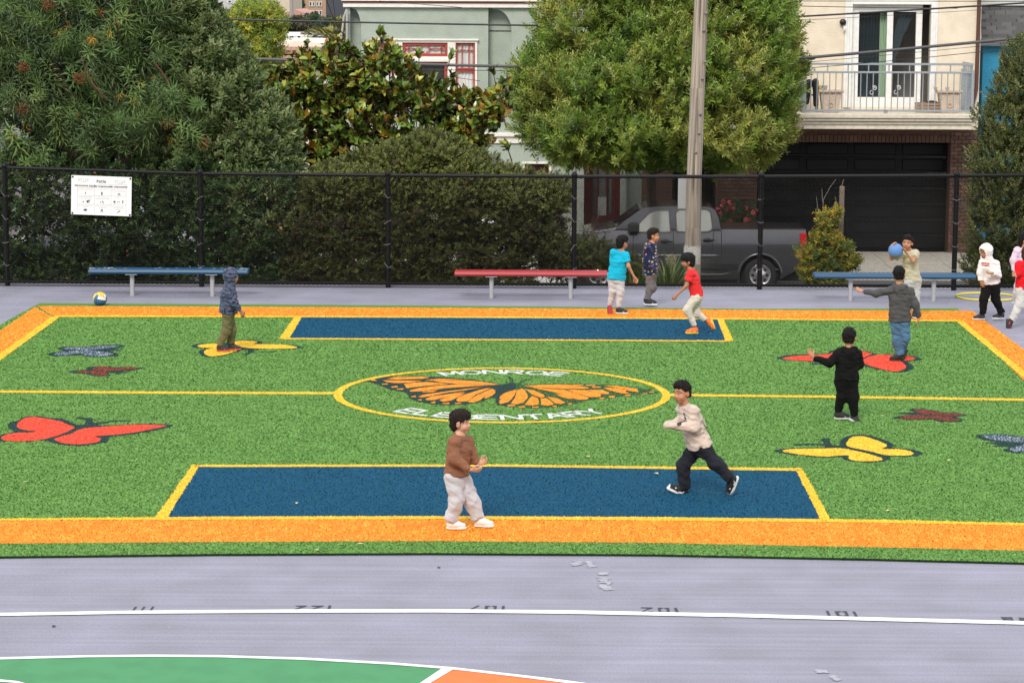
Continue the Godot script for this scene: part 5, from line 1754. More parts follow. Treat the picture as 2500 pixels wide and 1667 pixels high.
# ---------- chain-link fence ----------
func fence() -> void:
	var t := thing("chain_link_fence", "black chain link fence along the back of the court", "fence")
	var black := mat(lin(0.009, 0.009, 0.011), 0.45, 0.0, 0.3)
	var wire_mat := mat(lin(0.03, 0.03, 0.032), 0.4)
	var tops: Array = [Vector3(-12.394, 2.154, -42.2), Vector3(-9.053, 2.042, -42.2), Vector3(-5.699, 1.952, -42.2), Vector3(-2.48, 1.936, -42.2), Vector3(0.719, 1.928, -42.2), Vector3(3.915, 1.942, -42.2), Vector3(7.255, 1.972, -42.2), Vector3(10.515, 2.016, -42.2)]
	var w := 3.27
	var h := 1.9
	var wire := MB.new()
	var p := 0.0377
	var n := int(w / p)
	var seg := int(h / (p * 0.5))
	var r := 0.0029
	for i in n:
		var pts := []
		for k in seg + 1:
			pts.append(Vector3(i * p + (p + 0.002 if (k + i) % 2 else -0.002), k * p * 0.5, 0.003 if k % 2 else -0.003))
		for k in seg:
			var a: Vector3 = pts[k]
			var b: Vector3 = pts[k + 1]
			var d := (b - a).normalized()
			var s := Vector3(d.y, -d.x, 0) * r
			var f := Vector3(0, 0, r * 1.2)
			var o := wire.v.size()
			for q in [[-s, -s], [s, s], [f, f]]:
				wire.vert(a + q[0], q[1].normalized())
				wire.vert(b + q[0], q[1].normalized())
			wire.idx.append_array([o, o + 1, o + 3, o, o + 3, o + 2, o + 2, o + 3, o + 5, o + 2, o + 5, o + 4, o + 4, o + 5, o + 1, o + 4, o + 1, o])
	var wm := wire.mesh()
	var tie_mat := mat(lin(0.3, 0.3, 0.3), 0.5)
	for i in tops.size():
		var q: Vector3 = tops[i]
		var mb := MB.new()
		mb.tube([Vector3(q.x, -0.05, q.z - 0.05), Vector3(q.x, q.y + 0.03, q.z - 0.05)], 0.044, 12)
		mb.lathe([Vector2(0.0, 0.0), Vector2(0.052, 0.0), Vector2(0.054, 0.05), Vector2(0.03, 0.085), Vector2(0, 0.1)], 12, Transform3D(Basis(), Vector3(q.x, q.y - 0.01, q.z - 0.05)))
		put("post", mb, black, t)
		mb = MB.new()
		for y in [0.35, 0.75, 1.15, 1.55]:
			mb.tube([Vector3(q.x - 0.06, y + rnd(-0.1, 0.1), q.z + 0.005), Vector3(q.x, y, q.z - 0.004), Vector3(q.x + 0.05, y + 0.02, q.z + 0.004)], 0.0032, 5)
		put("tie", mb, tie_mat, t)
		if i == tops.size() - 1:
			break
		var q2: Vector3 = tops[i + 1]
		mb = MB.new()
		mb.tube([q + Vector3(0, 0, -0.05), q2 + Vector3(0, 0, -0.05)], 0.031, 10)
		put("top_rail", mb, black, t)
		mb = MB.new()
		mb.tube([Vector3(q.x, 0.075, q.z - 0.04), Vector3(q2.x, 0.075, q.z - 0.04)], 0.027, 10)
		put("bottom_rail", mb, black, t)
		var hh := (q.y + q2.y) * 0.5 - 0.01
		var bs := Basis(Vector3((q2.x - q.x) / w, (q2.y - q.y) / w, 0), Vector3(0, (q.y - 0.01) / h, 0), Vector3(0, 0, 1))
		put("mesh_panel", wm, wire_mat, t, Transform3D(bs, Vector3(q.x, 0.015, q.z))).set_meta("kind", "stuff")


# ---------- plants ----------
func leaf_mat(rough := 0.5, through := 0.35) -> StandardMaterial3D:
	var m := mat(Color.WHITE, rough, 0.0, 0.45)
	m.backlight_enabled = true
	m.backlight = Color(through, through, through * 0.6)
	return m


# one folded leaf of four triangles
func leaf(mb: MB, base: Vector3, dir: Vector3, up: Vector3, l: float, w: float, fold := 0.25, droop := 0.0) -> void:
	var s := dir.cross(up)
	s = s.normalized() if s.length() > 1e-3 else Vector3.RIGHT
	var u := s.cross(dir).normalized()
	var mid := base + dir * l * 0.5 + u * fold * w * 0.0
	var tip := base + dir * l - u * droop * l
	var a := mid + s * w * 0.5 + u * fold * w
	var b := mid - s * w * 0.5 + u * fold * w
	mid -= u * droop * l * 0.12
	for t in [[base, a, mid], [mid, a, tip], [base, mid, b], [mid, tip, b]]:
		mb.tri(t[0], t[2], t[1])


func rand_dir() -> Vector3:
	var z := rnd(-1, 1)
	var a := rnd(0, TAU)
	var r := sqrt(1 - z * z)
	return Vector3(r * cos(a), z, r * sin(a))


# a shoot of leaves round a short stem along +y
func sprig(n: int, stem: float, l: float, w: float, spread: float, droop := 0.1, fold := 0.25) -> MB:
	var mb := MB.new()
	for i in n:
		var t := float(i) / n
		var g := i * 2.4 + rnd(-0.4, 0.4)
		var out := Vector3(cos(g), 0, sin(g))
		var sp := spread * (1.0 - 0.5 * t) + rnd(-0.15, 0.15)
		var d := (out * sp + Vector3.UP * (1.0 - sp * 0.6)).normalized()
		var k := rnd(0.75, 1.2)
		mb.col = Color(1, 1, 1) * rnd(0.8, 1.2)
		leaf(mb, Vector3(0, stem * (t - 0.3), 0) + out * 0.004, d, Vector3.UP, l * k * (1.0 - 0.25 * t), w * k, fold, droop)
	return mb


func aim(dir: Vector3, s: float) -> Basis:
	var y := dir.normalized()
	var x := y.cross(Vector3(0.31, 0.2, 0.93)).normalized()
	var b := Basis(x, y, x.cross(y)).rotated(y, rnd(0, TAU))
	return b.scaled(Vector3(s, s, s))


# shoots spread through the outer part of overlapping rounded masses; inner gives how deep they reach
func crown_points(blobs: Array, n: int, inner := 0.55, up := 0.45, jit := 0.5, front := 0.7) -> Array:
	var o := []
	var wts := []
	var tot := 0.0
	for b in blobs:
		tot += pow(b[1].x * b[1].y, 0.8)
		wts.append(tot)
	var tries := 0
	while o.size() < n and tries < n * 6:
		tries += 1
		var pick := rnd(0, tot)
		var i := 0
		while wts[i] < pick:
			i += 1
		var b = blobs[i]
		var d := rand_dir()
		if d.z < 0.0 and rng.randf() < front:
			d.z = -d.z
		var lump := 1.0 + 0.3 * noise.get_noise_3dv((b[0] + d * b[1]) * 1.4) + 0.12 * noise.get_noise_3dv((b[0] + d * b[1]) * 4.0)
		var rad := lerpf(inner, 1.0, sqrt(rng.randf())) * lump
		var p: Vector3 = b[0] + d * b[1] * rad
		var buried := false
		for c in blobs:
			if c != b and ((p - c[0]) / c[1]).length() < inner * 0.9:
				buried = true
				break
		if buried:
			continue
		o.append([p, (d + Vector3.UP * up + rand_dir() * jit).normalized()])
	return o


func foliage(called: String, t: Node3D, pts: Array, protos: Array, m: Material, s0: float, s1: float, pal: Array, vary: float, hue: Variant = null) -> void:
	for k in protos.size():
		var xs := []
		var cs := PackedColorArray()
		for i in range(k, pts.size(), protos.size()):
			xs.append(Transform3D(aim(pts[i][1], rnd(s0, s1)), pts[i][0]))
			var c: Color = pal[rng.randi() % pal.size()]
			if hue != null:
				c = hue.call(pts[i][0], c)
			cs.append(wobble(c, vary))
		scatter(called, protos[k], m, t, xs, cs)


func trunk(t: Node3D, base: Vector3, tops: Array, r: float, m: Material) -> void:
	var mb := MB.new()
	var hub := base
	for q in tops:
		hub += (q - base) / tops.size() * 0.55
	hub.x = lerpf(hub.x, base.x, 0.5)
	mb.tube([base - Vector3(0, 0.1, 0), base.lerp(hub, 0.3) + Vector3(rnd(-0.06, 0.06), 0, 0), base.lerp(hub, 0.7) + Vector3(rnd(-0.06, 0.06), 0, 0), hub], [r * 1.25, r, r * 0.9, r * 0.75], 10)
	put("trunk", mb, m, t)
	mb = MB.new()
	for q in tops:
		mb.tube([hub - Vector3(0, 0.05, 0), hub.lerp(q, 0.4) + Vector3(0, 0.12, 0) + rand_dir() * 0.08, hub.lerp(q, 0.75) + rand_dir() * 0.1, q], [r * 0.6, r * 0.42, r * 0.25, r * 0.08], 7)
	put("limbs", mb, m, t)


func blob_tops(blobs: Array, k: int) -> Array:
	var o := []
	for i in range(0, blobs.size(), k):
		o.append(blobs[i][0])
	return o


func vegetation() -> void:
	var bark := mottled(lin(0.10, 0.07, 0.05), 0.95, 0.6, noise_tex(0.05, Color(0.5, 0.5, 0.5), Color(1.2, 1.2, 1.2), 101, 128, 4, Vector2(3, 1)))
	var matte := leaf_mat(0.6, 0.35)
	var glossy := leaf_mat(0.36, 0.25)
	# dark hedge along the left half of the fence
	var blobs: Array = [[Vector3(-10.015, 1.464, -44.15), Vector3(0.86, 0.705, 0.75)], [Vector3(-9.231, 1.545, -44.15), Vector3(0.781, 0.705, 0.75)], [Vector3(-8.451, 1.471, -44.15), Vector3(0.781, 0.705, 0.75)], [Vector3(-7.67, 1.474, -44.15), Vector3(0.781, 0.705, 0.75)], [Vector3(-6.89, 1.4, -44.15), Vector3(0.781, 0.705, 0.75)], [Vector3(-6.109, 1.403, -44.15), Vector3(0.781, 0.705, 0.75)], [Vector3(-5.329, 1.328, -44.15), Vector3(0.781, 0.627, 0.75)], [Vector3(-4.547, 1.41, -44.15), Vector3(0.546, 0.548, 0.75)], [Vector3(-10.036, 0.68, -44.15), Vector3(0.862, 0.709, 0.75)], [Vector3(-9.256, 0.526, -44.15), Vector3(0.47, 0.631, 0.75)], [Vector3(-8.469, 0.687, -44.15), Vector3(0.783, 0.709, 0.75)], [Vector3(-7.685, 0.691, -44.15), Vector3(0.783, 0.709, 0.75)], [Vector3(-6.902, 0.694, -44.15), Vector3(0.783, 0.708, 0.75)], [Vector3(-6.119, 0.698, -44.15), Vector3(0.783, 0.708, 0.75)], [Vector3(-5.336, 0.702, -44.15), Vector3(0.782, 0.708, 0.75)], [Vector3(-4.554, 0.705, -44.15), Vector3(0.626, 0.708, 0.75)], [Vector3(-10.056, -0.029, -44.15), Vector3(0.864, 0.633, 0.75)], [Vector3(-9.115, -0.103, -44.15), Vector3(0.55, 0.395, 0.75)], [Vector3(-8.484, 0.018, -44.15), Vector3(0.785, 0.553, 0.75)], [Vector3(-7.699, 0.022, -44.15), Vector3(0.785, 0.553, 0.75)], [Vector3(-6.914, 0.025, -44.15), Vector3(0.785, 0.553, 0.75)], [Vector3(-6.129, 0.029, -44.15), Vector3(0.784, 0.553, 0.75)], [Vector3(-5.345, 0.033, -44.15), Vector3(0.784, 0.553, 0.75)], [Vector3(-4.561, -0.003, -44.15), Vector3(0.627, 0.474, 0.75)]]
	var t := thing("hedge", "dense dark green hedge behind the fence left of the brown shrub", "hedge")
	var small := [sprig(16, 0.2, 0.07, 0.036, 0.9, 0.15), sprig(14, 0.18, 0.065, 0.036, 1.0, 0.1), sprig(18, 0.22, 0.06, 0.033, 0.8, 0.2)]
	var dark := [lin(0.032, 0.07, 0.02), lin(0.042, 0.085, 0.024), lin(0.026, 0.055, 0.02), lin(0.06, 0.11, 0.034), lin(0.09, 0.15, 0.04)]
	foliage("foliage", t, crown_points(blobs, 6500, 0.35, 0.3, 0.9, 0.85), small, glossy, 0.8, 1.3, dark, 0.3)
	foliage("faded_leaves", t, crown_points(blobs, 70, 0.9, 0.2, 1.0, 1.0), [sprig(2, 0.05, 0.08, 0.045, 1.0)], matte, 0.8, 1.2, [lin(0.4, 0.26, 0.15), lin(0.45, 0.36, 0.2), lin(0.3, 0.14, 0.08), lin(0.2, 0.28, 0.05)], 0.3)
	trunk(t, Vector3(-7.0, -1.85, -44.3), blob_tops(blobs, 5), 0.09, bark)
	# tall bushy shrub, paler, with small leaves
	blobs = [[Vector3(-6.244, 5.419, -45), Vector3(0.55, 0.544, 1)], [Vector3(-6.294, 4.719, -45), Vector3(0.591, 0.625, 1)], [Vector3(-6.106, 4.094, -45), Vector3(0.631, 0.706, 1)], [Vector3(-5.739, 3.861, -45), Vector3(0.379, 0.471, 1)], [Vector3(-6.117, 3.388, -45), Vector3(0.751, 0.709, 1)], [Vector3(-5.486, 3.194, -45), Vector3(0.593, 0.592, 1)], [Vector3(-6.206, 2.679, -45), Vector3(0.793, 0.713, 1)], [Vector3(-5.256, 2.604, -45), Vector3(0.753, 0.633, 1)], [Vector3(-4.861, 2.526, -45), Vector3(0.476, 0.554, 1)], [Vector3(-6.296, 1.966, -45), Vector3(0.794, 0.716, 1)], [Vector3(-5.422, 1.97, -45), Vector3(0.873, 0.716, 1)], [Vector3(-4.709, 1.893, -45), Vector3(0.476, 0.636, 1)], [Vector3(-5.225, 1.29, -44.6), Vector3(0.947, 0.633, 1)], [Vector3(-4.595, 1.214, -44.6), Vector3(0.434, 0.554, 1)], [Vector3(-4.917, 0.658, -44.6), Vector3(0.632, 0.636, 1)]]
	t = thing("tall_shrub", "tall grey green shrub with small leaves rising right of the feathery tree", "shrub")
	var sm2 := [sprig(18, 0.26, 0.105, 0.033, 0.8, 0.1), sprig(16, 0.24, 0.10, 0.034, 0.9, 0.05), sprig(20, 0.28, 0.10, 0.032, 0.7, 0.12)]
	var grey := [lin(0.11, 0.165, 0.05), lin(0.14, 0.20, 0.07), lin(0.085, 0.135, 0.04), lin(0.18, 0.235, 0.09), lin(0.23, 0.28, 0.13)]
	foliage("foliage", t, crown_points(blobs, 8000, 0.5, 0.9, 0.5, 0.75), sm2, matte, 0.9, 1.5, grey, 0.25)
	trunk(t, Vector3(-4.6, -1.85, -45.2), blob_tops(blobs, 4), 0.12, bark)
	var fl := MB.new()
	for k in 5:
		leaf(fl, Vector3.ZERO, Vector3(cos(k * 1.257), 0.5, sin(k * 1.257)).normalized(), Vector3.UP, 0.035, 0.025)
	foliage("white_flowers", t, crown_points(blobs, 26, 1.0, 0.2, 0.5, 1.0), [fl], matte, 0.8, 1.4, [lin(0.8, 0.8, 0.75)], 0.05)
	feathery_tree(bark)
	blobs = [[Vector3(-9.749, 4.366, -46.6), Vector3(0.49, 0.486, 1)], [Vector3(-9.006, 4.692, -46.6), Vector3(0.735, 0.648, 1)], [Vector3(-8.197, 4.372, -46.6), Vector3(0.817, 0.73, 1)], [Vector3(-7.378, 4.456, -46.6), Vector3(0.898, 0.73, 1)], [Vector3(-6.729, 4.215, -46.6), Vector3(0.653, 0.731, 1)], [Vector3(-9.356, 3.718, -46.6), Vector3(0.901, 0.651, 1)], [Vector3(-8.377, 3.56, -46.6), Vector3(0.901, 0.652, 1)], [Vector3(-7.394, 3.564, -46.6), Vector3(0.9, 0.652, 1)], [Vector3(-6.743, 3.322, -46.6), Vector3(0.655, 0.653, 1)], [Vector3(-9.538, 2.985, -46.6), Vector3(0.903, 0.573, 1)], [Vector3(-8.639, 2.825, -46.6), Vector3(0.903, 0.573, 1)], [Vector3(-7.654, 2.829, -46.6), Vector3(0.902, 0.655, 1)], [Vector3(-6.837, 2.587, -46.6), Vector3(0.739, 0.656, 1)], [Vector3(-9.146, 2.168, -46.6), Vector3(0.494, 0.411, 1)], [Vector3(-8.408, 2.089, -46.6), Vector3(0.823, 0.493, 1)], [Vector3(-7.503, 2.093, -46.6), Vector3(0.904, 0.493, 1)], [Vector3(-6.767, 1.85, -46.6), Vector3(0.74, 0.494, 1)], [Vector3(-10.587, 3.632, -46.6), Vector3(0.492, 1.307, 1)], [Vector3(-10.708, 2.243, -46.6), Vector3(0.411, 0.658, 1)]]
	t = thing("dark_tree", "very dark dense tree behind the feathery one at the upper left", "tree")
	foliage("foliage", t, crown_points(blobs, 4200, 0.3, 0.4, 0.8, 0.8), small, glossy, 1.1, 1.8, [lin(0.014, 0.03, 0.010), lin(0.02, 0.04, 0.014), lin(0.03, 0.055, 0.02)], 0.3)
	trunk(t, Vector3(-6.4, -1.85, -46.8), blob_tops(blobs, 3), 0.14, bark)
	magnolia(bark)
	# brown-green small-leaved shrub with bare twigs low down
	blobs = [[Vector3(-2.043, 1.978, -44), Vector3(1.008, 0.466, 0.8)], [Vector3(-2.664, 1.665, -44), Vector3(0.932, 0.545, 0.8)], [Vector3(-1.267, 1.671, -44), Vector3(1.009, 0.545, 0.8)], [Vector3(-0.49, 1.519, -44), Vector3(0.699, 0.467, 0.8)], [Vector3(0.132, 1.444, -44), Vector3(0.543, 0.389, 0.8)], [Vector3(-3.364, 1.584, -44), Vector3(0.699, 0.467, 0.8)], [Vector3(-4.069, 0.879, -44), Vector3(0.623, 0.548, 0.8)], [Vector3(-3.368, 0.96, -44), Vector3(0.779, 0.626, 0.8)], [Vector3(-2.511, 0.964, -44), Vector3(0.856, 0.626, 0.8)], [Vector3(-1.655, 1.046, -44), Vector3(0.856, 0.625, 0.8)], [Vector3(-0.799, 0.972, -44), Vector3(0.856, 0.547, 0.8)], [Vector3(-0.021, 0.898, -44), Vector3(0.7, 0.548, 0.8)], [Vector3(-3.918, 0.253, -44), Vector3(0.703, 0.393, 0.8)], [Vector3(-3.059, 0.336, -44), Vector3(0.702, 0.393, 0.8)], [Vector3(-0.642, 0.425, -44), Vector3(0.623, 0.314, 0.8)], [Vector3(0.292, 0.508, -44), Vector3(0.467, 0.392, 0.8)], [Vector3(-1.732, 2.212, -44), Vector3(0.543, 0.349, 0.8)], [Vector3(0.528, 0.274, -44), Vector3(0.39, 0.314, 0.8)], [Vector3(1.385, 0.278, -44), Vector3(0.312, 0.157, 0.8)], [Vector3(1.775, 0.202, -44), Vector3(0.312, 0.173, 0.8)], [Vector3(-2.279, 0.339, -44), Vector3(0.702, 0.471, 0.8)], [Vector3(-1.422, 0.343, -44), Vector3(0.702, 0.432, 0.8)], [Vector3(-3.608, -0.059, -44), Vector3(0.703, 0.275, 0.8)], [Vector3(-2.827, -0.056, -44), Vector3(0.703, 0.275, 0.8)], [Vector3(-2.046, -0.052, -44), Vector3(0.703, 0.275, 0.8)], [Vector3(-1.265, -0.087, -44), Vector3(0.625, 0.236, 0.8)], [Vector3(-0.485, -0.044, -44), Vector3(0.546, 0.22, 0.8)], [Vector3(0.994, 0.394, -44), Vector3(0.467, 0.314, 0.8)]]
	t = thing("brown_shrub", "broad olive brown shrub with fine leaves behind the red bench", "shrub")
	var fine := [sprig(26, 0.17, 0.042, 0.024, 1.1, 0.1), sprig(24, 0.15, 0.04, 0.025, 1.0, 0.05), sprig(28, 0.18, 0.038, 0.023, 1.2, 0.1)]
	var olive := [lin(0.09, 0.11, 0.024), lin(0.075, 0.095, 0.024), lin(0.11, 0.135, 0.03), lin(0.065, 0.07, 0.026), lin(0.15, 0.175, 0.042), lin(0.085, 0.06, 0.033)]
	foliage("foliage", t, crown_points(blobs, 19000, 0.3, 0.5, 1.1, 0.8), fine, matte, 0.75, 1.25, olive, 0.3)
	foliage("green_growth", t, crown_points(blobs.slice(0, 6) + blobs.slice(16, 17), 3800, 0.8, 0.8, 0.7, 0.85), fine, matte, 0.75, 1.2, [lin(0.15, 0.18, 0.04), lin(0.12, 0.15, 0.035), lin(0.18, 0.20, 0.05)], 0.22)
	foliage("red_tips", t, crown_points(blobs.slice(0, 8), 90, 0.95, 0.3, 0.9, 1.0), [fine[0]], matte, 0.5, 0.8, [lin(0.2, 0.06, 0.035), lin(0.16, 0.07, 0.04)], 0.3)
	var tw := MB.new()
	for i in 420:
		var a := Vector3(rnd(-4.3, 1.4), rnd(-0.6, 0.9), rnd(-44.6, -43.3))
		var d := Vector3(rnd(-1, 1), rnd(0.0, 1.0), rnd(-0.5, 0.5)).normalized()
		tw.tube([a, a + d * rnd(0.2, 0.4), a + d * rnd(0.45, 0.8) + rand_dir() * 0.12], [0.007, 0.005, 0.002], 4, false)
	put("twigs", tw, mat(lin(0.075, 0.055, 0.045), 0.9), t).set_meta("kind", "stuff")
	trunk(t, Vector3(-1.6, -1.85, -44.3), blob_tops(blobs, 3), 0.08, bark)
	olive_tree(bark)
	# dense hedge at the right edge
	blobs = [[Vector3(8.753, 3.782, -44.4), Vector3(0.349, 0.541, 0.85)], [Vector3(8.637, 3.317, -44.4), Vector3(0.466, 0.621, 0.85)], [Vector3(9.144, 3.242, -44.4), Vector3(0.466, 0.699, 0.85)], [Vector3(8.525, 2.696, -44.4), Vector3(0.583, 0.623, 0.85)], [Vector3(9.168, 2.543, -44.4), Vector3(0.622, 0.702, 0.85)], [Vector3(8.444, 2.073, -44.4), Vector3(0.623, 0.626, 0.85)], [Vector3(9.192, 1.842, -44.4), Vector3(0.624, 0.705, 0.85)], [Vector3(8.425, 1.447, -44.4), Vector3(0.625, 0.628, 0.85)], [Vector3(9.217, 1.137, -44.4), Vector3(0.703, 0.708, 0.85)], [Vector3(8.461, 0.819, -44.4), Vector3(0.642, 0.631, 0.85)], [Vector3(9.241, 0.428, -44.4), Vector3(0.705, 0.712, 0.85)], [Vector3(8.504, 0.188, -44.4), Vector3(0.666, 0.554, 0.85)], [Vector3(9.258, -0.046, -44.4), Vector3(0.706, 0.475, 0.85)], [Vector3(8.076, 0.107, -44.4), Vector3(0.275, 0.396, 0.85)]]
	t = thing("hedge", "dark green hedge with pale new shoots at the right edge", "hedge")
	var sh := [lin(0.09, 0.115, 0.03), lin(0.065, 0.088, 0.025), lin(0.115, 0.14, 0.038), lin(0.19, 0.20, 0.065)]
	foliage("foliage", t, crown_points(blobs, 8000, 0.4, 1.2, 0.6, 0.8), [sprig(18, 0.24, 0.06, 0.026, 0.7, 0.05), sprig(16, 0.22, 0.06, 0.028, 0.9, 0.1)], glossy, 0.8, 1.25, sh, 0.28)
	trunk(t, Vector3(9.0, -1.85, -44.5), blob_tops(blobs, 4), 0.1, bark)
	# low yellowish bush in front of the driveway, with its stake
	blobs = [[Vector3(5.187, 1.122, -44), Vector3(0.084, 0.103, 0.45)], [Vector3(5.4, 1.141, -44), Vector3(0.071, 0.14, 0.45)], [Vector3(5.19, 0.991, -44), Vector3(0.112, 0.075, 0.45)], [Vector3(5.177, 0.729, -44), Vector3(0.205, 0.15, 0.45)], [Vector3(5.401, 0.711, -44), Vector3(0.112, 0.131, 0.45)], [Vector3(5.014, 0.465, -44), Vector3(0.28, 0.131, 0.45)], [Vector3(5.331, 0.504, -44), Vector3(0.317, 0.15, 0.45)], [Vector3(5.554, 0.543, -44), Vector3(0.149, 0.113, 0.45)], [Vector3(5.037, 0.277, -44), Vector3(0.224, 0.169, 0.45)], [Vector3(5.336, 0.279, -44), Vector3(0.317, 0.188, 0.45)], [Vector3(5.69, 0.318, -44), Vector3(0.168, 0.132, 0.45)], [Vector3(5.079, 0.071, -44), Vector3(0.28, 0.169, 0.45)], [Vector3(5.416, 0.053, -44), Vector3(0.28, 0.17, 0.45)], [Vector3(5.232, -0.098, -44), Vector3(0.262, 0.113, 0.45)], [Vector3(4.966, 0.127, -44), Vector3(0.168, 0.132, 0.45)]]
	t = thing("yellow_bush", "small yellow green bush tapering upward beside a wooden stake", "shrub")
	var yel := [lin(0.45, 0.36, 0.03), lin(0.28, 0.28, 0.035), lin(0.5, 0.36, 0.035), lin(0.17, 0.21, 0.035), lin(0.12, 0.17, 0.035)]
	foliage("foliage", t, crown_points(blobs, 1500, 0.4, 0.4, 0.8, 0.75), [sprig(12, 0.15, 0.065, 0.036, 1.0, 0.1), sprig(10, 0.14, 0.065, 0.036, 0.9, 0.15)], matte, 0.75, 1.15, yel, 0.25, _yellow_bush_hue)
	tw = MB.new()
	for q in [[420, 560, 440, 380, 555, 225], [440, 480, 425, 400, 420, 320], [400, 560, 380, 480, 368, 390], [440, 540, 500, 500, 580, 450], [545, 520, 560, 440, 548, 395]]:
		pass
	var tws: Array = [[Vector3(5.179, 1.066, -44), Vector3(5.19, 1.402, -44), Vector3(5.306, 1.626, -44), Vector3(5.407, 1.766, -44)], [Vector3(5.186, 1.327, -44), Vector3(5.168, 1.458, -44), Vector3(5.158, 1.598, -44)], [Vector3(5.151, 1.065, -44), Vector3(5.091, 1.252, -44), Vector3(5.064, 1.457, -44)], [Vector3(5.205, 1.141, -44), Vector3(5.333, 1.253, -44), Vector3(5.461, 1.343, -44)], [Vector3(5.399, 1.216, -44), Vector3(5.427, 1.347, -44), Vector3(5.399, 1.45, -44)], [Vector3(5.514, 1.646, -44), Vector3(5.541, 1.767, -44)]]
	for q in tws:
		var rr := []
		for k in q.size():
			rr.append(0.009 - 0.006 * k / q.size())
		tw.tube(q, rr, 5)
	put("bare_twigs", tw, mat(lin(0.2, 0.17, 0.15), 0.9), t)
	trunk(t, Vector3(5.213, -1.85, -44.0), blob_tops(blobs, 4), 0.045, bark)
	tw = MB.new()
	tw.bar(Vector3(5.532, -1.85, -44.3), Vector3(5.557, 1.618, -44.3), 0.085, 0.085, 0.008)
	tag(put("wooden_stake", tw, mottled(lin(0.26, 0.2, 0.16), 0.9, 0.5, noise_tex(0.04, Color(0.65, 0.65, 0.65), Color(1.15, 1.15, 1.15), 102, 128, 4, Vector2(5, 1)))), "weathered square wooden stake rising from the yellow bush", "stake")
	lily_clumps(matte)
	far_plants(matte, bark)
	geranium(matte)


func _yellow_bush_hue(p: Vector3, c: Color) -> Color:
	return c if rng.randf() < 0.7 or p.y > 0.75 else lin(0.13, 0.19, 0.04)


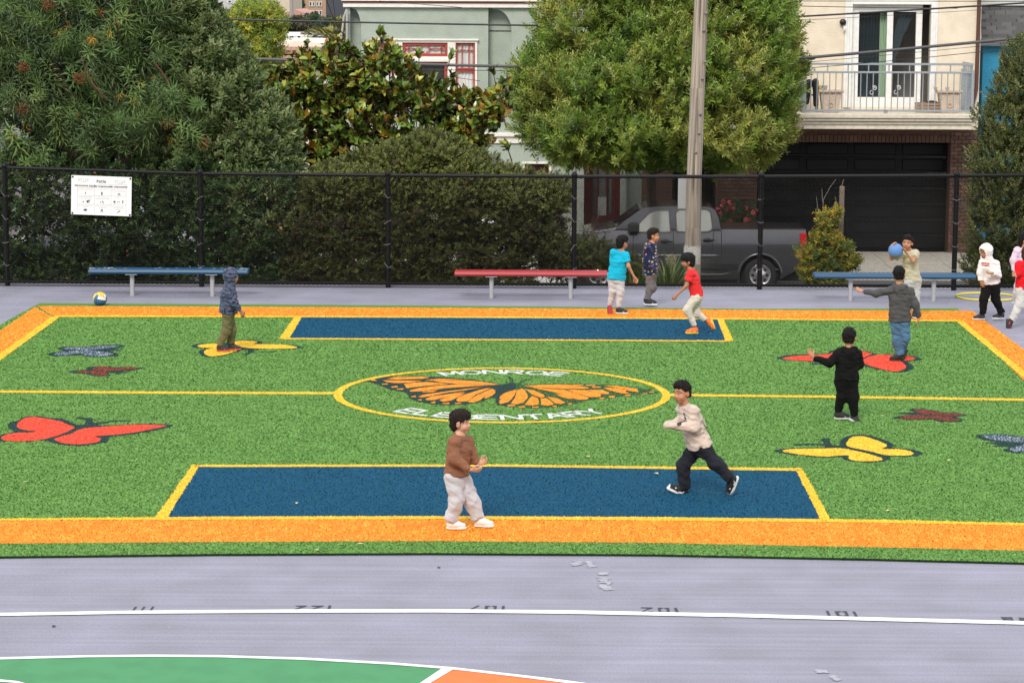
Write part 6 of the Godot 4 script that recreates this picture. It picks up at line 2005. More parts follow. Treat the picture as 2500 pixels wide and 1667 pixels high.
func feathery_tree(bark: Material) -> void:
	var blobs: Array = [[Vector3(-9.088, 4.712, -44.6), Vector3(1.172, 0.697, 1.1)], [Vector3(-7.754, 5.026, -44.6), Vector3(1.17, 0.618, 1.1)], [Vector3(-6.588, 4.799, -44.6), Vector3(0.858, 0.697, 1.1)], [Vector3(-8.636, 4.016, -44.6), Vector3(1.018, 0.701, 1.1)], [Vector3(-7.618, 4.02, -44.6), Vector3(0.939, 0.622, 1.1)], [Vector3(-6.68, 3.946, -44.6), Vector3(0.704, 0.623, 1.1)], [Vector3(-9.439, 3.235, -44.6), Vector3(0.707, 0.783, 1.1)], [Vector3(-8.42, 3.161, -44.6), Vector3(0.942, 0.626, 1.1)], [Vector3(-7.396, 3.321, -44.6), Vector3(0.863, 0.625, 1.1)], [Vector3(-6.534, 3.324, -44.6), Vector3(0.47, 0.469, 1.1)], [Vector3(-7.029, 2.797, -44.2), Vector3(0.701, 0.466, 1.1)], [Vector3(-6.156, 2.961, -44.1), Vector3(0.388, 0.464, 1.1)], [Vector3(-8.04, 2.536, -44.6), Vector3(0.865, 0.471, 1.1)], [Vector3(-9.148, 2.296, -44.6), Vector3(0.63, 0.393, 1.1)], [Vector3(-6.084, 2.574, -44.1), Vector3(0.35, 0.349, 1.1)], [Vector3(-8.84, 1.983, -44.6), Vector3(0.552, 0.315, 1.1)], [Vector3(-10.043, 4.088, -44.6), Vector3(0.705, 1.091, 1.1)], [Vector3(-10.086, 2.528, -44.6), Vector3(0.63, 0.786, 1.1)]]
	var t := thing("feathery_tree", "large dark tree with long narrow drooping leaves at the upper left", "tree")
	var pr := []
	for k in 3:
		var mb := MB.new()
		for i in 46:
			var f := i / 46.0
			var g := i * 2.4
			var out := Vector3(cos(g), 0, sin(g))
			var d := (out * 1.1 + Vector3.UP * (lerpf(-0.35, 0.9, f * f) + rnd(-0.15, 0.15))).normalized()
			mb.col = Color(1, 1, 1) * rnd(0.8, 1.2) if f < 0.85 else Color(1.7, 1.7, 1.3)
			leaf(mb, Vector3(0, 0.5 * (f - 0.6), 0), d, Vector3.UP, rnd(0.16, 0.22) * (1.0 - 0.45 * f), 0.019, 0.2, 0.3)
		mb.col = Color(0.9, 0.5, 0.5)
		mb.tube([Vector3(0, -0.35, 0), Vector3(0, 0.1, 0)], [0.008, 0.004], 4, false)
		pr.append(mb)
	var pal := [lin(0.085, 0.15, 0.042), lin(0.105, 0.18, 0.05), lin(0.06, 0.11, 0.034), lin(0.14, 0.22, 0.06)]
	var pts := crown_points(blobs, 330, 0.7, 0.35, 0.8, 0.92)
	foliage("foliage", t, pts, pr, leaf_mat(0.5, 0.4), 1.0, 1.6, pal, 0.22)
	foliage("yellow_leaves", t, crown_points(blobs, 26, 0.98, -0.8, 0.5, 1.0), [sprig(8, 0.2, 0.16, 0.02, 0.7, 0.3)], leaf_mat(0.6, 0.4), 0.7, 1.1, [lin(0.5, 0.28, 0.03), lin(0.45, 0.36, 0.05), lin(0.45, 0.18, 0.03)], 0.2)
	var spots: Array = [Vector3(-8.991, 3.711, -43.7), Vector3(-8.981, 2.982, -43.6), Vector3(-6.421, 2.738, -43.5), Vector3(-5.813, 2.412, -43.5), Vector3(-7.979, 3.52, -43.6), Vector3(-8.501, 4.815, -43.6)]
	var hm := mat(lin(0.15, 0.062, 0.022), 0.9)
	for s in spots:
		var mb := MB.new()
		for i in 150:
			var d := rand_dir()
			var r := rnd(0.05, 0.14)
			mb.ball(s + d * Vector3(r, r * 0.85, r), Vector3.ONE * rnd(0.008, 0.014), 5, 4)
			if i % 3 == 0:
				mb.tube([s, s + d * r], 0.003, 3, false)
		put("seed_head", mb, hm, t)
	trunk(t, Vector3(-7.3, -1.85, -45.6), blob_tops(blobs, 2), 0.2, bark)
	var mb := MB.new()
	for q in [[Vector3(-5.251, 4.885, -44)], [Vector3(-7.213, 4.878, -43.9), Vector3(-7.319, 4.536, -43.9), Vector3(-7.371, 4.305, -44)], [Vector3(-7.059, 4.917, -43.9), Vector3(-7.18, 4.574, -43.9), Vector3(-7.341, 4.282, -44)], [Vector3(-7.94, 3.908, -43.6), Vector3(-7.876, 3.665, -43.6), Vector3(-7.736, 3.399, -43.6), Vector3(-7.52, 3.144, -43.7)], [Vector3(-6.671, 3.822, -43.6), Vector3(-6.476, 3.557, -43.6), Vector3(-6.387, 3.324, -43.7)]]:
		if q.size() > 1:
			mb.tube(q, 0.017, 6)
	put("bare_branches", mb, mat(lin(0.13, 0.055, 0.04), 0.8), t)


func magnolia_leaf(seed_: int) -> MB:
	var mb := MB.new()
	var l := 0.15
	var w := 0.08
	var n := 6
	var prev := []
	var bend: float = [0.12, 0.25, -0.05][seed_ % 3]
	for side in [0, 1]:
		mb.col = Color(1, 1, 1) if side == 0 else Color(1.9, 0.44, 0.4)
		var dz := 0.0 if side == 0 else -0.0025
		for i in n:
			var a := float(i) / n
			var b := float(i + 1) / n
			var pa := Vector3(0, a * l, dz - bend * l * a * a)
			var pb := Vector3(0, b * l, dz - bend * l * b * b)
			var wa := w * pow(sin(PI * clampf(pow(a, 0.8), 0.0, 1.0)), 0.7) * 0.5
			var wb := w * pow(sin(PI * clampf(pow(b, 0.8), 0.0, 1.0)), 0.7) * 0.5 if i < n - 1 else 0.0
			for s in [-1.0, 1.0]:
				var ea := pa + Vector3(wa * s, 0, wa * 0.35)
				var eb := pb + Vector3(wb * s, 0, wb * 0.35)
				if (s > 0.0) == (side == 0):
					mb.quad(pa, ea, eb, pb)
				else:
					mb.quad(pa, pb, eb, ea)
	return mb


func magnolia(bark: Material) -> void:
	var blobs: Array = [[Vector3(-3.911, 3.4, -47), Vector3(0.907, 0.534, 1)], [Vector3(-2.921, 3.404, -47), Vector3(0.907, 0.534, 1)], [Vector3(-1.973, 3.014, -47), Vector3(0.825, 0.453, 1)], [Vector3(-4.328, 2.823, -47), Vector3(0.703, 0.536, 1)], [Vector3(-3.42, 2.662, -47), Vector3(0.992, 0.619, 1)], [Vector3(-2.346, 2.584, -47), Vector3(1.074, 0.578, 1)], [Vector3(-1.271, 2.63, -47), Vector3(0.62, 0.536, 1)], [Vector3(-0.941, 2.837, -47), Vector3(0.413, 0.329, 1)], [Vector3(-4.334, 2.08, -47), Vector3(0.704, 0.456, 1)], [Vector3(-3.507, 2.001, -47), Vector3(0.745, 0.414, 1)], [Vector3(-4.613, 3.274, -47), Vector3(0.371, 0.37, 1)], [Vector3(-0.776, 2.838, -47), Vector3(0.289, 0.288, 1)], [Vector3(-3.743, 3.81, -47), Vector3(0.371, 0.262, 1)], [Vector3(-2.837, 3.814, -47), Vector3(0.412, 0.287, 1)], [Vector3(-0.571, 3.126, -47), Vector3(0.148, 0.181, 1)], [Vector3(-2.678, 2.087, -47), Vector3(0.745, 0.331, 1)], [Vector3(-1.354, 2.176, -47), Vector3(0.496, 0.248, 1)], [Vector3(-4.821, 3.191, -47), Vector3(0.206, 0.206, 1)]]
	var t := thing("magnolia_tree", "magnolia tree with large green leaves brown underneath before the green house", "tree")
	var m := mat(Color.WHITE, 0.33, 0.0, 0.5)
	var shapes := []
	for k in 3:
		shapes.append(magnolia_leaf(k))
	var meshes := []
	for s in shapes:
		meshes.append(s.mesh())
	# shoots carry a whorl of leaves
	var pts := crown_points(blobs, 1500, 0.4, 0.8, 0.5, 0.75)
	for q in [Vector3(-2.796, 4.2, -46.5), Vector3(-2.865, 4.234, -46.5), Vector3(-4.235, 4.013, -46.5), Vector3(-0.742, 3.528, -46.5), Vector3(-0.559, 3.347, -46.5), Vector3(-0.554, 2.793, -46.2), Vector3(-2.131, 3.843, -46.4), Vector3(-1.539, 3.823, -46.4), Vector3(-4.903, 3.466, -46.5), Vector3(-0.46, 2.111, -46.2), Vector3(-0.483, 2.18, -46.2)]:
		pts.append([q, (Vector3.UP + rand_dir() * 0.4).normalized()])
	var all := []
	var pal := [lin(0.11, 0.19, 0.028), lin(0.16, 0.245, 0.038), lin(0.07, 0.13, 0.022), lin(0.25, 0.31, 0.05), lin(0.36, 0.38, 0.06)]
	var stems := MB.new()
	for p in pts:
		var dirn: Vector3 = p[1]
		stems.tube([p[0] - dirn * 0.28, p[0] + dirn * 0.06], [0.011, 0.006], 5, false)
		var c: Color = pal[rng.randi() % 3] if rng.randf() < 0.68 else pal[3 + rng.randi() % 2]
		var n := rng.randi_range(6, 9)
		for i in n:
			var b := aim(dirn, 1.0)
			var out := b.x
			var el := rnd(0.25, 1.1)
			var ld := (out * sin(el) + dirn * cos(el) + Vector3(0, rnd(-0.1, 0.15), 0)).normalized()
			var face := (dirn - ld * dirn.dot(ld)).normalized()
			var s := rnd(0.8, 1.3)
			var bs := Basis(ld.cross(face), ld, face) * Basis(Vector3.UP, rnd(-0.5, 0.5) + (PI if rng.randf() < 0.28 else 0.0))
			all.append([Transform3D(bs.scaled(Vector3(s, s, s)), p[0] + dirn * rnd(-0.06, 0.05)), wobble(c, 0.18), p[0].z + dirn.z * 0.2])
	all.sort_custom(func(a, b): return a[2] > b[2])
	# the nearest leaves are pieces of their own, in a few tones
	var tones := []
	for k in 10:
		var mm := m.duplicate()
		mm.albedo_color = wobble(pal[k % 5], 0.15).linear_to_srgb()
		tones.append(mm)
	for i in 290:
		put("leaf", meshes[i % 3], tones[rng.randi() % 10], t, all[i][0])
	for k in 3:
		var xs := []
		var cs := PackedColorArray()
		for i in range(290 + k, all.size(), 3):
			xs.append(all[i][0])
			cs.append(all[i][1])
		scatter("foliage", shapes[k], m, t, xs, cs)
	put("stems", stems, bark, t)
	trunk(t, Vector3(-2.6, -1.85, -47.0), blob_tops(blobs, 2), 0.11, bark)
	# creamy buds
	var bud := MB.new()
	bud.lathe([Vector2(0, 0), Vector2(0.025, 0.03), Vector2(0.028, 0.06), Vector2(0.012, 0.11), Vector2(0, 0.13)], 8)
	var bm := bud.mesh()
	for q in [Vector3(-1.088, 2.914, -46), Vector3(-1.4, 2.642, -46), Vector3(-1.927, 2.413, -46), Vector3(-3.018, 3.402, -46)]:
		put("flower_bud", bm, mat(lin(0.7, 0.7, 0.5), 0.6), t, Transform3D(Basis(Vector3(0, 0, 1), rnd(-0.3, 0.3)), q))


func olive_tree(bark: Material) -> void:
	var blobs: Array = [[Vector3(2.25, 5.221, -60.2), Vector3(1.573, 0.832, 2.3)], [Vector3(4.347, 5.228, -60.2), Vector3(1.781, 0.832, 2.3)], [Vector3(1.105, 4.175, -60.2), Vector3(1.052, 0.837, 2.3)], [Vector3(2.682, 4.181, -60.2), Vector3(1.366, 0.941, 2.3)], [Vector3(4.363, 4.188, -60.2), Vector3(1.576, 1.046, 2.3)], [Vector3(5.624, 4.193, -60.2), Vector3(0.735, 0.941, 2.3)], [Vector3(0.375, 3.021, -60.2), Vector3(0.844, 0.841, 2)], [Vector3(-0.044, 2.564, -59.8), Vector3(0.525, 0.418, 1.2)], [Vector3(1.208, 2.838, -59.6), Vector3(1.253, 0.938, 2.3)], [Vector3(2.343, 3.062, -59.3), Vector3(1.35, 1.036, 2.3)], [Vector3(3.592, 2.86, -59.3), Vector3(1.35, 1.141, 2.3)], [Vector3(4.859, 3.061, -59.6), Vector3(1.251, 1.145, 2.3)], [Vector3(5.754, 2.833, -60.2), Vector3(0.632, 1.052, 2.3)], [Vector3(0.381, 1.875, -60), Vector3(0.843, 0.632, 1.8)], [Vector3(1.21, 1.813, -59.3), Vector3(1.146, 0.834, 2.3)], [Vector3(2.352, 1.824, -59.2), Vector3(1.144, 0.832, 2.3)], [Vector3(3.496, 1.828, -59.2), Vector3(1.143, 0.832, 2.3)], [Vector3(4.655, 1.822, -59.4), Vector3(1.147, 0.835, 2.3)], [Vector3(5.65, 1.792, -60), Vector3(0.579, 0.737, 1.5)], [Vector3(1.116, 1.22, -59.6), Vector3(0.839, 0.367, 1.6)], [Vector3(2.151, 1.199, -59.2), Vector3(0.833, 0.417, 1.6)], [Vector3(3.296, 1.204, -59.2), Vector3(0.833, 0.365, 1.6)], [Vector3(4.562, 1.091, -59.4), Vector3(0.731, 0.314, 1.6)], [Vector3(5.274, 1.224, -59.8), Vector3(0.473, 0.368, 1.2)], [Vector3(3.477, 3.685, -59.3), Vector3(1.14, 0.826, 2.3)], [Vector3(6.38, 3.15, -60.2), Vector3(0.263, 0.262, 0.5)]]
	var t := thing("olive_tree", "big rounded tree with small narrow bright green leaves behind the utility pole", "tree")
	var pr := [sprig(20, 0.34, 0.14, 0.032, 0.8, 0.08), sprig(18, 0.32, 0.14, 0.034, 0.7, 0.05), sprig(22, 0.36, 0.13, 0.031, 0.9, 0.1)]
	var pal := [lin(0.20, 0.275, 0.035), lin(0.165, 0.24, 0.03), lin(0.25, 0.32, 0.05), lin(0.125, 0.20, 0.025), lin(0.33, 0.38, 0.10)]
	foliage("foliage", t, crown_points(blobs, 13500, 0.55, 0.9, 0.6, 0.75), pr, leaf_mat(0.5, 0.4), 0.75, 1.3, pal, 0.22, _olive_hue)
	trunk(t, Vector3(2.85, -1.83, -60.6), blob_tops(blobs, 2), 0.16, bark)


func _olive_hue(p: Vector3, c: Color) -> Color:
	# whole branches are yellower or greyer than others
	var g := noise.get_noise_3dv(p * 0.55)
	if g > 0.1:
		return c.lerp(lin(0.36, 0.34, 0.08), minf(0.5, g * 1.5))
	return c.lerp(lin(0.11, 0.22, 0.03), minf(0.6, -g * 1.2)) if g < 0.0 else c


func lily_clumps(m: Material) -> void:
	var spots := [[1.774, "clump of strap leaves left of the boy in the patterned hoodie", 0.75], [2.399, "clump of strap leaves with a dry round flower head right of the patterned hoodie", 1.0]]
	for s in spots:
		var t := thing("agapanthus_plant", s[1], "plant", Vector3(s[0], -0.3, -43.2), "strap leaved plants behind the fence")
		var mb := MB.new()
		for i in 150:
			var g := rnd(0, TAU)
			var out := Vector3(cos(g), 0, sin(g))
			var l: float = rnd(0.8, 1.6) * s[2]
			var side := Vector3(-sin(g), 0, cos(g)) * rnd(0.014, 0.022)
			var c := wobble([lin(0.08, 0.15, 0.03), lin(0.11, 0.19, 0.04), lin(0.05, 0.11, 0.025), lin(0.3, 0.27, 0.1)][rng.randi() % 4], 0.2)
			mb.col = c
			var reach := rnd(0.35, 0.75)
			var pts := []
			for k in 6:
				var a := k / 5.0
				pts.append(out * (0.06 + reach * l * a) + Vector3.UP * (l * (1.1 * a - 0.55 * a * a * (0.6 + reach))))
			for k in 5:
				var w0 := 1.0 - 0.2 * k
				var w1 := 1.0 - 0.2 * (k + 1) + 0.02
				mb.quad(pts[k] - side * w0, pts[k] + side * w0, pts[k + 1] + side * w1, pts[k + 1] - side * w1)
		put("strap_leaves", mb, m, t).set_meta("kind", "stuff")
		if s[2] == 1.0:
			mb = MB.new()
			var top := Vector3(2.438, 0.388, -43.2) - t.position
			mb.tube([Vector3(0.02, 0.1, 0), top * 0.6, top], [0.009, 0.008, 0.007], 6)
			put("stalk", mb, mat(lin(0.1, 0.13, 0.05)), t)
			mb = MB.new()
			for i in 70:
				var d := rand_dir()
				mb.tube([top, top + d * 0.085], 0.0025, 3, false)
				mb.ball(top + d * 0.09, Vector3(0.012, 0.017, 0.012), 5, 4)
			put("flower_head", mb, mat(lin(0.35, 0.33, 0.2), 0.8), t)


func far_plants(m: Material, bark: Material) -> void:
	var blobs: Array = [[Vector3(-8.917, 4.311, -80), Vector3(0.591, 0.213, 1.3)], [Vector3(-9.35, 4.043, -80), Vector3(0.412, 0.284, 1.3)], [Vector3(-9.029, 3.884, -80), Vector3(0.448, 0.284, 1.3)], [Vector3(-8.452, 4.224, -80), Vector3(0.305, 0.178, 1.3)], [Vector3(-8.222, 3.887, -80), Vector3(0.197, 0.249, 1.3)], [Vector3(-8.333, 3.531, -80), Vector3(0.305, 0.196, 1.3)], [Vector3(-9.105, 3.493, -80), Vector3(0.538, 0.231, 1.3)], [Vector3(-8.572, 2.978, -80), Vector3(0.413, 0.214, 1.3)], [Vector3(-8.9, 2.62, -80), Vector3(0.593, 0.196, 1.3)], [Vector3(-9.499, 3.527, -80), Vector3(0.395, 0.303, 1.3)], [Vector3(-8.785, 3.209, -80), Vector3(0.359, 0.16, 1.3)]]
	var t := thing("yellow_green_tree", "yellow green tree behind the tall shrub with gaps through its crown", "tree")
	foliage("foliage", t, crown_points(blobs, 2600, 0.45, 0.5, 0.8, 0.7), [sprig(16, 0.32, 0.13, 0.035, 1.0, 0.25), sprig(14, 0.3, 0.13, 0.038, 0.9, 0.3)], m, 0.8, 1.25, [lin(0.30, 0.35, 0.04), lin(0.22, 0.30, 0.04), lin(0.40, 0.40, 0.05), lin(0.15, 0.24, 0.04)], 0.22)
	trunk(t, Vector3(-8.6, -2.0, -80.0), blob_tops(blobs, 2), 0.16, bark)
	# palm whose fronds show beside the green house
	t = thing("palm_tree", "palm with arching fronds at the left corner of the green house", "palm")
	var hub := Vector3(-5.276, 3.258, -72)
	var tips: Array = [Vector3(-6.725, 3.733, -72), Vector3(-6.376, 3.844, -73), Vector3(-5.762, 4.162, -72.5), Vector3(-5.442, 4.098, -71.5), Vector3(-5.884, 3.725, -71)]
	for q in tips:
		var mb := MB.new()
		var mid: Vector3 = hub.lerp(q, 0.5) + Vector3(0, 0.35, 0)
		var prev := hub
		for k in 40:
			var a := (k + 1) / 40.0
			var p: Vector3 = hub.lerp(mid, a).lerp(mid.lerp(q, a), a)
			var d := (p - prev).normalized()
			mb.col = wobble(lin(0.24, 0.23, 0.06), 0.3)
			mb.tube([prev, p], 0.012, 4, false)
			for s in [-1.0, 1.0]:
				var sd: Vector3 = d.cross(Vector3.UP).normalized() * s
				for j in 2:
					leaf(mb, prev.lerp(p, j * 0.5), (d * 0.6 + sd * 0.6 + Vector3(0, rnd(-0.35, 0.35), 0)).normalized(), Vector3.UP, 0.42 * sin(PI * clampf(a * 0.85 + 0.12, 0, 1)) + 0.05, 0.045)
			prev = p
		put("frond", mb, m, t)
	var tk := MB.new()
	tk.tube([Vector3(hub.x, -2, hub.z), Vector3(hub.x + 0.1, 0, hub.z), hub], [0.2, 0.16, 0.14], 10)
	put("trunk", tk, bark, t)
	var far := [["far_tree", "distant round green tree before the tan apartment house", [[Vector3(-22.336, 3.219, -236), Vector3(0.475, 0.314, 2.4)], [Vector3(-22.549, 3.009, -236), Vector3(0.317, 0.262, 2.4)], [Vector3(-22.074, 2.959, -236), Vector3(0.264, 0.209, 2.4)]], lin(0.06, 0.12, 0.04), 240], ["far_tree", "distant brownish green tree below the pink roof", [[Vector3(-15.875, 2.374, -168), Vector3(0.565, 0.336, 2.5)], [Vector3(-16.329, 2.148, -168), Vector3(0.376, 0.299, 2.5)], [Vector3(-15.426, 2.115, -168), Vector3(0.414, 0.261, 2.5)]], lin(0.075, 0.075, 0.04), 420], ["far_tree", "distant dark green tree right of the pink roof", [[Vector3(-15.248, 2.654, -172), Vector3(0.347, 0.267, 2)], [Vector3(-15.405, 2.386, -172), Vector3(0.347, 0.267, 2)], [Vector3(-15.02, 2.273, -172), Vector3(0.27, 0.306, 2)]], lin(0.05, 0.09, 0.04), 300], ["far_tree", "distant grey green tree at the foot of the dark house", [[Vector3(-13.669, 2.505, -165), Vector3(0.333, 0.22, 2)], [Vector3(-14.04, 2.284, -165), Vector3(0.296, 0.22, 2)]], lin(0.06, 0.09, 0.05), 220]]
	for f in far:
		t = thing(f[0], f[1], "tree", Vector3.ZERO, "trees far down the hill")
		foliage("crown", t, crown_points(f[2], f[4], 0.3, 0.5, 0.8, 0.6), [sprig(16, 0.35, 0.22, 0.10, 1.0, 0.2)], m, 0.8, 1.3, [f[3]], 0.3)
		trunk(t, Vector3(f[2][0][0].x, -1.5, f[2][0][0].z), [f[2][0][0]], 0.2, bark)


func geranium(m: Material) -> void:
	var at := Vector3(5.335, -0.981, -64.5)
	var t := thing("geranium_plant", "pink flowering potted plant at the foot of the brick pier", "plant", Vector3(at.x, -1.8, -64.5))
	var mb := MB.new()
	mb.lathe([Vector2(0, 0), Vector2(0.24, 0), Vector2(0.32, 0.5), Vector2(0.28, 0.5), Vector2(0, 0.46)], 16)
	put("pot", mb, mat(lin(0.25, 0.12, 0.08)), t)
	var pts := []
	for i in 140:
		pts.append([Vector3(rnd(-0.5, 0.5), rnd(0.5, 1.4), rnd(-0.3, 0.3)), rand_dir()])
	foliage("leaves", t, pts, [sprig(8, 0.1, 0.07, 0.06, 1.0)], m, 0.8, 1.2, [lin(0.05, 0.11, 0.03)], 0.3)
	mb = MB.new()
	for i in 17:
		var c := Vector3(rnd(-0.55, 0.55), rnd(0.75, 1.5), rnd(0.05, 0.35))
		mb.col = wobble(lin(0.55, 0.1, 0.12), 0.3)
		for k in 9:
			mb.ball(c + rand_dir() * 0.05, Vector3.ONE * 0.025, 5, 4)
	put("blossoms", mb, mat(Color.WHITE, 0.7), t)


# ---------- vehicles ----------
# a closed body between two side outlines whose distance from the middle changes with height
func side_body(mb: MB, poly: PackedVector2Array, zc: float, half: Callable) -> void:
	var p := poly.duplicate()
	if Geometry2D.is_polygon_clockwise(p):
		p.reverse()
	# the sides are cut into level bands, so that their swell carries true normals
	var lo := INF
	var hi := -INF
	for q in p:
		lo = minf(lo, q.y)
		hi = maxf(hi, q.y)
	var n := 12
	for k in n:
		var y0 := lerpf(lo, hi, float(k) / n)
		var y1 := lerpf(lo, hi, float(k + 1) / n)
		var band := PackedVector2Array([Vector2(-99, y0), Vector2(99, y0), Vector2(99, y1), Vector2(-99, y1)])
		for part in Geometry2D.intersect_polygons(p, band):
			var t := Geometry2D.triangulate_polygon(part)
			for s in [1.0, -1.0]:
				var st := mb.v.size()
				for q in part:
					var slope: float = (half.call(q.y + 0.01) - half.call(q.y - 0.01)) / 0.02
					mb.vert(Vector3(q.x, q.y, zc + s * half.call(q.y)), Vector3(0, -slope, s).normalized())
				for i in range(0, t.size(), 3):
					mb.face([st + t[i], st + t[i + 1], st + t[i + 2]], Vector3(0, 0, s))
	for i in p.size():
		var a := p[i]
		var b := p[(i + 1) % p.size()]
		mb.quad(Vector3(a.x, a.y, zc - half.call(a.y)), Vector3(b.x, b.y, zc - half.call(b.y)), Vector3(b.x, b.y, zc + half.call(b.y)), Vector3(a.x, a.y, zc + half.call(a.y)))


func arc_pts(c: Vector2, r: float, a0: float, a1: float, n := 14) -> PackedVector2Array:
	var o := PackedVector2Array()
	for i in n + 1:
		var g := lerpf(a0, a1, float(i) / n)
		o.append(c + Vector2(cos(g), sin(g)) * r)
	return o


func wheel(t: Node3D, at: Vector3, r: float, w: float, chrome: Material, s := 1.0) -> void:
	var o := Node3D.new()
	o.name = "wheel"
	o.position = at
	o.rotation = Vector3(PI / 2 * s, 0, 0)
	t.add_child(o, true)
	var mb := MB.new()
	var ri := r * 0.66
	mb.lathe([Vector2(ri, -w * 0.5), Vector2(r * 0.8, -w * 0.5), Vector2(r * 0.95, -w * 0.44), Vector2(r, -w * 0.3), Vector2(r, w * 0.3), Vector2(r * 0.95, w * 0.44), Vector2(r * 0.8, w * 0.5), Vector2(ri, w * 0.42)], 32)
	for k in 40:
		var g := TAU * k / 40.0
		mb.box(Vector3(cos(g) * r, 0, sin(g) * r), Vector3(0.02, w * 0.7, 0.03), 0.004, Basis(Vector3.UP, -g))
	put("tyre", mb, mat(lin(0.013, 0.013, 0.014), 0.85), o)
	mb = MB.new()
	mb.lathe([Vector2(0.0, 0.0), Vector2(ri * 0.98, 0.0), Vector2(ri, w * 0.44), Vector2(ri * 0.9, w * 0.44), Vector2(ri * 0.84, w * 0.26), Vector2(ri * 0.55, w * 0.36), Vector2(ri * 0.3, w * 0.4), Vector2(ri * 0.28, w * 0.5), Vector2(0, w * 0.52)], 32)
	put("rim", mb, chrome, o)
	mb = MB.new()
	for k in 8:
		var g := TAU * k / 8.0
		mb.lathe([Vector2(0, 0), Vector2(ri * 0.145, 0), Vector2(ri * 0.145, 0.02), Vector2(0, 0.021)], 12, Transform3D(Basis(), Vector3(cos(g) * ri * 0.63, w * 0.29, sin(g) * ri * 0.63)))
	put("hand_holes", mb, mat(lin(0.01, 0.01, 0.01)), o)


func vehicles() -> void:
	pickup()
	car("navy_suv", "dark blue car seen through the gaps of the hedge at the far left", -10.6, -58.4, 4.9, 1.85, 0.0, lin(0.02, 0.03, 0.055), 1)
	car("white_suv", "white car on the far side of the street behind the brown shrub", -2.2, -58.4, 4.7, 1.75, 0.0, lin(0.75, 0.75, 0.75), 1)
	car("white_sedan", "white low car parked on the near kerb behind the red bench", 0.35, -47.7, 4.5, 1.5, PI, lin(0.8, 0.8, 0.8), 0)


func car(called: String, label: String, x: float, z: float, l: float, h: float, turn: float, c: Color, tall: int) -> void:
	var t := thing(called, label, "car", Vector3(x, -1.95, z), "", turn)
	var paint := mat(c, 0.22, 0.0, 0.6)
	paint.clearcoat_enabled = true
	var m := l * 0.5
	var belt := h * (0.6 if tall else 0.62)
	var wr := 0.33
	var f := Vector2(-m * 0.62, wr)
	var r := Vector2(m * 0.6, wr)
	var p := PackedVector2Array([Vector2(-m, 0.35), Vector2(-m, belt * 0.72), Vector2(-m * 0.94, belt * 0.84), Vector2(-m * 0.48, belt)])
	p.append_array(PackedVector2Array([Vector2(m * (0.95 if tall else 0.62), belt * 1.02), Vector2(m * 0.99, belt * 0.95), Vector2(m, 0.4), Vector2(m * 0.95, 0.25)]))
	p.append_array(arc_pts(r, wr + 0.06, -0.2, PI + 0.2))
	p.append_array(arc_pts(f, wr + 0.06, -0.2, PI + 0.2))
	p.append(Vector2(-m * 0.95, 0.25))
	var mb := MB.new()
	side_body(mb, p, 0.0, func(y): return 0.9 - 0.06 * pow(absf(y - belt * 0.6) / belt, 2.0) * 4.0)
	put("body", mb, paint, t)
	var top := PackedVector2Array([Vector2(-m * 0.5, belt - 0.02), Vector2(-m * 0.12, h * 0.97), Vector2(m * 0.1, h), Vector2(m * (0.7 if tall else 0.35), h * 0.97), Vector2(m * (0.9 if tall else 0.7), belt - 0.02)])
	mb = MB.new()
	var hf := func(y): return lerpf(0.82, 0.62, clampf((y - belt) / (h - belt), 0.0, 1.0))
	side_body(mb, top, 0.0, hf)
	put("cabin", mb, paint, t)
	var gl := mat(lin(0.03, 0.035, 0.04), 0.04, 0.0, 0.8)
	for s in [1.0, -1.0]:
		for k in [[-0.36, -0.06, 0.12], [0.15, 0.14, 0.42 if tall else 0.4]]:
			mb = MB.new()
			var y0 := belt + 0.05
			var y1 := h - 0.13
			var a := Vector2(m * k[0], y0)
			var q := PackedVector2Array([a, Vector2(m * k[1] if k[0] < 0 else a.x, y1), Vector2(m * (k[2] if k[0] < 0 else k[2] - 0.08), y1), Vector2(m * k[2], y0)])
			for i in [[0, 1, 2, 3]]:
				mb.quad(Vector3(q[0].x, q[0].y, s * (hf.call(q[0].y) + 0.006)), Vector3(q[3].x, q[3].y, s * (hf.call(q[3].y) + 0.006)), Vector3(q[2].x, q[2].y, s * (hf.call(q[2].y) + 0.006)), Vector3(q[1].x, q[1].y, s * (hf.call(q[1].y) + 0.006)))
			put("window", mb, gl, t)
	mb = MB.new()
	var d := (Vector2(-m * 0.12, h * 0.97) - Vector2(-m * 0.5, belt)).normalized()
	var nn := Vector2(-d.y, d.x) * 0.008
	mb.quad(Vector3(-m * 0.47 + nn.x, belt + 0.04 + nn.y, -0.74), Vector3(-m * 0.47 + nn.x, belt + 0.04 + nn.y, 0.74), Vector3(-m * 0.15 + nn.x, h * 0.93 + nn.y, 0.6), Vector3(-m * 0.15 + nn.x, h * 0.93 + nn.y, -0.6))
	put("windscreen", mb, gl, t)
	var chrome := mat(lin(0.4, 0.4, 0.42), 0.3, 0.8)
	for s in [1.0, -1.0]:
		wheel(t, Vector3(f.x, wr, 0.76 * s), wr, 0.2, chrome, s)
		wheel(t, Vector3(r.x, wr, 0.76 * s), wr, 0.2, chrome, s)
		mb = MB.new()
		mb.box(Vector3(-m * 0.98, belt * 0.7, 0.62 * s), Vector3(0.12, 0.14, 0.32), 0.03)
		put("headlight", mb, mat(lin(0.6, 0.6, 0.6), 0.1), t)
		mb = MB.new()
		mb.box(Vector3(m * 0.985, belt * 0.82, 0.62 * s), Vector3(0.08, 0.16, 0.28), 0.03)
		put("tail_light", mb, mat(lin(0.35, 0.02, 0.02), 0.2), t)


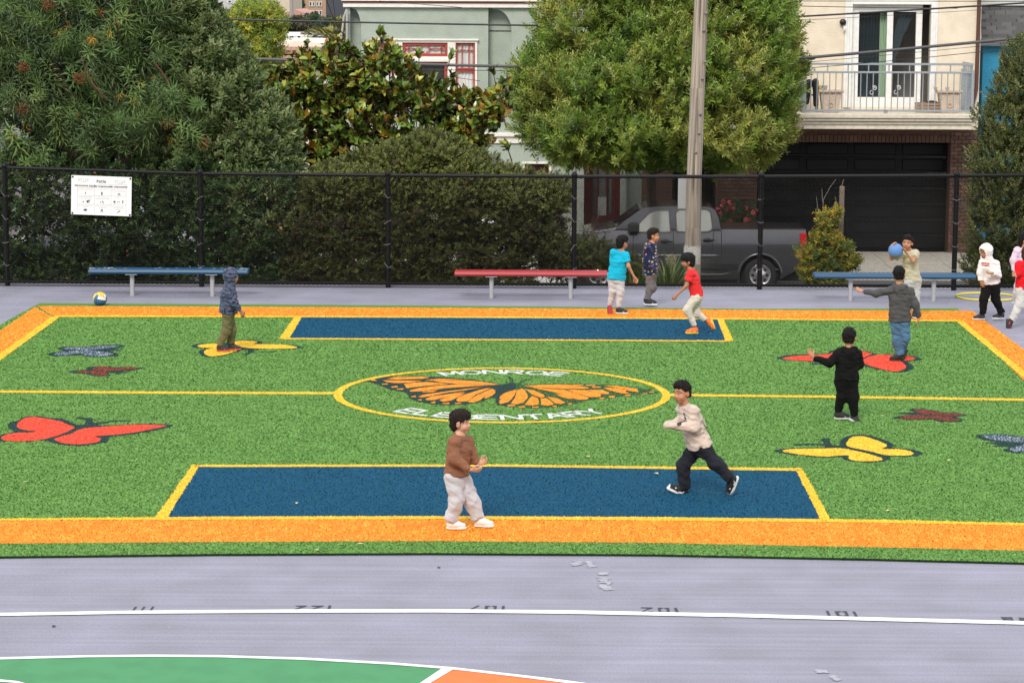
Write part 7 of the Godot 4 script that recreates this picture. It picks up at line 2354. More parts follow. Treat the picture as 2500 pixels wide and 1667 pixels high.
func pickup() -> void:
	var zc := -58.6
	var t := thing("pickup_truck", "dark grey four door pickup truck parked across the street", "truck")
	var paint := mat(lin(0.085, 0.087, 0.097), 0.24, 0.7)
	paint.clearcoat_enabled = true
	paint.clearcoat_roughness = 0.05
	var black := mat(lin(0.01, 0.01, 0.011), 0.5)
	var chrome := mat(lin(0.6, 0.6, 0.62), 0.18, 0.9)
	var cr := Vector2(5.353, -1.95 + 0.39)
	var cf := Vector2(1.562, -1.95 + 0.39)
	var p: PackedVector2Array = P([0.661, -1.26, 0.648, -0.849, 0.708, -0.674, 1.095, -0.591, 1.605, -0.516, 1.931, -0.464, 4.418, -0.493])
	p.append_array(P([6.415, -0.494, 6.442, -1.294]))
	p.append_array(arc_pts(cr, 0.475, -0.25, PI + 0.25, 18))
	p.append_array(arc_pts(cf, 0.465, -0.25, PI + 0.25, 18))
	var mb := MB.new()
	var low := func(y): return 0.96 - 0.13 * pow(clampf((y + 1.15) / 0.75, -1.0, 1.0), 2.0)
	side_body(mb, p, zc, low)
	put("body", mb, paint, t)
	# bed is open: dark floor let into the top
	mb = MB.new()
	mb.span(Vector3(4.523, -0.517, -58) + Vector3(0, -0.02, 0.2), Vector3(6.356, -0.509, -58) + Vector3(0, 0.012, -1.35), 0.004)
	put("bed_cover", mb, black, t)
	var cab: PackedVector2Array = P([1.905, -0.509, 2.22, -0.262, 2.524, -0.045, 2.686, 0.007, 2.982, 0.039, 3.441, 0.051, 4.033, 0.044, 4.197, 0.014, 4.29, -0.047, 4.364, -0.232, 4.43, -0.518])
	var yb := cab[0].y
	var yt := cab[5].y
	var hf := func(y): return lerpf(0.90, 0.82, clampf((y - yb) / (yt - yb), 0.0, 1.0))
	mb = MB.new()
	side_body(mb, cab, zc, hf)
	put("cab", mb, paint, t)
	# windows lie on the sloping cab side
	var gl := mat(lin(0.42, 0.45, 0.45), 0.06, 0.75, 0.6)
	var seal := mat(lin(0.008, 0.008, 0.008), 0.5)
	var shapes := [P([2.446, -0.553, 2.485, -0.399, 2.747, -0.132, 2.91, -0.08, 3.195, -0.068, 3.222, -0.55]), P([3.405, -0.539, 3.369, -0.129, 3.44, -0.057, 4.072, -0.044, 4.165, -0.105, 4.211, -0.453, 4.141, -0.535])]
	for s in [1.0, -1.0]:
		for q in shapes:
			for k in [[0.035, 0.006, seal, "window_seal"], [0.0, 0.01, gl, "window"]]:
				mb = MB.new()
				var big: Array = Geometry2D.offset_polygon(q, k[0]) if k[0] > 0.0 else [q]
				var poly: PackedVector2Array = big[0]
				var tr := Geometry2D.triangulate_polygon(poly)
				var st := mb.v.size()
				for w in poly:
					mb.vert(Vector3(w.x, w.y, zc + s * (hf.call(w.y) + k[1])), Vector3(0, 0.35, s).normalized())
				for i in range(0, tr.size(), 3):
					mb.face([st + tr[i], st + tr[i + 1], st + tr[i + 2]], Vector3(0, 0, s))
				put(k[3], mb, k[2], t)
	mb = MB.new()
	mb.quad(Vector3(cab[0].x + 0.05, cab[0].y + 0.06, zc - 0.8), Vector3(cab[0].x + 0.05, cab[0].y + 0.06, zc + 0.8), Vector3(cab[2].x - 0.02, cab[2].y + 0.012, zc + 0.68), Vector3(cab[2].x - 0.02, cab[2].y + 0.012, zc - 0.68))
	put("windscreen", mb, mat(lin(0.02, 0.022, 0.025), 0.05, 0.0, 0.8), t)
	# door joints, handles, mirror, sill trim
	var zs := zc + 0.958
	mb = MB.new()
	for q in [[Vector3(2.377, -0.497, -57.64), Vector3(2.346, -1.348, -57.64)], [Vector3(3.304, -0.493, -57.64), Vector3(3.326, -1.364, -57.64)], [Vector3(4.251, -0.498, -57.64), Vector3(4.218, -1.031, -57.64)], [Vector3(4.434, -0.498, -57.64), Vector3(4.446, -1.235, -57.64)], [Vector3(1.095, -0.636, -57.64), Vector3(1.807, -0.54, -57.64)]]:
		mb.tube(q, 0.007, 4)
	put("door_joints", mb, seal, t)
	for q in [Vector3(3.164, -0.767, -57.62), Vector3(4.161, -0.732, -57.62)]:
		mb = MB.new()
		mb.ball(q + Vector3(-0.06, 0, 0), Vector3(0.1, 0.055, 0.03), 12, 8)
		mb.box(q + Vector3(0, 0.0, 0.03), Vector3(0.24, 0.035, 0.03), 0.01)
		put("door_handle", mb, black, t)
	mb = MB.new()
	var mp := Vector3(2.371, -0.442, -57.5)
	mb.box(mp, Vector3(0.26, 0.24, 0.16), 0.05)
	mb.bar(mp + Vector3(0.05, -0.1, -0.05), mp + Vector3(0.1, -0.16, -0.3), 0.06, 0.05, 0.01)
	put("mirror", mb, black, t)
	for y in [584.5, 0.0]:
		pass
	mb = MB.new()
	mb.box((Vector3(3.188, -1.095, -57.62)), Vector3(2.3, 0.035, 0.03), 0.008)
	put("side_moulding", mb, chrome, t)
	mb = MB.new()
	mb.tube([Vector3(2.067, -1.518, -57.5), Vector3(2.217, -1.538, -57.42), Vector3(4.454, -1.528, -57.42), Vector3(4.582, -1.506, -57.5)], 0.04, 8)
	put("step_bar", mb, mat(lin(0.1, 0.1, 0.1), 0.25, 0.8), t)
	mb = MB.new()
	mb.span(Vector3(cf.x + 0.52, -1.75, zc - 0.8), Vector3(cr.x - 0.52, -1.5, zc + 0.85), 0.02)
	mb.span(Vector3(cr.x + 0.45, -1.72, zc - 0.7), Vector3(cr.x + 1.0, -1.45, zc + 0.7), 0.02)
	put("underbody", mb, black, t)
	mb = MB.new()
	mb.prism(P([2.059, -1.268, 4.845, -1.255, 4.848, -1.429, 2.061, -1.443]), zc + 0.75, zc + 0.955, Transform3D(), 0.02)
	put("sill_reflection_strip", mb, black, t)  # black strip stands in for the dark reflection along the lower body
	mb = MB.new()
	mb.bar(Vector3(4.465, -0.491, -57.78), Vector3(6.403, -0.492, -57.78), 0.05, 0.08, 0.012)
	put("bed_rail", mb, black, t)
	# wheel arch flares
	for c in [cr, cf]:
		mb = MB.new()
		var pts := []
		for a in arc_pts(c, 0.5, 0.12, PI - 0.12, 16):
			pts.append(Vector3(a.x, a.y, zs - 0.015))
		mb.tube(pts, 0.035, 6)
		put("arch_flare", mb, paint, t)
		mb = MB.new()
		mb.lathe([Vector2(0, 0), Vector2(0.465, 0), Vector2(0.465, 0.5), Vector2(0, 0.5)], 20, Transform3D(Basis(Vector3.RIGHT, PI / 2), Vector3(c.x, c.y, zc + 0.3)))
		put("wheel_well", mb, mat(lin(0.03, 0.03, 0.03), 0.9), t)
	for s in [1.0, -1.0]:
		wheel(t, Vector3(cf.x, cf.y, zc + 0.83 * s), 0.39, 0.27, chrome, s)
		wheel(t, Vector3(cr.x, cr.y, zc + 0.83 * s), 0.39, 0.27, chrome, s)
	var red := mat(lin(0.5, 0.012, 0.02), 0.15)
	mb = MB.new()
	mb.prism(P([6.269, -0.572, 6.421, -0.561, 6.449, -0.919, 6.358, -0.981, 6.285, -0.879]), zc + 0.7, zc + 0.965, Transform3D(), 0.01)
	put("tail_light", mb, red, t)
	mb = MB.new()
	mb.span(Vector3(6.39, -1.274, -57.7) + Vector3(0, 0, -0.0), Vector3(6.578, -1.458, -57.7) + Vector3(0, 0, -1.8), 0.03)
	put("rear_bumper", mb, chrome, t)
	mb = MB.new()
	mb.span(Vector3(0.6, -1.224, -57.75), Vector3(0.796, -1.47, -57.75) + Vector3(0, 0, -1.7), 0.03)
	put("front_bumper", mb, chrome, t)
	mb = MB.new()
	mb.tube([Vector3(5.607, -1.433, -57.8) , Vector3(6.236, -1.465, -57.75)], 0.045, 8)
	put("exhaust", mb, mat(lin(0.05, 0.05, 0.05), 0.4, 0.6), t)
	mb = MB.new()
	mb.prism(P([0.668, -0.695, 0.973, -0.642, 1.015, -0.796, 0.689, -0.869]), zc + 0.7, zc + 0.95, Transform3D(), 0.015)
	put("headlight", mb, mat(lin(0.5, 0.5, 0.5), 0.08), t)


# ---------- benches, sign, pole, wires, balls ----------
func bench(label: String, a: Vector3, b: Vector3, legs: Array, c: Color, scuffed: bool) -> void:
	var t := thing("bench", label, "bench", Vector3((a.x + b.x) * 0.5, 0, (a.z + b.z) * 0.5), "benches along the fence")
	var l := a.distance_to(b)
	var yaw := -atan2(b.z - a.z, b.x - a.x)
	t.rotation.y = yaw
	var top := 0.46
	var mb := MB.new()
	# plank with a rounded front edge: a section swept along the bench
	var sec := PackedVector2Array([Vector2(-0.15, -0.055), Vector2(0.135, -0.055), Vector2(0.155, -0.045), Vector2(0.165, -0.02), Vector2(0.155, 0.01), Vector2(0.13, 0.025), Vector2(-0.14, 0.025), Vector2(-0.155, 0.01), Vector2(-0.16, -0.03)])
	mb.prism(sec, -l * 0.5, l * 0.5, Transform3D(Basis(Vector3(0, 0, -1), Vector3(0, 1, 0), Vector3(1, 0, 0)), Vector3(0, top - 0.025, 0)), 0.012)
	for i in mb.v.size():
		mb.v[i].z = -mb.v[i].z
		mb.n[i].z = -mb.n[i].z
	for i in range(0, mb.idx.size(), 3):
		var k := mb.idx[i + 1]
		mb.idx[i + 1] = mb.idx[i + 2]
		mb.idx[i + 2] = k
	var m := mottled(c, 0.42, 0.7, noise_tex(0.05, Color(0.86, 0.86, 0.86), Color(1.05, 1.05, 1.05), 111, 128, 4, Vector2(1, 6)))
	put("seat", mb, m, t)
	var steel := mat(lin(0.42, 0.43, 0.45), 0.45, 0.3)
	for x in legs:
		var lg := Node3D.new()
		lg.name = "leg"
		t.add_child(lg, true)
		mb = MB.new()
		mb.tube([Vector3(x, 0.0, 0.02), Vector3(x, top - 0.085, 0.02)], 0.038, 14)
		put("post", mb, steel, lg)
		mb = MB.new()
		mb.box(Vector3(x, top - 0.09, 0.02), Vector3(0.2, 0.014, 0.24), 0.004)
		put("bracket", mb, steel, lg)
	if scuffed:
		mb = MB.new()
		for i in 46:
			var e := -1.0 if rng.randf() < 0.6 else 1.0
			var x := e * (l * 0.5 - absf(rnd(0, 0.55) * rnd(0, 1))) if i < 34 else rnd(-l * 0.4, l * 0.4)
			mb.box(Vector3(x, top + 0.0005, rnd(-0.1, 0.13)), Vector3(rnd(0.01, 0.06), 0.002, rnd(0.006, 0.02)), 0.0, Basis(Vector3.UP, rnd(-0.4, 0.4)))
		put("scuffs", mb, mat(lin(0.5, 0.55, 0.6), 0.8), t).set_meta("kind", "stuff")


func furniture() -> void:
	var blue := lin(0.010, 0.07, 0.155)
	bench("blue bench left, below the white sign, its paint scuffed at the end", Vector3(-7.404, 0.412, -41), Vector3(-4.738, 0.388, -41), [-0.62, 0.72], blue, true)
	bench("red bench in the middle of the fence", Vector3(-1.292, 0.401, -40.9), Vector3(1.26, 0.399, -40.9), [-0.66, 0.66], lin(0.36, 0.025, 0.035), false)
	bench("blue bench right, behind the boy holding the blue ball", Vector3(4.675, 0.405, -40.8), Vector3(7.352, 0.403, -40.8), [-0.72, 0.66], blue, false)
	var tape := MB.new()
	tape.box(Vector3(4.811, 0.445, -40.78) , Vector3(0.26, 0.006, 0.08), 0.0)
	tag(put("sticker", tape, mat(lin(0.6, 0.6, 0.6), 0.7)), "torn white label stuck on the left end of the right blue bench", "sticker")
	sign_board()
	utility_pole()
	wires()
	balls()
	# hoop on the ground at the right edge
	var mb := MB.new()
	var pts := []
	for k in 49:
		var g := TAU * k / 48.0
		pts.append(Vector3(cos(g) * 0.5, 0, sin(g) * 0.5))
	mb.tube(pts, 0.016, 8, false)
	var h := thing("hoop", "yellow plastic hoop lying on the court behind the child in white", "hoop", Vector3(7.642, 0, -41.292) + Vector3(0, 0.016, 0))
	put("hoop", mb, mat(lin(0.72, 0.62, 0.05), 0.35), h)
	mb = MB.new()
	mb.tube([Vector3(-0.5, 0, -0.04), Vector3(-0.503, 0, 0.0), Vector3(-0.5, 0, 0.04)], 0.02, 8)
	put("joint", mb, mat(lin(0.05, 0.4, 0.08), 0.4), h)


func glyph_box(mb: MB, s: float, x: float, y: float, w: float, h: float) -> void:
	mb.box(Vector3(x + w * 0.5, y + h * 0.5, 0.0), Vector3(w, h, 0.0016), 0.0)


func text_mesh(txt: String, size: float, bold := true) -> TextMesh:
	var tm := TextMesh.new()
	var f := SystemFont.new()
	f.font_names = PackedStringArray(["Droid Sans"])
	f.font_weight = 700 if bold else 400
	tm.font = f
	tm.text = txt
	tm.font_size = 32
	tm.pixel_size = size / 32.0
	tm.depth = 0.002
	tm.curve_step = 2.0
	return tm


func sign_board() -> void:
	var a := Vector3(-7.896, 1.925, -42.14)
	var b := Vector3(-6.861, 1.892, -42.14)
	var c := Vector3(-7.903, 1.253, -42.14)
	var t := thing("sign", "white Spanish playground rules sign fixed to the fence", "sign", (a + b) * 0.5 + (c - a) * 0.5)
	var w := a.distance_to(b)
	var h := a.distance_to(c)
	t.rotation.z = atan2(b.y - a.y, b.x - a.x)
	var mb := MB.new()
	mb.box(Vector3.ZERO, Vector3(w, h, 0.012), 0.003)
	put("board", mb, mat(lin(0.78, 0.79, 0.80), 0.5), t)
	var ink := mat(lin(0.03, 0.03, 0.035), 0.7)
	var pale := mat(lin(0.42, 0.42, 0.44), 0.7)
	var face := 0.0075
	# the crop of the photograph is 1890 wide and 1215 high between the sign's corners
	var px := func(x: float, y: float) -> Vector3: return Vector3((x - 1075.0) / 1890.0 * w, (785.0 - y + (x - 1075.0) * 0.026) / 1215.0 * h, face)
	for s in [-1.0, 1.0]:
		for u in [-1.0, 1.0]:
			mb = MB.new()
			mb.lathe([Vector2(0.018, 0.0), Vector2(0.017, 0.006), Vector2(0.0, 0.009)], 10, Transform3D(Basis(Vector3.RIGHT, PI / 2), Vector3(s * (w * 0.5 - 0.025), u * (h * 0.5 - 0.025), 0.006)))
			put("bolt", mb, mat(lin(0.02, 0.02, 0.02), 0.4), t)
	var words := [["Patio", 1068, 340, 0.068, ink], ["Mantenerse seguro", 578, 475, 0.04, ink], ["Ser respetuoso", 1105, 490, 0.04, ink], ["Ser responsable", 1610, 500, 0.04, ink]]
	for q in words:
		put("lettering", text_mesh(q[0], q[3]), q[4], t, Transform3D(Basis(), px.call(q[1], q[2])))
	# lines of small print, too small to read
	var rows := [[370, 800, 560], [345, 820, 612], [880, 1330, 580], [1410, 1810, 597], [1410, 1800, 642], [390, 800, 820], [400, 780, 866], [945, 1300, 828], [905, 1330, 878], [1540, 1680, 845], [370, 820, 1088], [540, 660, 1135], [900, 1340, 1100], [1010, 1230, 1150], [1440, 1800, 1120], [1470, 1780, 1165], [1545, 1690, 1212]]
	mb = MB.new()
	for r in rows:
		var x: float = r[0]
		while x < r[1]:
			var k := rnd(12, 40)
			var p: Vector3 = px.call(x, r[2])
			mb.box(p, Vector3(k / 1890.0 * w, 0.009, 0.001))
			x += k + 12
	put("small_print", mb, mat(lin(0.5, 0.5, 0.52), 0.7), t).set_meta("kind", "stuff")
	mb = MB.new()
	for g in [[325, 430, 1850, 430], [325, 525, 1850, 525], [325, 780, 1850, 790], [325, 1045, 1850, 1060], [325, 430, 325, 1320], [855, 430, 860, 1340], [1375, 430, 1380, 1350], [1850, 430, 1850, 1360]]:
		mb.bar(px.call(g[0], g[1]), px.call(g[2], g[3]), 0.004, 0.001)
	put("table_lines", mb, pale, t)
	# logo blocks in the upper corners
	mb = MB.new()
	for o in [[330, 245], [1475, 285]]:
		for r in 4:
			for k in 5:
				if (r * 5 + k) % 4 != 3:
					mb.box(px.call(o[0] + 35 + k * 70, o[1] + 15 + r * 33), Vector3(0.028, 0.011, 0.001))
	put("logo", mb, mat(lin(0.55, 0.55, 0.57), 0.7), t)
	# pictograms
	var pg := MB.new()
	var dot := func(x: float, y: float, r: float): pg.lathe([Vector2(r, 0.0), Vector2(r, 0.001), Vector2(0, 0.0012)], 10, Transform3D(Basis(Vector3.RIGHT, PI / 2), px.call(x, y)))
	var ln := func(x0: float, y0: float, x1: float, y1: float, d: float): pg.bar(px.call(x0, y0), px.call(x1, y1), d, 0.0014)
	ln.call(578, 670, 578, 735, 0.012)
	dot.call(1092, 680, 0.011)
	ln.call(1092, 690, 1092, 735, 0.022)
	ln.call(1085, 730, 1072, 762, 0.008)
	ln.call(1099, 730, 1112, 762, 0.008)
	ln.call(1605, 705, 1600, 770, 0.01)
	ln.call(1640, 705, 1662, 770, 0.012)
	ln.call(1610, 720, 1645, 722, 0.006)
	pg.tri(px.call(482, 988), px.call(540, 988), px.call(511, 940))
	for x in [630, 655, 690]:
		dot.call(x, 945, 0.009)
		ln.call(x, 955, x, 1000, 0.014)
	dot.call(700, 930, 0.012)
	ln.call(1050, 960, 1060, 1000, 0.008)
	ln.call(1060, 985, 1090, 990, 0.008)
	ln.call(1108, 935, 1112, 975, 0.009)
	ln.call(1112, 975, 1150, 985, 0.008)
	ln.call(1130, 1010, 1155, 1000, 0.012)
	for q in [[1460, 970], [1500, 940], [1510, 975], [1490, 1000], [1485, 965]]:
		dot.call(q[0], q[1], 0.008)
	ln.call(1570, 965, 1655, 962, 0.005)
	ln.call(1575, 965, 1565, 1005, 0.005)
	ln.call(1650, 962, 1658, 1000, 0.005)
	dot.call(1750, 938, 0.01)
	ln.call(1750, 945, 1748, 1012, 0.014)
	var eye := []
	for k in 17:
		var g := TAU * k / 16.0
		eye.append(px.call(580 + cos(g) * 58, 1225 + sin(g) * 30 * (1.0 - 0.3 * absf(cos(g)))))
	pg.tube(eye, 0.004, 4, false)
	dot.call(580, 1225, 0.016)
	ln.call(1080, 1220, 1072, 1290, 0.01)
	ln.call(1115, 1220, 1125, 1290, 0.01)
	dot.call(1085, 1215, 0.008)
	dot.call(1112, 1215, 0.008)
	ln.call(1600, 1285, 1672, 1245, 0.012)
	ln.call(1565, 1308, 1600, 1300, 0.006)
	put("pictograms", pg, ink, t)


func utility_pole() -> void:
	var z := -50.0
	var top := Vector3(3.373, 5.395, -50)
	var mid := Vector3(3.274, 1.387, -50)
	var bot := Vector3(mid.x - 0.02, -1.85, z)
	var t := thing("utility_pole", "weathered grey wooden utility pole behind the fence", "utility pole", bot)
	var im := Image.create(256, 512, false, Image.FORMAT_RGB8)
	var fn := FastNoiseLite.new()
	fn.seed = 121
	fn.frequency = 0.02
	fn.fractal_octaves = 4
	for y in 512:
		for x in 256:
			var s := fn.get_noise_3d(cos(x / 256.0 * TAU) * 130.0, y * 0.16, sin(x / 256.0 * TAU) * 130.0)
			var c := fn.get_noise_3d(cos(x / 256.0 * TAU) * 320.0 + 900.0, y * 0.09, sin(x / 256.0 * TAU) * 320.0)
			var k := 0.85 + s * 0.32
			if c > 0.3:
				k *= 0.62
			im.set_pixel(x, y, Color(k, k * 0.97, k * 0.93).clamp())
	var m := mat(lin(0.47, 0.425, 0.385), 0.95)
	m.albedo_texture = ImageTexture.create_from_image(im)
	var mb := MB.new()
	var n := 24
	var rows := 30
	for i in rows + 1:
		var a := float(i) / rows
		var c := (bot.lerp(mid, a * 2.0) if a < 0.5 else mid.lerp(top + (top - mid) * 0.3, a * 2.0 - 1.0)) - bot
		var r := lerpf(0.178, 0.128, a)
		for k in n + 1:
			var g := TAU * k / n
			var q := Vector3(cos(g), 0, sin(g))
			var rr := r * (1.0 + 0.025 * noise.get_noise_3d(q.x * 3.0, a * 4.0, q.z * 3.0))
			mb.vert(c + q * rr, q)
			mb.uv[-1] = Vector2(float(k) / n, a * 3.0)
	for i in rows:
		for k in n:
			var o := i * (n + 1) + k
			mb.idx.append_array([o, o + 1, o + n + 2, o, o + n + 2, o + n + 1])
	put("pole", mb, m, t)
	# bolts up its face
	var spots: Array = [Vector3(3.461, 4.62, -49.85), Vector3(3.414, 4.275, -49.85), Vector3(3.45, 3.652, -49.85), Vector3(3.402, 3.313, -49.85), Vector3(3.368, 2.608, -49.84), Vector3(3.348, 2.223, -49.84), Vector3(3.292, 1.838, -49.84)]
	for s in spots:
		mb = MB.new()
		mb.lathe([Vector2(0.035, 0.0), Vector2(0.033, 0.01), Vector2(0.016, 0.012), Vector2(0.014, 0.03), Vector2(0, 0.032)], 10, Transform3D(Basis(Vector3.RIGHT, PI / 2), s - bot + Vector3(0, 0, -0.012)))
		put("bolt", mb, mat(lin(0.2, 0.18, 0.17), 0.7), t)
	# pale band of worn paint near its foot, and the plate fixed beside it
	mb = MB.new()
	var yb0: float = -0.42
	var yb1: float = -0.066
	for i in 6:
		for k in 16:
			var g := PI * 0.02 + PI * 0.96 * k / 16.0
			var g2 := PI * 0.02 + PI * 0.96 * (k + 1) / 16.0
			var h0 := lerpf(yb0, yb1, i / 6.0) + (0.04 * noise.get_noise_2d(k * 0.7, 3.0) if i == 0 else 0.0)
			var h1 := lerpf(yb0, yb1, (i + 1) / 6.0) + (0.05 * noise.get_noise_2d(k * 0.9, 8.0) if i == 5 else 0.0)
			mb.quad(Vector3(cos(g2) * 0.176, h0 + 1.85, sin(g2) * 0.176), Vector3(cos(g) * 0.176, h0 + 1.85, sin(g) * 0.176), Vector3(cos(g) * 0.174, h1 + 1.85, sin(g) * 0.174), Vector3(cos(g2) * 0.174, h1 + 1.85, sin(g2) * 0.174))
	put("painted_band", mb, mottled(lin(0.62, 0.6, 0.57), 0.9, 0.4, noise_tex(0.06, Color(0.55, 0.55, 0.6), Color(1.15, 1.15, 1.1), 122, 128)), t)
	mb = MB.new()
	mb.span(Vector3(2.955, 0.679, -50.1) - bot, Vector3(3.14, 1.352, -50.1) - bot + Vector3(0.1, 0, 0.01), 0.003)
	tag(put("metal_sign_back", mb, mat(lin(0.5, 0.52, 0.53), 0.5, 0.2), t), "pale back of a metal plate on its left side", "")


func cable(called: String, label: String, a: Vector3, b: Vector3, r: float, sag: float, c: Color, group := "overhead cables") -> void:
	var mb := MB.new()
	var pts := []
	for k in 25:
		var t := k / 24.0
		pts.append(a.lerp(b, t) - Vector3(0, sag * 4.0 * t * (1.0 - t), 0))
	mb.tube(pts, r, 6)
	tag(put(called, mb, mat(c, 0.5)), label, "cable", group)


func wires() -> void:
	var k := lin(0.02, 0.02, 0.022)
	var g := lin(0.07, 0.07, 0.075)
	cable("overhead_cable", "upper black cable crossing the top of the green house", Vector3(-9.579, 4.377, -59.2), Vector3(2.637, 4.188, -59.2), 0.022, 0.03, k)
	cable("overhead_cable", "thick grey cable crossing the green house at window height", Vector3(-8.349, 3.456, -59.2), Vector3(2.856, 3.202, -59.2), 0.036, 0.05, g)
	cable("overhead_cable", "thin wire just below the thick cable at the green house", Vector3(-6.885, 3.279, -59.1), Vector3(2.852, 3.123, -59.1), 0.008, 0.05, k)
	cable("overhead_cable", "thick weathered cable rising to the right before the balcony door", Vector3(3.891, 3.247, -59.2), Vector3(13.17, 4.127, -59.2), 0.036, 0.03, g)
	cable("overhead_cable", "twisted black cable above the balcony door head", Vector3(4.289, 4.328, -59.2), Vector3(12.936, 4.873, -59.2), 0.022, 0.02, k)
	cable("overhead_cable", "thin wire near the top edge over the cream house", Vector3(4.688, 4.73, -59.1), Vector3(10.196, 4.64, -60), 0.009, 0.02, k)
	cable("overhead_cable", "thin wire along the top edge right of the tree", Vector3(5.819, 4.805, -59.1), Vector3(13.113, 4.816, -60), 0.009, 0.0, k)
	cable("overhead_cable", "lowest thin wire meeting the left end of the balcony railing", Vector3(4.921, 3.1, -59.1), Vector3(13.147, 3.883, -60), 0.008, 0.05, k)
	cable("overhead_cable", "thin wire close under the thick cable at the balcony", Vector3(5.126, 3.245, -59.1), Vector3(13.143, 3.987, -60), 0.006, 0.02, k)
	cable("overhead_cable", "fine wire just under the twisted cable", Vector3(4.379, 4.249, -59), Vector3(13.115, 4.765, -60), 0.005, 0.02, k)
	cable("service_wire", "black service wire slanting down at the left corner of the green house", Vector3(-5.34, 4.836, -64), Vector3(-5.04, 3.864, -65.8), 0.014, 0.12, k, "wires at the corner of the green house")
	cable("service_wire", "thin wire looping beside the slanting service wire", Vector3(-5.154, 4.808, -64), Vector3(-5.025, 3.879, -65.8), 0.009, 0.4, k, "wires at the corner of the green house")
	cable("service_wire", "thin slanting wire crossing the fascia of the green house", Vector3(-3.89, 4.742, -63), Vector3(-1.889, 4.559, -65.7), 0.008, 0.0, k, "wires at the corner of the green house")
	cable("service_wire", "thin slanting wire over the right sash of the green house", Vector3(-2.192, 2.904, -62), Vector3(-1.408, 2.632, -65.7), 0.008, 0.0, k, "wires at the corner of the green house")
	var mb := MB.new()
	mb.tube([Vector3(-5.089, 3.716, -65.85), Vector3(-5.012, 4.302, -65.85), Vector3(-4.937, 4.492, -65.85)], 0.03, 8)
	mb.tube([Vector3(-4.936, 3.424, -65.85), Vector3(-4.929, 4.492, -65.85)], 0.035, 8)
	tag(put("conduit", mb, mat(lin(0.36, 0.36, 0.35), 0.6)), "grey conduit pipes up the left corner of the green house", "pipe")


func balls() -> void:
	# volleyball in blue, yellow and white panels
	var t := thing("volleyball", "blue, yellow and white volleyball on the turf edge at the left", "ball", Vector3(-6.987, 0, -39.56) + Vector3(0, 0.125, 0))
	t.rotation_degrees = Vector3(18, 25, -14)
	var cols := [lin(0.02, 0.13, 0.33), lin(0.72, 0.5, 0.05), lin(0.7, 0.68, 0.66)]
	var r := 0.112
	# six faces of three bowed strips each
	for f in 6:
		var b := [Basis(), Basis(Vector3.UP, PI / 2), Basis(Vector3.UP, PI), Basis(Vector3.UP, -PI / 2), Basis(Vector3.RIGHT, PI / 2), Basis(Vector3.RIGHT, -PI / 2)][f] as Basis
		if f % 2 == 1:
			b = b * Basis(Vector3(0, 0, 1), PI / 2)
		for s in 3:
			var mb := MB.new()
			var n := 8
			var ids := []
			for j in n + 1:
				var row := []
				for i in n + 1:
					var u := lerpf(-0.98, 0.98, float(i) / n)
					var v := -1.0 + (s + lerpf(0.03, 0.97, float(j) / n)) * 2.0 / 3.0
					v *= 0.985
					var q := b * Vector3(tan(u * PI / 4), tan(v * PI / 4), 1.0).normalized()
					var e := 0.0 if i == 0 or i == n or j == 0 or j == n else 0.0025
					row.append(mb.vert(q * (r + e), q))
				ids.append(row)
			for j in n:
				for i in n:
					mb.face([ids[j][i], ids[j][i + 1], ids[j + 1][i + 1], ids[j + 1][i]], mb.n[ids[j][i]])
			put("panel", mb, mat(cols[(s + f) % 3] if s != 1 else cols[(f) % 2], 0.5), t)
	var core := MB.new()
	core.ball(Vector3.ZERO, Vector3.ONE * (r - 0.003), 20, 14)
	put("bladder", core, mat(lin(0.1, 0.1, 0.1), 0.8), t)
	# rubber ball held by the boy in the cream shirt
	var bm := mat(lin(0.11, 0.25, 0.56), 0.6)
	bm.normal_enabled = true
	bm.normal_texture = grain_normal(0.2, 131, 6.0)
	bm.normal_scale = 0.6
	bm.albedo_texture = noise_tex(0.12, Color(0.75, 0.78, 0.85), Color(1.15, 1.1, 1.05), 132, 128, 3)
	bm.uv1_triplanar = true
	bm.uv1_scale = Vector3.ONE * 4.0
	var o := thing("rubber_ball", "blue rubber ball held up by the boy in the cream shirt", "ball", Vector3(5.649, 1.111, -38.22))
	var mb2 := MB.new()
	mb2.ball(Vector3.ZERO, Vector3.ONE * 0.117, 28, 20)
	for i in mb2.v.size():
		mb2.v[i] *= 1.0 + 0.006 * sin(mb2.v[i].y * 420.0) * cos(mb2.v[i].x * 420.0)
	put("shell", mb2, bm, o)


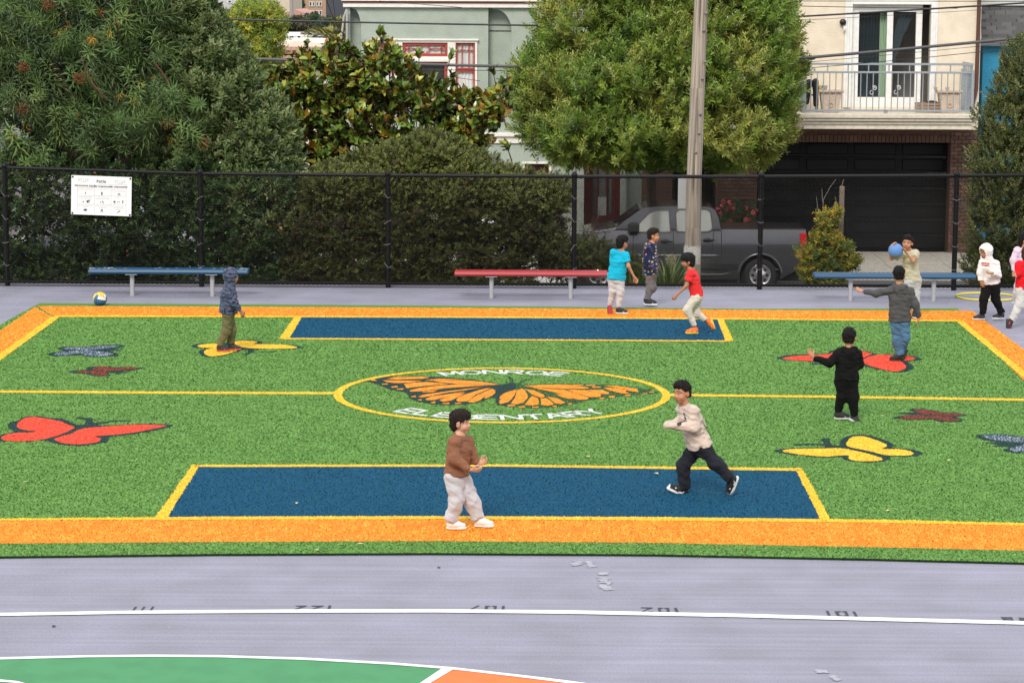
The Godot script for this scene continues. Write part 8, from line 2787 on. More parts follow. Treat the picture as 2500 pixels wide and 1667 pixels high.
func litter() -> void:
	var m := mat(Color.WHITE, 0.8)
	var spots := [Vector3(-5.265, 0.05, -25.185), Vector3(-2.344, 0.05, -24.196), Vector3(-1.965, 0.05, -22.152), Vector3(0.632, 0.05, -26.736), Vector3(1.337, 0.05, -25.804), Vector3(4.24, 0.05, -29.446), Vector3(4.808, 0.05, -23.472), Vector3(-1.917, 0.05, -30.588), Vector3(-1.621, 0.05, -34.159), Vector3(-1.588, 0.05, -22.41), Vector3(4.578, 0.05, -26.646), Vector3(3.535, 0.05, -23.998)]
	for i in spots.size():
		var mb := MB.new()
		mb.col = wobble(lin(0.6, 0.5, 0.28), 0.25)
		leaf(mb, Vector3(-0.03, 0, 0), Vector3.RIGHT, Vector3.UP, rnd(0.05, 0.08), rnd(0.03, 0.045), 0.15)
		tag(put("fallen_leaf", mb, m, null, Transform3D(Basis(Vector3.UP, rnd(0, TAU)), spots[i])), "small dry pale leaf lying on the turf", "leaf", "dry leaves scattered on the turf")
	var dark := [Vector3(-0.824, 0.004, -21.671), Vector3(-3.882, 0.004, -19.551), Vector3(-1.276, 0.004, -20.076)]
	for i in 2:
		var mb := MB.new()
		mb.col = lin(0.04, 0.02, 0.04)
		leaf(mb, Vector3(-0.03, 0, 0), Vector3.RIGHT, Vector3.UP, 0.06, 0.035, 0.25)
		tag(put("fallen_leaf", mb, m, null, Transform3D(Basis(Vector3.UP, rnd(0, TAU)), dark[i])), ["dark curled leaf on the grey court right below the turf edge", "dark leaf scrap on the grey court at the lower left"][i], "leaf")
	# crumbs and leaf bits along the turf edge, the fence foot and the far left court
	var bit := MB.new()
	leaf(bit, Vector3(-0.5, 0, 0), Vector3.RIGHT, Vector3.UP, 1.0, 0.6, 0.15)
	var xs := []
	var cs := PackedColorArray()
	for i in 520:
		var p: Vector3
		var s := rnd(0.008, 0.022)
		if i < 130:
			p = Vector3(rnd(-5.5, 5.5), 0.004, -22.12 + rnd(-0.02, 0.1))
		elif i < 300:
			p = Vector3(rnd(-10, 10), 0.004, -42.0 + absf(rnd(-0.3, 0.3)) - 0.1)
			s *= 1.6
		elif i < 360:
			p = Vector3(rnd(-9.0, -6.2), 0.004, rnd(-41.5, -39.4))
			s *= 1.5
		elif i < 450:
			p = Vector3(rnd(-6.5, 6.5), 0.05, rnd(-38, -23))
		else:
			p = Vector3(rnd(-5, 5), 0.004, rnd(-22, -18.5))
			s *= 0.6
		xs.append(Transform3D(Basis(Vector3.UP, rnd(0, TAU)).scaled(Vector3.ONE * s), p))
		cs.append(wobble([lin(0.6, 0.55, 0.45), lin(0.7, 0.7, 0.68), lin(0.35, 0.2, 0.1), lin(0.15, 0.2, 0.05)][rng.randi() % 4], 0.25))
	var o := scatter("leaf_litter", bit, m, null, xs, cs)
	tag(o, "scattered crumbs of dry leaves and paper on court and turf", "litter", "", "stuff")


# ---------- children ----------
var head_shape: MB
var hand_shapes := {}
var hair_shapes := {}
var shoe_upper: MB
var shoe_sole: MB
var cloth_norm: ImageTexture


func cloth(c: Color, rough := 0.9, sheen := 0.3) -> StandardMaterial3D:
	var m := mat(c, rough, 0.0, 0.3)
	m.normal_enabled = true
	m.normal_texture = cloth_norm
	m.normal_scale = 0.35
	m.uv1_triplanar = true
	m.uv1_scale = Vector3.ONE * 7.0
	if sheen > 0.0:
		m.rim_enabled = true
		m.rim = sheen
		m.rim_tint = 0.6
	return m


func trim(sd: Sdf, fn: Callable) -> void:
	for z in sd.nz:
		for y in sd.ny:
			var i := (z * sd.ny + y) * sd.nx
			for x in sd.nx:
				if sd.f[i] < 0.03:
					sd.f[i] = maxf(sd.f[i], fn.call(sd.o + Vector3(x, y, z) * sd.h))
				i += 1


func build_head() -> void:
	var sd := Sdf.new(Vector3(-0.1, -0.13, -0.12), Vector3(0.1, 0.14, 0.13), 0.0052, 150)
	sd.ell(Vector3(0, 0.033, -0.012), Vector3(0.074, 0.078, 0.086))
	sd.ell(Vector3(0, -0.03, 0.022), Vector3(0.055, 0.066, 0.056))
	sd.ell(Vector3(0, -0.08, 0.05), Vector3(0.022, 0.018, 0.02))
	for s in [-1.0, 1.0]:
		sd.ell(Vector3(0.033 * s, -0.036, 0.05), Vector3(0.026, 0.026, 0.024))
		sd.ell(Vector3(0.076 * s, -0.012, -0.006), Vector3(0.009, 0.027, 0.018), Basis(Vector3.UP, -0.35 * s))
		sd.cap(Vector3(0.012 * s, 0.03, 0.07), Vector3(0.045 * s, 0.028, 0.058), 0.01, 0.009)
		sd.ell(Vector3(0.010 * s, -0.027, 0.082), Vector3(0.008, 0.007, 0.009))
	sd.cap(Vector3(0, 0.006, 0.076), Vector3(0, -0.022, 0.089), 0.006, 0.0095)
	sd.ell(Vector3(0, -0.052, 0.074), Vector3(0.02, 0.006, 0.009))
	sd.ell(Vector3(0, -0.063, 0.071), Vector3(0.017, 0.007, 0.009))
	sd.cap(Vector3(0, -0.05, -0.015), Vector3(0, -0.12, -0.02), 0.04, 0.042)
	sd.done()
	for s in [-1.0, 1.0]:
		sd.carve(Vector3(0.029 * s, 0.007, 0.086), Vector3(0.018, 0.011, 0.014))
	head_shape = MB.new()
	sd.mesh(head_shape, func(p: Vector3, _n: Vector3) -> Color:
		var lip := pow((p.x) / 0.024, 2.0) + pow((p.y + 0.057) / 0.011, 2.0)
		if lip < 1.0 and p.z > 0.06:
			return Color(0.92, 0.52, 0.50)
		if p.z > 0.05 and absf(absf(p.x) - 0.03) < 0.019 and absf(p.y - 0.029 - 0.2 * (0.03 - absf(absf(p.x) - 0.03))) < 0.0045:
			return Color(0.10, 0.09, 0.09)
		var cheek := pow((absf(p.x) - 0.036) / 0.022, 2.0) + pow((p.y + 0.032) / 0.02, 2.0)
		if cheek < 1.0 and p.z > 0.03:
			return Color(1.0, 0.90, 0.88)
		if absf(p.x) > 0.07 and p.y < 0.02:
			return Color(1.0, 0.85, 0.82)
		return Color.WHITE)


func build_hand(side: float, pose: String) -> MB:
	var sd := Sdf.new(Vector3(-0.075, -0.15, -0.05), Vector3(0.075, 0.03, 0.085), 0.0035, 320)
	var x := Vector3(side, 1, 1)
	sd.cap(Vector3(0, 0.02, 0), Vector3(0, -0.02, 0), 0.017, 0.016, Vector3.RIGHT, 1.25)
	sd.cap(Vector3(0, -0.025, 0), Vector3(0, -0.055, 0.001), 0.0135, 0.013, Vector3.RIGHT, 2.1)
	var curl: float = {"relaxed": 0.42, "open": 0.12, "fist": 1.35}[pose]
	var fan: float = {"relaxed": 0.05, "open": 0.22, "fist": 0.0}[pose]
	var ls := [0.044, 0.051, 0.048, 0.038]
	for i in 4:
		var bx := 0.0225 - 0.0152 * i
		var p := Vector3(bx, -0.062 + 0.004 * absf(i - 1.3), 0.001)
		var a := curl * (0.6 + 0.15 * i)
		var f := (1.4 - i) * fan
		for k in 3:
			var l: float = ls[i] * [0.45, 0.32, 0.27][k]
			var d := Vector3(sin(f) * cos(a), -cos(f) * cos(a), sin(a))
			var q := p + d * l
			sd.cap(p * x, q * x, 0.0078 - 0.0006 * k, 0.0072 - 0.0006 * k)
			p = q
			a += curl * 0.9
	var th := [Vector3(0.022, -0.022, 0.004), Vector3(0.04, -0.042, 0.012), Vector3(0.05, -0.062, 0.016), Vector3(0.052, -0.078, 0.02)]
	if pose == "fist":
		th = [Vector3(0.022, -0.022, 0.006), Vector3(0.034, -0.044, 0.02), Vector3(0.024, -0.06, 0.033), Vector3(0.008, -0.064, 0.037)]
	elif pose == "open":
		th = [Vector3(0.022, -0.02, 0.002), Vector3(0.046, -0.034, 0.008), Vector3(0.062, -0.05, 0.01), Vector3(0.072, -0.062, 0.012)]
	for k in 3:
		sd.cap(th[k] * x, th[k + 1] * x, 0.0095 - 0.001 * k, 0.0085 - 0.001 * k)
	sd.done()
	var mb := MB.new()
	sd.mesh(mb, Color.WHITE)
	return mb


func hairline(p: Vector3, front: float, nape: float, side: float) -> float:
	var z := p.z + 0.01 * noise.get_noise_3d(p.x * 90.0, 0, p.z * 60.0)
	var y: float
	if z < -0.03:
		y = nape
	elif z < 0.02:
		y = lerpf(nape, side, (z + 0.03) / 0.05)
	elif z < 0.062:
		y = lerpf(side, front, pow((z - 0.02) / 0.042, 0.7))
	else:
		y = front
	return y + 0.014 * noise.get_noise_3d(p.x * 110.0, 3.0, p.z * 110.0) - p.y


func build_hair(style: String) -> MB:
	var long := style == "long"
	var sd := Sdf.new(Vector3(-0.13, -0.36 if long else -0.12, -0.16), Vector3(0.13, 0.17, 0.13), 0.0075 if long else 0.006, 110)
	match style:
		"crop":
			sd.ell(Vector3(0, -0.025, -0.045), Vector3(0.062, 0.062, 0.05))
			sd.ell(Vector3(0, 0.046, -0.014), Vector3(0.081, 0.083, 0.091))
			sd.ell(Vector3(0, 0.085, 0.02), Vector3(0.058, 0.046, 0.068))
		"fringe":
			sd.ell(Vector3(0, -0.025, -0.047), Vector3(0.065, 0.066, 0.052))
			sd.ell(Vector3(0, 0.046, -0.014), Vector3(0.083, 0.085, 0.093))
			sd.ell(Vector3(0, 0.082, 0.025), Vector3(0.066, 0.05, 0.072))
			sd.ell(Vector3(0, 0.055, 0.062), Vector3(0.06, 0.032, 0.026))
		"mop":
			sd.ell(Vector3(0, -0.03, -0.047), Vector3(0.072, 0.07, 0.056))
			sd.ell(Vector3(0, 0.045, -0.014), Vector3(0.088, 0.094, 0.099))
			sd.ell(Vector3(0, 0.075, 0.03), Vector3(0.075, 0.054, 0.07))
			sd.ell(Vector3(0, 0.045, 0.06), Vector3(0.066, 0.04, 0.036))
		"long":
			sd.ell(Vector3(0, 0.045, -0.014), Vector3(0.085, 0.092, 0.097))
			sd.cap(Vector3(0, 0.0, -0.06), Vector3(0, -0.27, -0.085), 0.05, 0.035, Vector3.RIGHT, 1.7)
			for s in [-1.0, 1.0]:
				sd.cap(Vector3(0.075 * s, 0.0, -0.01), Vector3(0.085 * s, -0.2, -0.02), 0.022, 0.016)
	sd.done()
	var fr: float = {"crop": 0.060, "fringe": 0.042, "mop": 0.03, "long": 0.055}[style]
	var na: float = {"crop": -0.05, "fringe": -0.08, "mop": -0.09, "long": -0.4}[style]
	var si: float = {"crop": 0.002, "fringe": -0.004, "mop": -0.02, "long": -0.3}[style]
	trim(sd, func(p: Vector3) -> float: return hairline(p, fr, na, si))
	sd.shift(func(p: Vector3) -> float: return 0.009 * noise.get_noise_3d(p.x * 80.0, p.y * 20.0, p.z * 40.0) + 0.006 * noise.get_noise_3d(p.x * 30.0, p.y * 30.0, p.z * 30.0))
	var mb := MB.new()
	var body := 0
	sd.mesh(mb, func(p: Vector3, _n: Vector3) -> Color: return Color.WHITE * (1.0 + 0.9 * noise.get_noise_3d(p.x * 160.0, p.y * 30.0, p.z * 50.0)))
	# loose strands break the outline
	body = mb.v.size()
	for i in 70:
		var k := rng.randi() % body
		var p := mb.v[k]
		var q := mb.n[k]
		var d := (q * rnd(0.25, 0.8) + Vector3(rnd(-0.5, 0.5), rnd(-0.8, 0.25), rnd(-0.2, 0.6))).normalized()
		mb.col = Color.WHITE * rnd(0.6, 1.5)
		mb.tube([p - q * 0.006, p + d * 0.008, p + d * 0.015 + Vector3(0, -0.004, 0)], [0.006, 0.004, 0.0008], 4, false)
	return mb


func build_shoe() -> void:
	var sd := Sdf.new(Vector3(-0.06, 0.0, -0.02), Vector3(0.06, 0.14, 0.22), 0.006, 130)
	sd.cap(Vector3(0, 0.04, 0.033), Vector3(0, 0.042, 0.09), 0.031, 0.033)
	sd.cap(Vector3(0, 0.042, 0.09), Vector3(0.004, 0.034, 0.158), 0.033, 0.025, Vector3.RIGHT, 1.22)
	sd.cap(Vector3(0, 0.05, 0.036), Vector3(0, 0.088, 0.034), 0.032, 0.033, Vector3.ZERO, 1.0, true)
	sd.cap(Vector3(0, 0.06, 0.06), Vector3(0, 0.055, 0.1), 0.027, 0.022)
	sd.done()
	sd.plane(Vector3(0, -1, 0), Vector3(0, 0.02, 0))
	shoe_upper = MB.new()
	sd.mesh(shoe_upper, Color.WHITE)
	var out := PackedVector2Array()
	for i in 28:
		var g := TAU * i / 28.0
		var t := (1.0 - cos(g)) * 0.5
		var w := 0.033 + 0.008 * sin(PI * clampf(t * 1.1 - 0.15, 0.0, 1.0)) * (1.0 if t > 0.3 else 0.4) - 0.005 * exp(-pow((t - 0.42) / 0.15, 2.0))
		out.append(Vector2(signf(sin(g)) * pow(absf(sin(g)), 0.62) * w + 0.004 * t, lerpf(-0.004, 0.19, t)))
	shoe_sole = MB.new()
	# outline is in x,z; thickness goes up
	shoe_sole.prism(out, -0.024, 0.0, Transform3D(Basis(Vector3(1, 0, 0), Vector3(0, 0, 1), Vector3(0, -1, 0)), Vector3.ZERO), 0.005)


func frame_of(fwd: Vector3, up: Vector3) -> Basis:
	var z := fwd.normalized()
	var x := up.cross(z).normalized()
	return Basis(x, z.cross(x), z)


func surface_patch(sd: Sdf, mb: MB, at: Vector3, right: Vector3, up: Vector3, out: Vector3, poly: PackedVector2Array, lift: float) -> void:
	var tr := Geometry2D.triangulate_polygon(poly)
	var ids := []
	for q in poly:
		var p := at + right * q.x + up * q.y + out * 0.16
		for k in 60:
			var g := ((p - sd.o) / sd.h).floor()
			var i := (int(g.z) * sd.ny + int(g.y)) * sd.nx + int(g.x)
			if g.x >= 0 and g.y >= 0 and g.z >= 0 and g.x < sd.nx and g.y < sd.ny and g.z < sd.nz:
				if sd.f[i] < 0.004:
					break
			p -= out * 0.005
		ids.append(mb.vert(p + out * (lift + 0.006), out))
	for k in range(0, tr.size(), 3):
		mb.face([ids[tr[k]], ids[tr[k + 1]], ids[tr[k + 2]]], out)


func person(label: String, d: Dictionary, s: Dictionary) -> Node3D:
	var t := thing("person", label, "person", d.at)
	var skin: Color = s.get("skin", lin(0.46, 0.235, 0.135))
	var yaw := deg_to_rad(s.yaw)
	var fwd := Vector3(sin(yaw), 0, cos(yaw))
	var up: Vector3 = (d.ch - d.pv).normalized()
	var across: Vector3 = (d.sa - d.sb).normalized()
	var hipx: Vector3 = (across - up * across.dot(up))
	hipx.y *= 0.3
	hipx = hipx.normalized()
	var ha: Vector3 = d.pv + hipx * 0.058 - up * 0.03
	var hb: Vector3 = d.pv - hipx * 0.058 - up * 0.03
	var fr := {}
	for k in ["a", "b"]:
		var b := frame_of(d["t" + k] - d["h" + k], d["u" + k])
		fr[k] = Transform3D(b, d["h" + k])
		d["an" + k] = fr[k] * Vector3(0, 0.075, 0.036)
	# skin: one continuous body, with the head and hands added at a finer grain
	var lo := Vector3(INF, INF, INF)
	var hi := -lo
	for k in d:
		if k != "at" and not k.begins_with("u"):
			lo = lo.min(d[k])
			hi = hi.max(d[k])
	lo -= Vector3(0.2, 0.2, 0.2)
	hi += Vector3(0.2, 0.2, 0.2)
	var sd := Sdf.new(lo, hi, 0.0145, 75)
	sd.cap(d.hd + Vector3(0, -0.06, 0), d.nk, 0.037, 0.04)
	sd.cap(d.nk, d.ch, 0.045, 0.07, across, 1.3)
	sd.cap(d.ch, d.pv, 0.07, 0.068, across, 1.25)
	for k in ["a", "b"]:
		sd.cap(d.nk - up * 0.03, d["s" + k], 0.03, 0.032)
		sd.cap(d["s" + k], d["e" + k], 0.032, 0.026)
		sd.cap(d["e" + k], d["w" + k], 0.026, 0.018)
		var hip: Vector3 = ha if k == "a" else hb
		sd.cap(hip, d["k" + k], 0.055, 0.038)
		sd.cap(d["k" + k], d["an" + k], 0.038, 0.025)
	sd.done()
	var body := MB.new()
	sd.mesh(body, skin)
	var hb_ := Basis(Vector3.UP, deg_to_rad(s.head[0])) * Basis(Vector3.RIGHT, deg_to_rad(s.head[1])) * Basis(Vector3(0, 0, 1), deg_to_rad(s.head[2] if s.head.size() > 2 else 0.0))
	var hx := Transform3D(hb_ * s.get("headsize", 1.0), d.hd)
	body.add(head_shape, hx, skin)
	for k in ["a", "b"]:
		if not d.has("f" + k):
			continue
		var hs: Array = s["hand" + k]
		var fd: Vector3 = (d["f" + k] - d["w" + k]).normalized()
		var palm: Vector3 = hs[1]
		palm = (palm - fd * palm.dot(fd)).normalized()
		var hbas := Basis(palm.cross(fd) * -1.0, -fd, palm)
		hbas.x = hbas.y.cross(hbas.z)
		var key: String = hs[0] + ("+" if hs[2] > 0 else "-")
		if not hand_shapes.has(key):
			hand_shapes[key] = build_hand(hs[2], hs[0])
		body.add(hand_shapes[key], Transform3D(hbas, d["w" + k] + fd * 0.012), skin)
	var sm := mat(Color.WHITE, 0.55, 0.0, 0.4)
	sm.subsurf_scatter_enabled = true
	sm.subsurf_scatter_strength = 0.08
	put("body", body, sm, t)
	for e in [-1.0, 1.0]:
		var mb := MB.new()
		mb.col = Color(0.40, 0.37, 0.34)
		mb.ball(hx * Vector3(0.029 * e, 0.006, 0.0715), Vector3(0.0105, 0.0048 * s.get("eyes", 1.0), 0.006), 10, 8, hb_)
		mb.col = Color(0.012, 0.008, 0.006)
		mb.ball(hx * Vector3(0.029 * e, 0.0055, 0.0755), Vector3(0.0066, 0.0048 * s.get("eyes", 1.0), 0.003), 8, 6, hb_)
		put("eye", mb, mat(Color.WHITE, 0.2), t)
	if s.has("mouth"):
		var mb := MB.new()
		mb.col = Color(0.10, 0.018, 0.02)
		mb.ball(hx * Vector3(0, -0.058, 0.077), Vector3(0.019, s.mouth, 0.006), 12, 8, hb_)
		mb.col = Color(0.75, 0.73, 0.68)
		mb.ball(hx * Vector3(0, -0.058 + s.mouth * 0.55, 0.0805), Vector3(0.014, s.mouth * 0.3, 0.004), 10, 6, hb_)
		put("mouth", mb, mat(Color.WHITE, 0.3), t)
	if s.has("hair"):
		if not hair_shapes.has(s.hair):
			hair_shapes[s.hair] = build_hair(s.hair)
		var hm := MB.new()
		hm.add(hair_shapes[s.hair], hx)
		var hmat := mat(s.get("haircol", lin(0.014, 0.011, 0.010)), 0.62, 0.0, 0.25)
		put("hair", hm, hmat, t)
	# trousers
	var b: Dictionary = s.pants
	sd = Sdf.new(lo, hi, 0.0115, 70)
	var bg: float = b.get("r", 1.0)
	sd.cap(d.pv + up * 0.0, d.pv - up * 0.03, 0.074, 0.083 * lerpf(1.0, bg, 0.5), hipx, 1.3)
	for k in ["a", "b"]:
		var hip: Vector3 = ha if k == "a" else hb
		var an: Vector3 = d["an" + k]
		var kn: Vector3 = d["k" + k]
		var e: float = b.get("hem", 0.045)
		sd.cap(hip, kn, 0.076 * lerpf(1.0, bg, 0.6), 0.056 * bg)
		sd.cap(kn, kn.lerp(an, b.get("len", 0.86)), 0.056 * bg, e, Vector3.ZERO, 1.0, true)
	sd.done()
	var seed_off := Vector3(rnd(-50, 50), rnd(-50, 50), rnd(-50, 50))
	var crease: float = b.get("crease", 1.0)
	sd.shift(func(p: Vector3) -> float: return crease * (0.012 * noise.get_noise_3d((p.x + seed_off.x) * 7.0, (p.y + p.x * 0.5) * 11.0, (p.z + seed_off.z) * 6.0) + 0.008 * noise.get_noise_3dv(p * 9.0 + seed_off)))
	var mb := MB.new()
	sd.mesh(mb, b.get("tint", Color.WHITE))
	put("trousers", mb, cloth(b.c, 0.92, b.get("sheen", 0.3)), t)
	# top
	var a: Dictionary = s.top
	sd = Sdf.new(lo, hi, a.get("cell", 0.0115), 70)
	var tr: float = a.get("r", 0.092)
	var w: float = a.get("w", 1.35)
	var hem: Vector3 = d.pv - up * a.get("hem", 0.03)
	sd.cap(d.ch, hem, tr * a.get("chest", 0.95), tr * a.get("flare", 1.12), across, w, true)
	sd.cap(d.nk - up * 0.045, d.ch, tr * 0.62, tr * 0.95, across, w)
	for k in ["a", "b"]:
		var sr: float = a.get("sleeve", 0.05)
		var sh: Vector3 = d["s" + k]
		sd.cap(d.nk - up * 0.03, sh, 0.042, sr * 0.95)
		if a.get("short", false):
			sd.cap(sh, sh.lerp(d["e" + k], 0.62), sr, sr * 1.1, Vector3.ZERO, 1.0, true)
		else:
			sd.cap(sh, d["e" + k], sr, sr * 0.92)
			var wr: Vector3 = d["w" + k]
			if a.has("over"):
				wr += (wr - d["e" + k]).normalized() * a.over
			sd.cap(d["e" + k], wr, sr * 0.92, a.get("cuff", 0.032), Vector3.ZERO, 1.0, not a.has("over"))
	var nb := fwd * -1.0
	if a.get("hood", "") == "down":
		for g in [-1.0, 1.0]:
			sd.cap(d.nk + across * 0.06 * g + fwd * 0.03 - up * 0.01, d.nk + across * 0.065 * g + nb * 0.045 - up * 0.01, 0.018, 0.026)
			sd.cap(d.nk + across * 0.065 * g + nb * 0.045 - up * 0.01, d.nk + nb * 0.085 - up * 0.035, 0.026, 0.03)
		sd.ell(d.nk + nb * 0.085 - up * 0.085, Vector3(0.07, 0.06, 0.028), frame_of(nb, up))
	elif a.get("hood", "") == "up":
		sd.cap(d.hd - up * 0.07 + nb * 0.01, d.nk - up * 0.02, 0.085, 0.08)
		sd.ell(hx * Vector3(0, 0.03, -0.012), Vector3(0.104, 0.117, 0.114), hb_)
	sd.done()
	if a.get("hood", "") == "up":
		sd.carve(hx * Vector3(0, -0.008, 0.1), Vector3(0.063, 0.09, 0.085), hb_)
	else:
		# neck opening
		sd.carve(d.nk + up * 0.055 + fwd * 0.012, Vector3(0.058, 0.06, 0.058))
	var ws: float = a.get("crease", 1.0) * 0.85
	var quilt: float = a.get("quilt", 0.0)
	sd.shift(func(p: Vector3) -> float:
		var q := ws * (0.012 * noise.get_noise_3d((p.x + seed_off.y) * 7.0 + p.y * 4.0, p.y * 15.0, p.z * 7.0) + 0.008 * noise.get_noise_3dv(p * 8.0 - seed_off))
		if quilt > 0.0:
			q += quilt * (1.0 - pow(absf(sin((p.y + 0.02 * noise.get_noise_3dv(p * 5.0)) * PI / 0.058)), 0.5))
		return q)
	mb = MB.new()
	sd.mesh(mb, a.get("tint", Color.WHITE))
	var tm := cloth(a.c, a.get("rough", 0.92), a.get("sheen", 0.3))
	put(a.get("name", "top"), mb, tm, t)
	if a.get("hood", "") != "up":
		mb = MB.new()
		var pts := []
		for i in 25:
			var g := TAU * i / 24.0
			pts.append(d.nk + across * cos(g) * 0.054 + (fwd * sin(g)) * 0.052 + up * (0.004 - 0.02 * sin(g)))
		mb.tube(pts, a.get("collar", 0.0095), 7, false)
		put("collar", mb, cloth(a.get("collarcol", a.c), 0.92), t)
	if a.has("patches"):
		for q in a.patches:
			mb = MB.new()
			for poly in q[5]:
				surface_patch(sd, mb, q[0] - d.at, q[1], up, q[2], poly, q[4])
			put(q[6], mb, mat(q[3], 0.8), t)
	# shoes
	var f: Dictionary = s.shoes
	for k in ["a", "b"]:
		var sh := Node3D.new()
		sh.name = "shoe"
		sh.transform = fr[k].scaled_local(Vector3.ONE * f.get("size", 1.0))
		t.add_child(sh, true)
		put("upper", shoe_upper, mat(f.c, 0.75), sh)
		put("sole", shoe_sole, mat(f.get("sole_" + k, f.sole), 0.6), sh)
		if f.has("mark"):
			mb = MB.new()
			for e in [-1.0, 1.0]:
				if f.mark == "stripes":
					for i in 3:
						mb.bar(Vector3(e * 0.0375, 0.03, 0.085 + 0.017 * i), Vector3(e * 0.031, 0.058, 0.07 + 0.017 * i), 0.009, 0.006, 0.0, Vector3(1, 0, 0))
				elif f.mark == "hook":
					for q in [[0.035, 0.05, 0.045, 0.03, 0.006], [0.045, 0.03, 0.08, 0.03, 0.014], [0.08, 0.03, 0.125, 0.052, 0.011]]:
						mb.bar(Vector3(e * 0.0365, q[1], q[0]), Vector3(e * 0.0365, q[3], q[2]), q[4], 0.006, 0.0, Vector3(1, 0, 0))
			put("side_mark", mb, mat(f.markcol, 0.6), sh)
		if f.has("toe"):
			mb = MB.new()
			mb.ball(Vector3(0.004, 0.033, 0.158), Vector3(0.03, 0.025, 0.028), 12, 8)
			mb.ball(Vector3(0, 0.045, 0.02), Vector3(0.024, 0.025, 0.022), 10, 8)
			put("toe_cap", mb, mat(f.toe, 0.6), sh)
		mb = MB.new()
		for i in 4:
			mb.bar(Vector3(-0.017, 0.076 - 0.008 * i, 0.075 + 0.016 * i), Vector3(0.017, 0.076 - 0.008 * i, 0.075 + 0.016 * i), 0.005, 0.004)
		put("laces", mb, mat(f.get("lace", f.c), 0.8), sh)
	return t


func camo(p: Vector3, _n: Vector3) -> Color:
	var v := noise.get_noise_3d(p.x * 17.0, p.y * 17.0, p.z * 17.0) + 0.5 * noise.get_noise_3d(p.x * 45.0, p.y * 45.0, p.z * 45.0)
	return Color(0.12, 0.12, 0.14) if v > 0.22 else Color.WHITE


func dots(p: Vector3, _n: Vector3) -> Color:
	var g := p / 0.058
	var c := g.floor()
	var h := absi(hash(Vector3i(int(c.x), int(c.y), int(c.z))))
	var ctr := c + Vector3(0.22 + 0.56 * (h % 7) / 6.0, 0.25 + 0.5 * (h % 11) / 10.0, 0.5)
	var r := (g - ctr)
	if Vector2(r.x * 0.8, r.y * 1.2).length() > 0.22 + 0.1 * (h % 5) / 4.0 or h % 4 == 0:
		return lin(0.010, 0.018, 0.06)
	var k := [lin(0.55, 0.24, 0.04), lin(0.05, 0.26, 0.36), lin(0.6, 0.6, 0.6), lin(0.55, 0.42, 0.12), lin(0.4, 0.08, 0.05), lin(0.12, 0.2, 0.45)]
	return k[(h / 7) % 6] if r.y < 0.08 else k[(h / 13) % 6]


func sneaker(p: Vector3, _n: Vector3) -> Color:
	return Color.WHITE


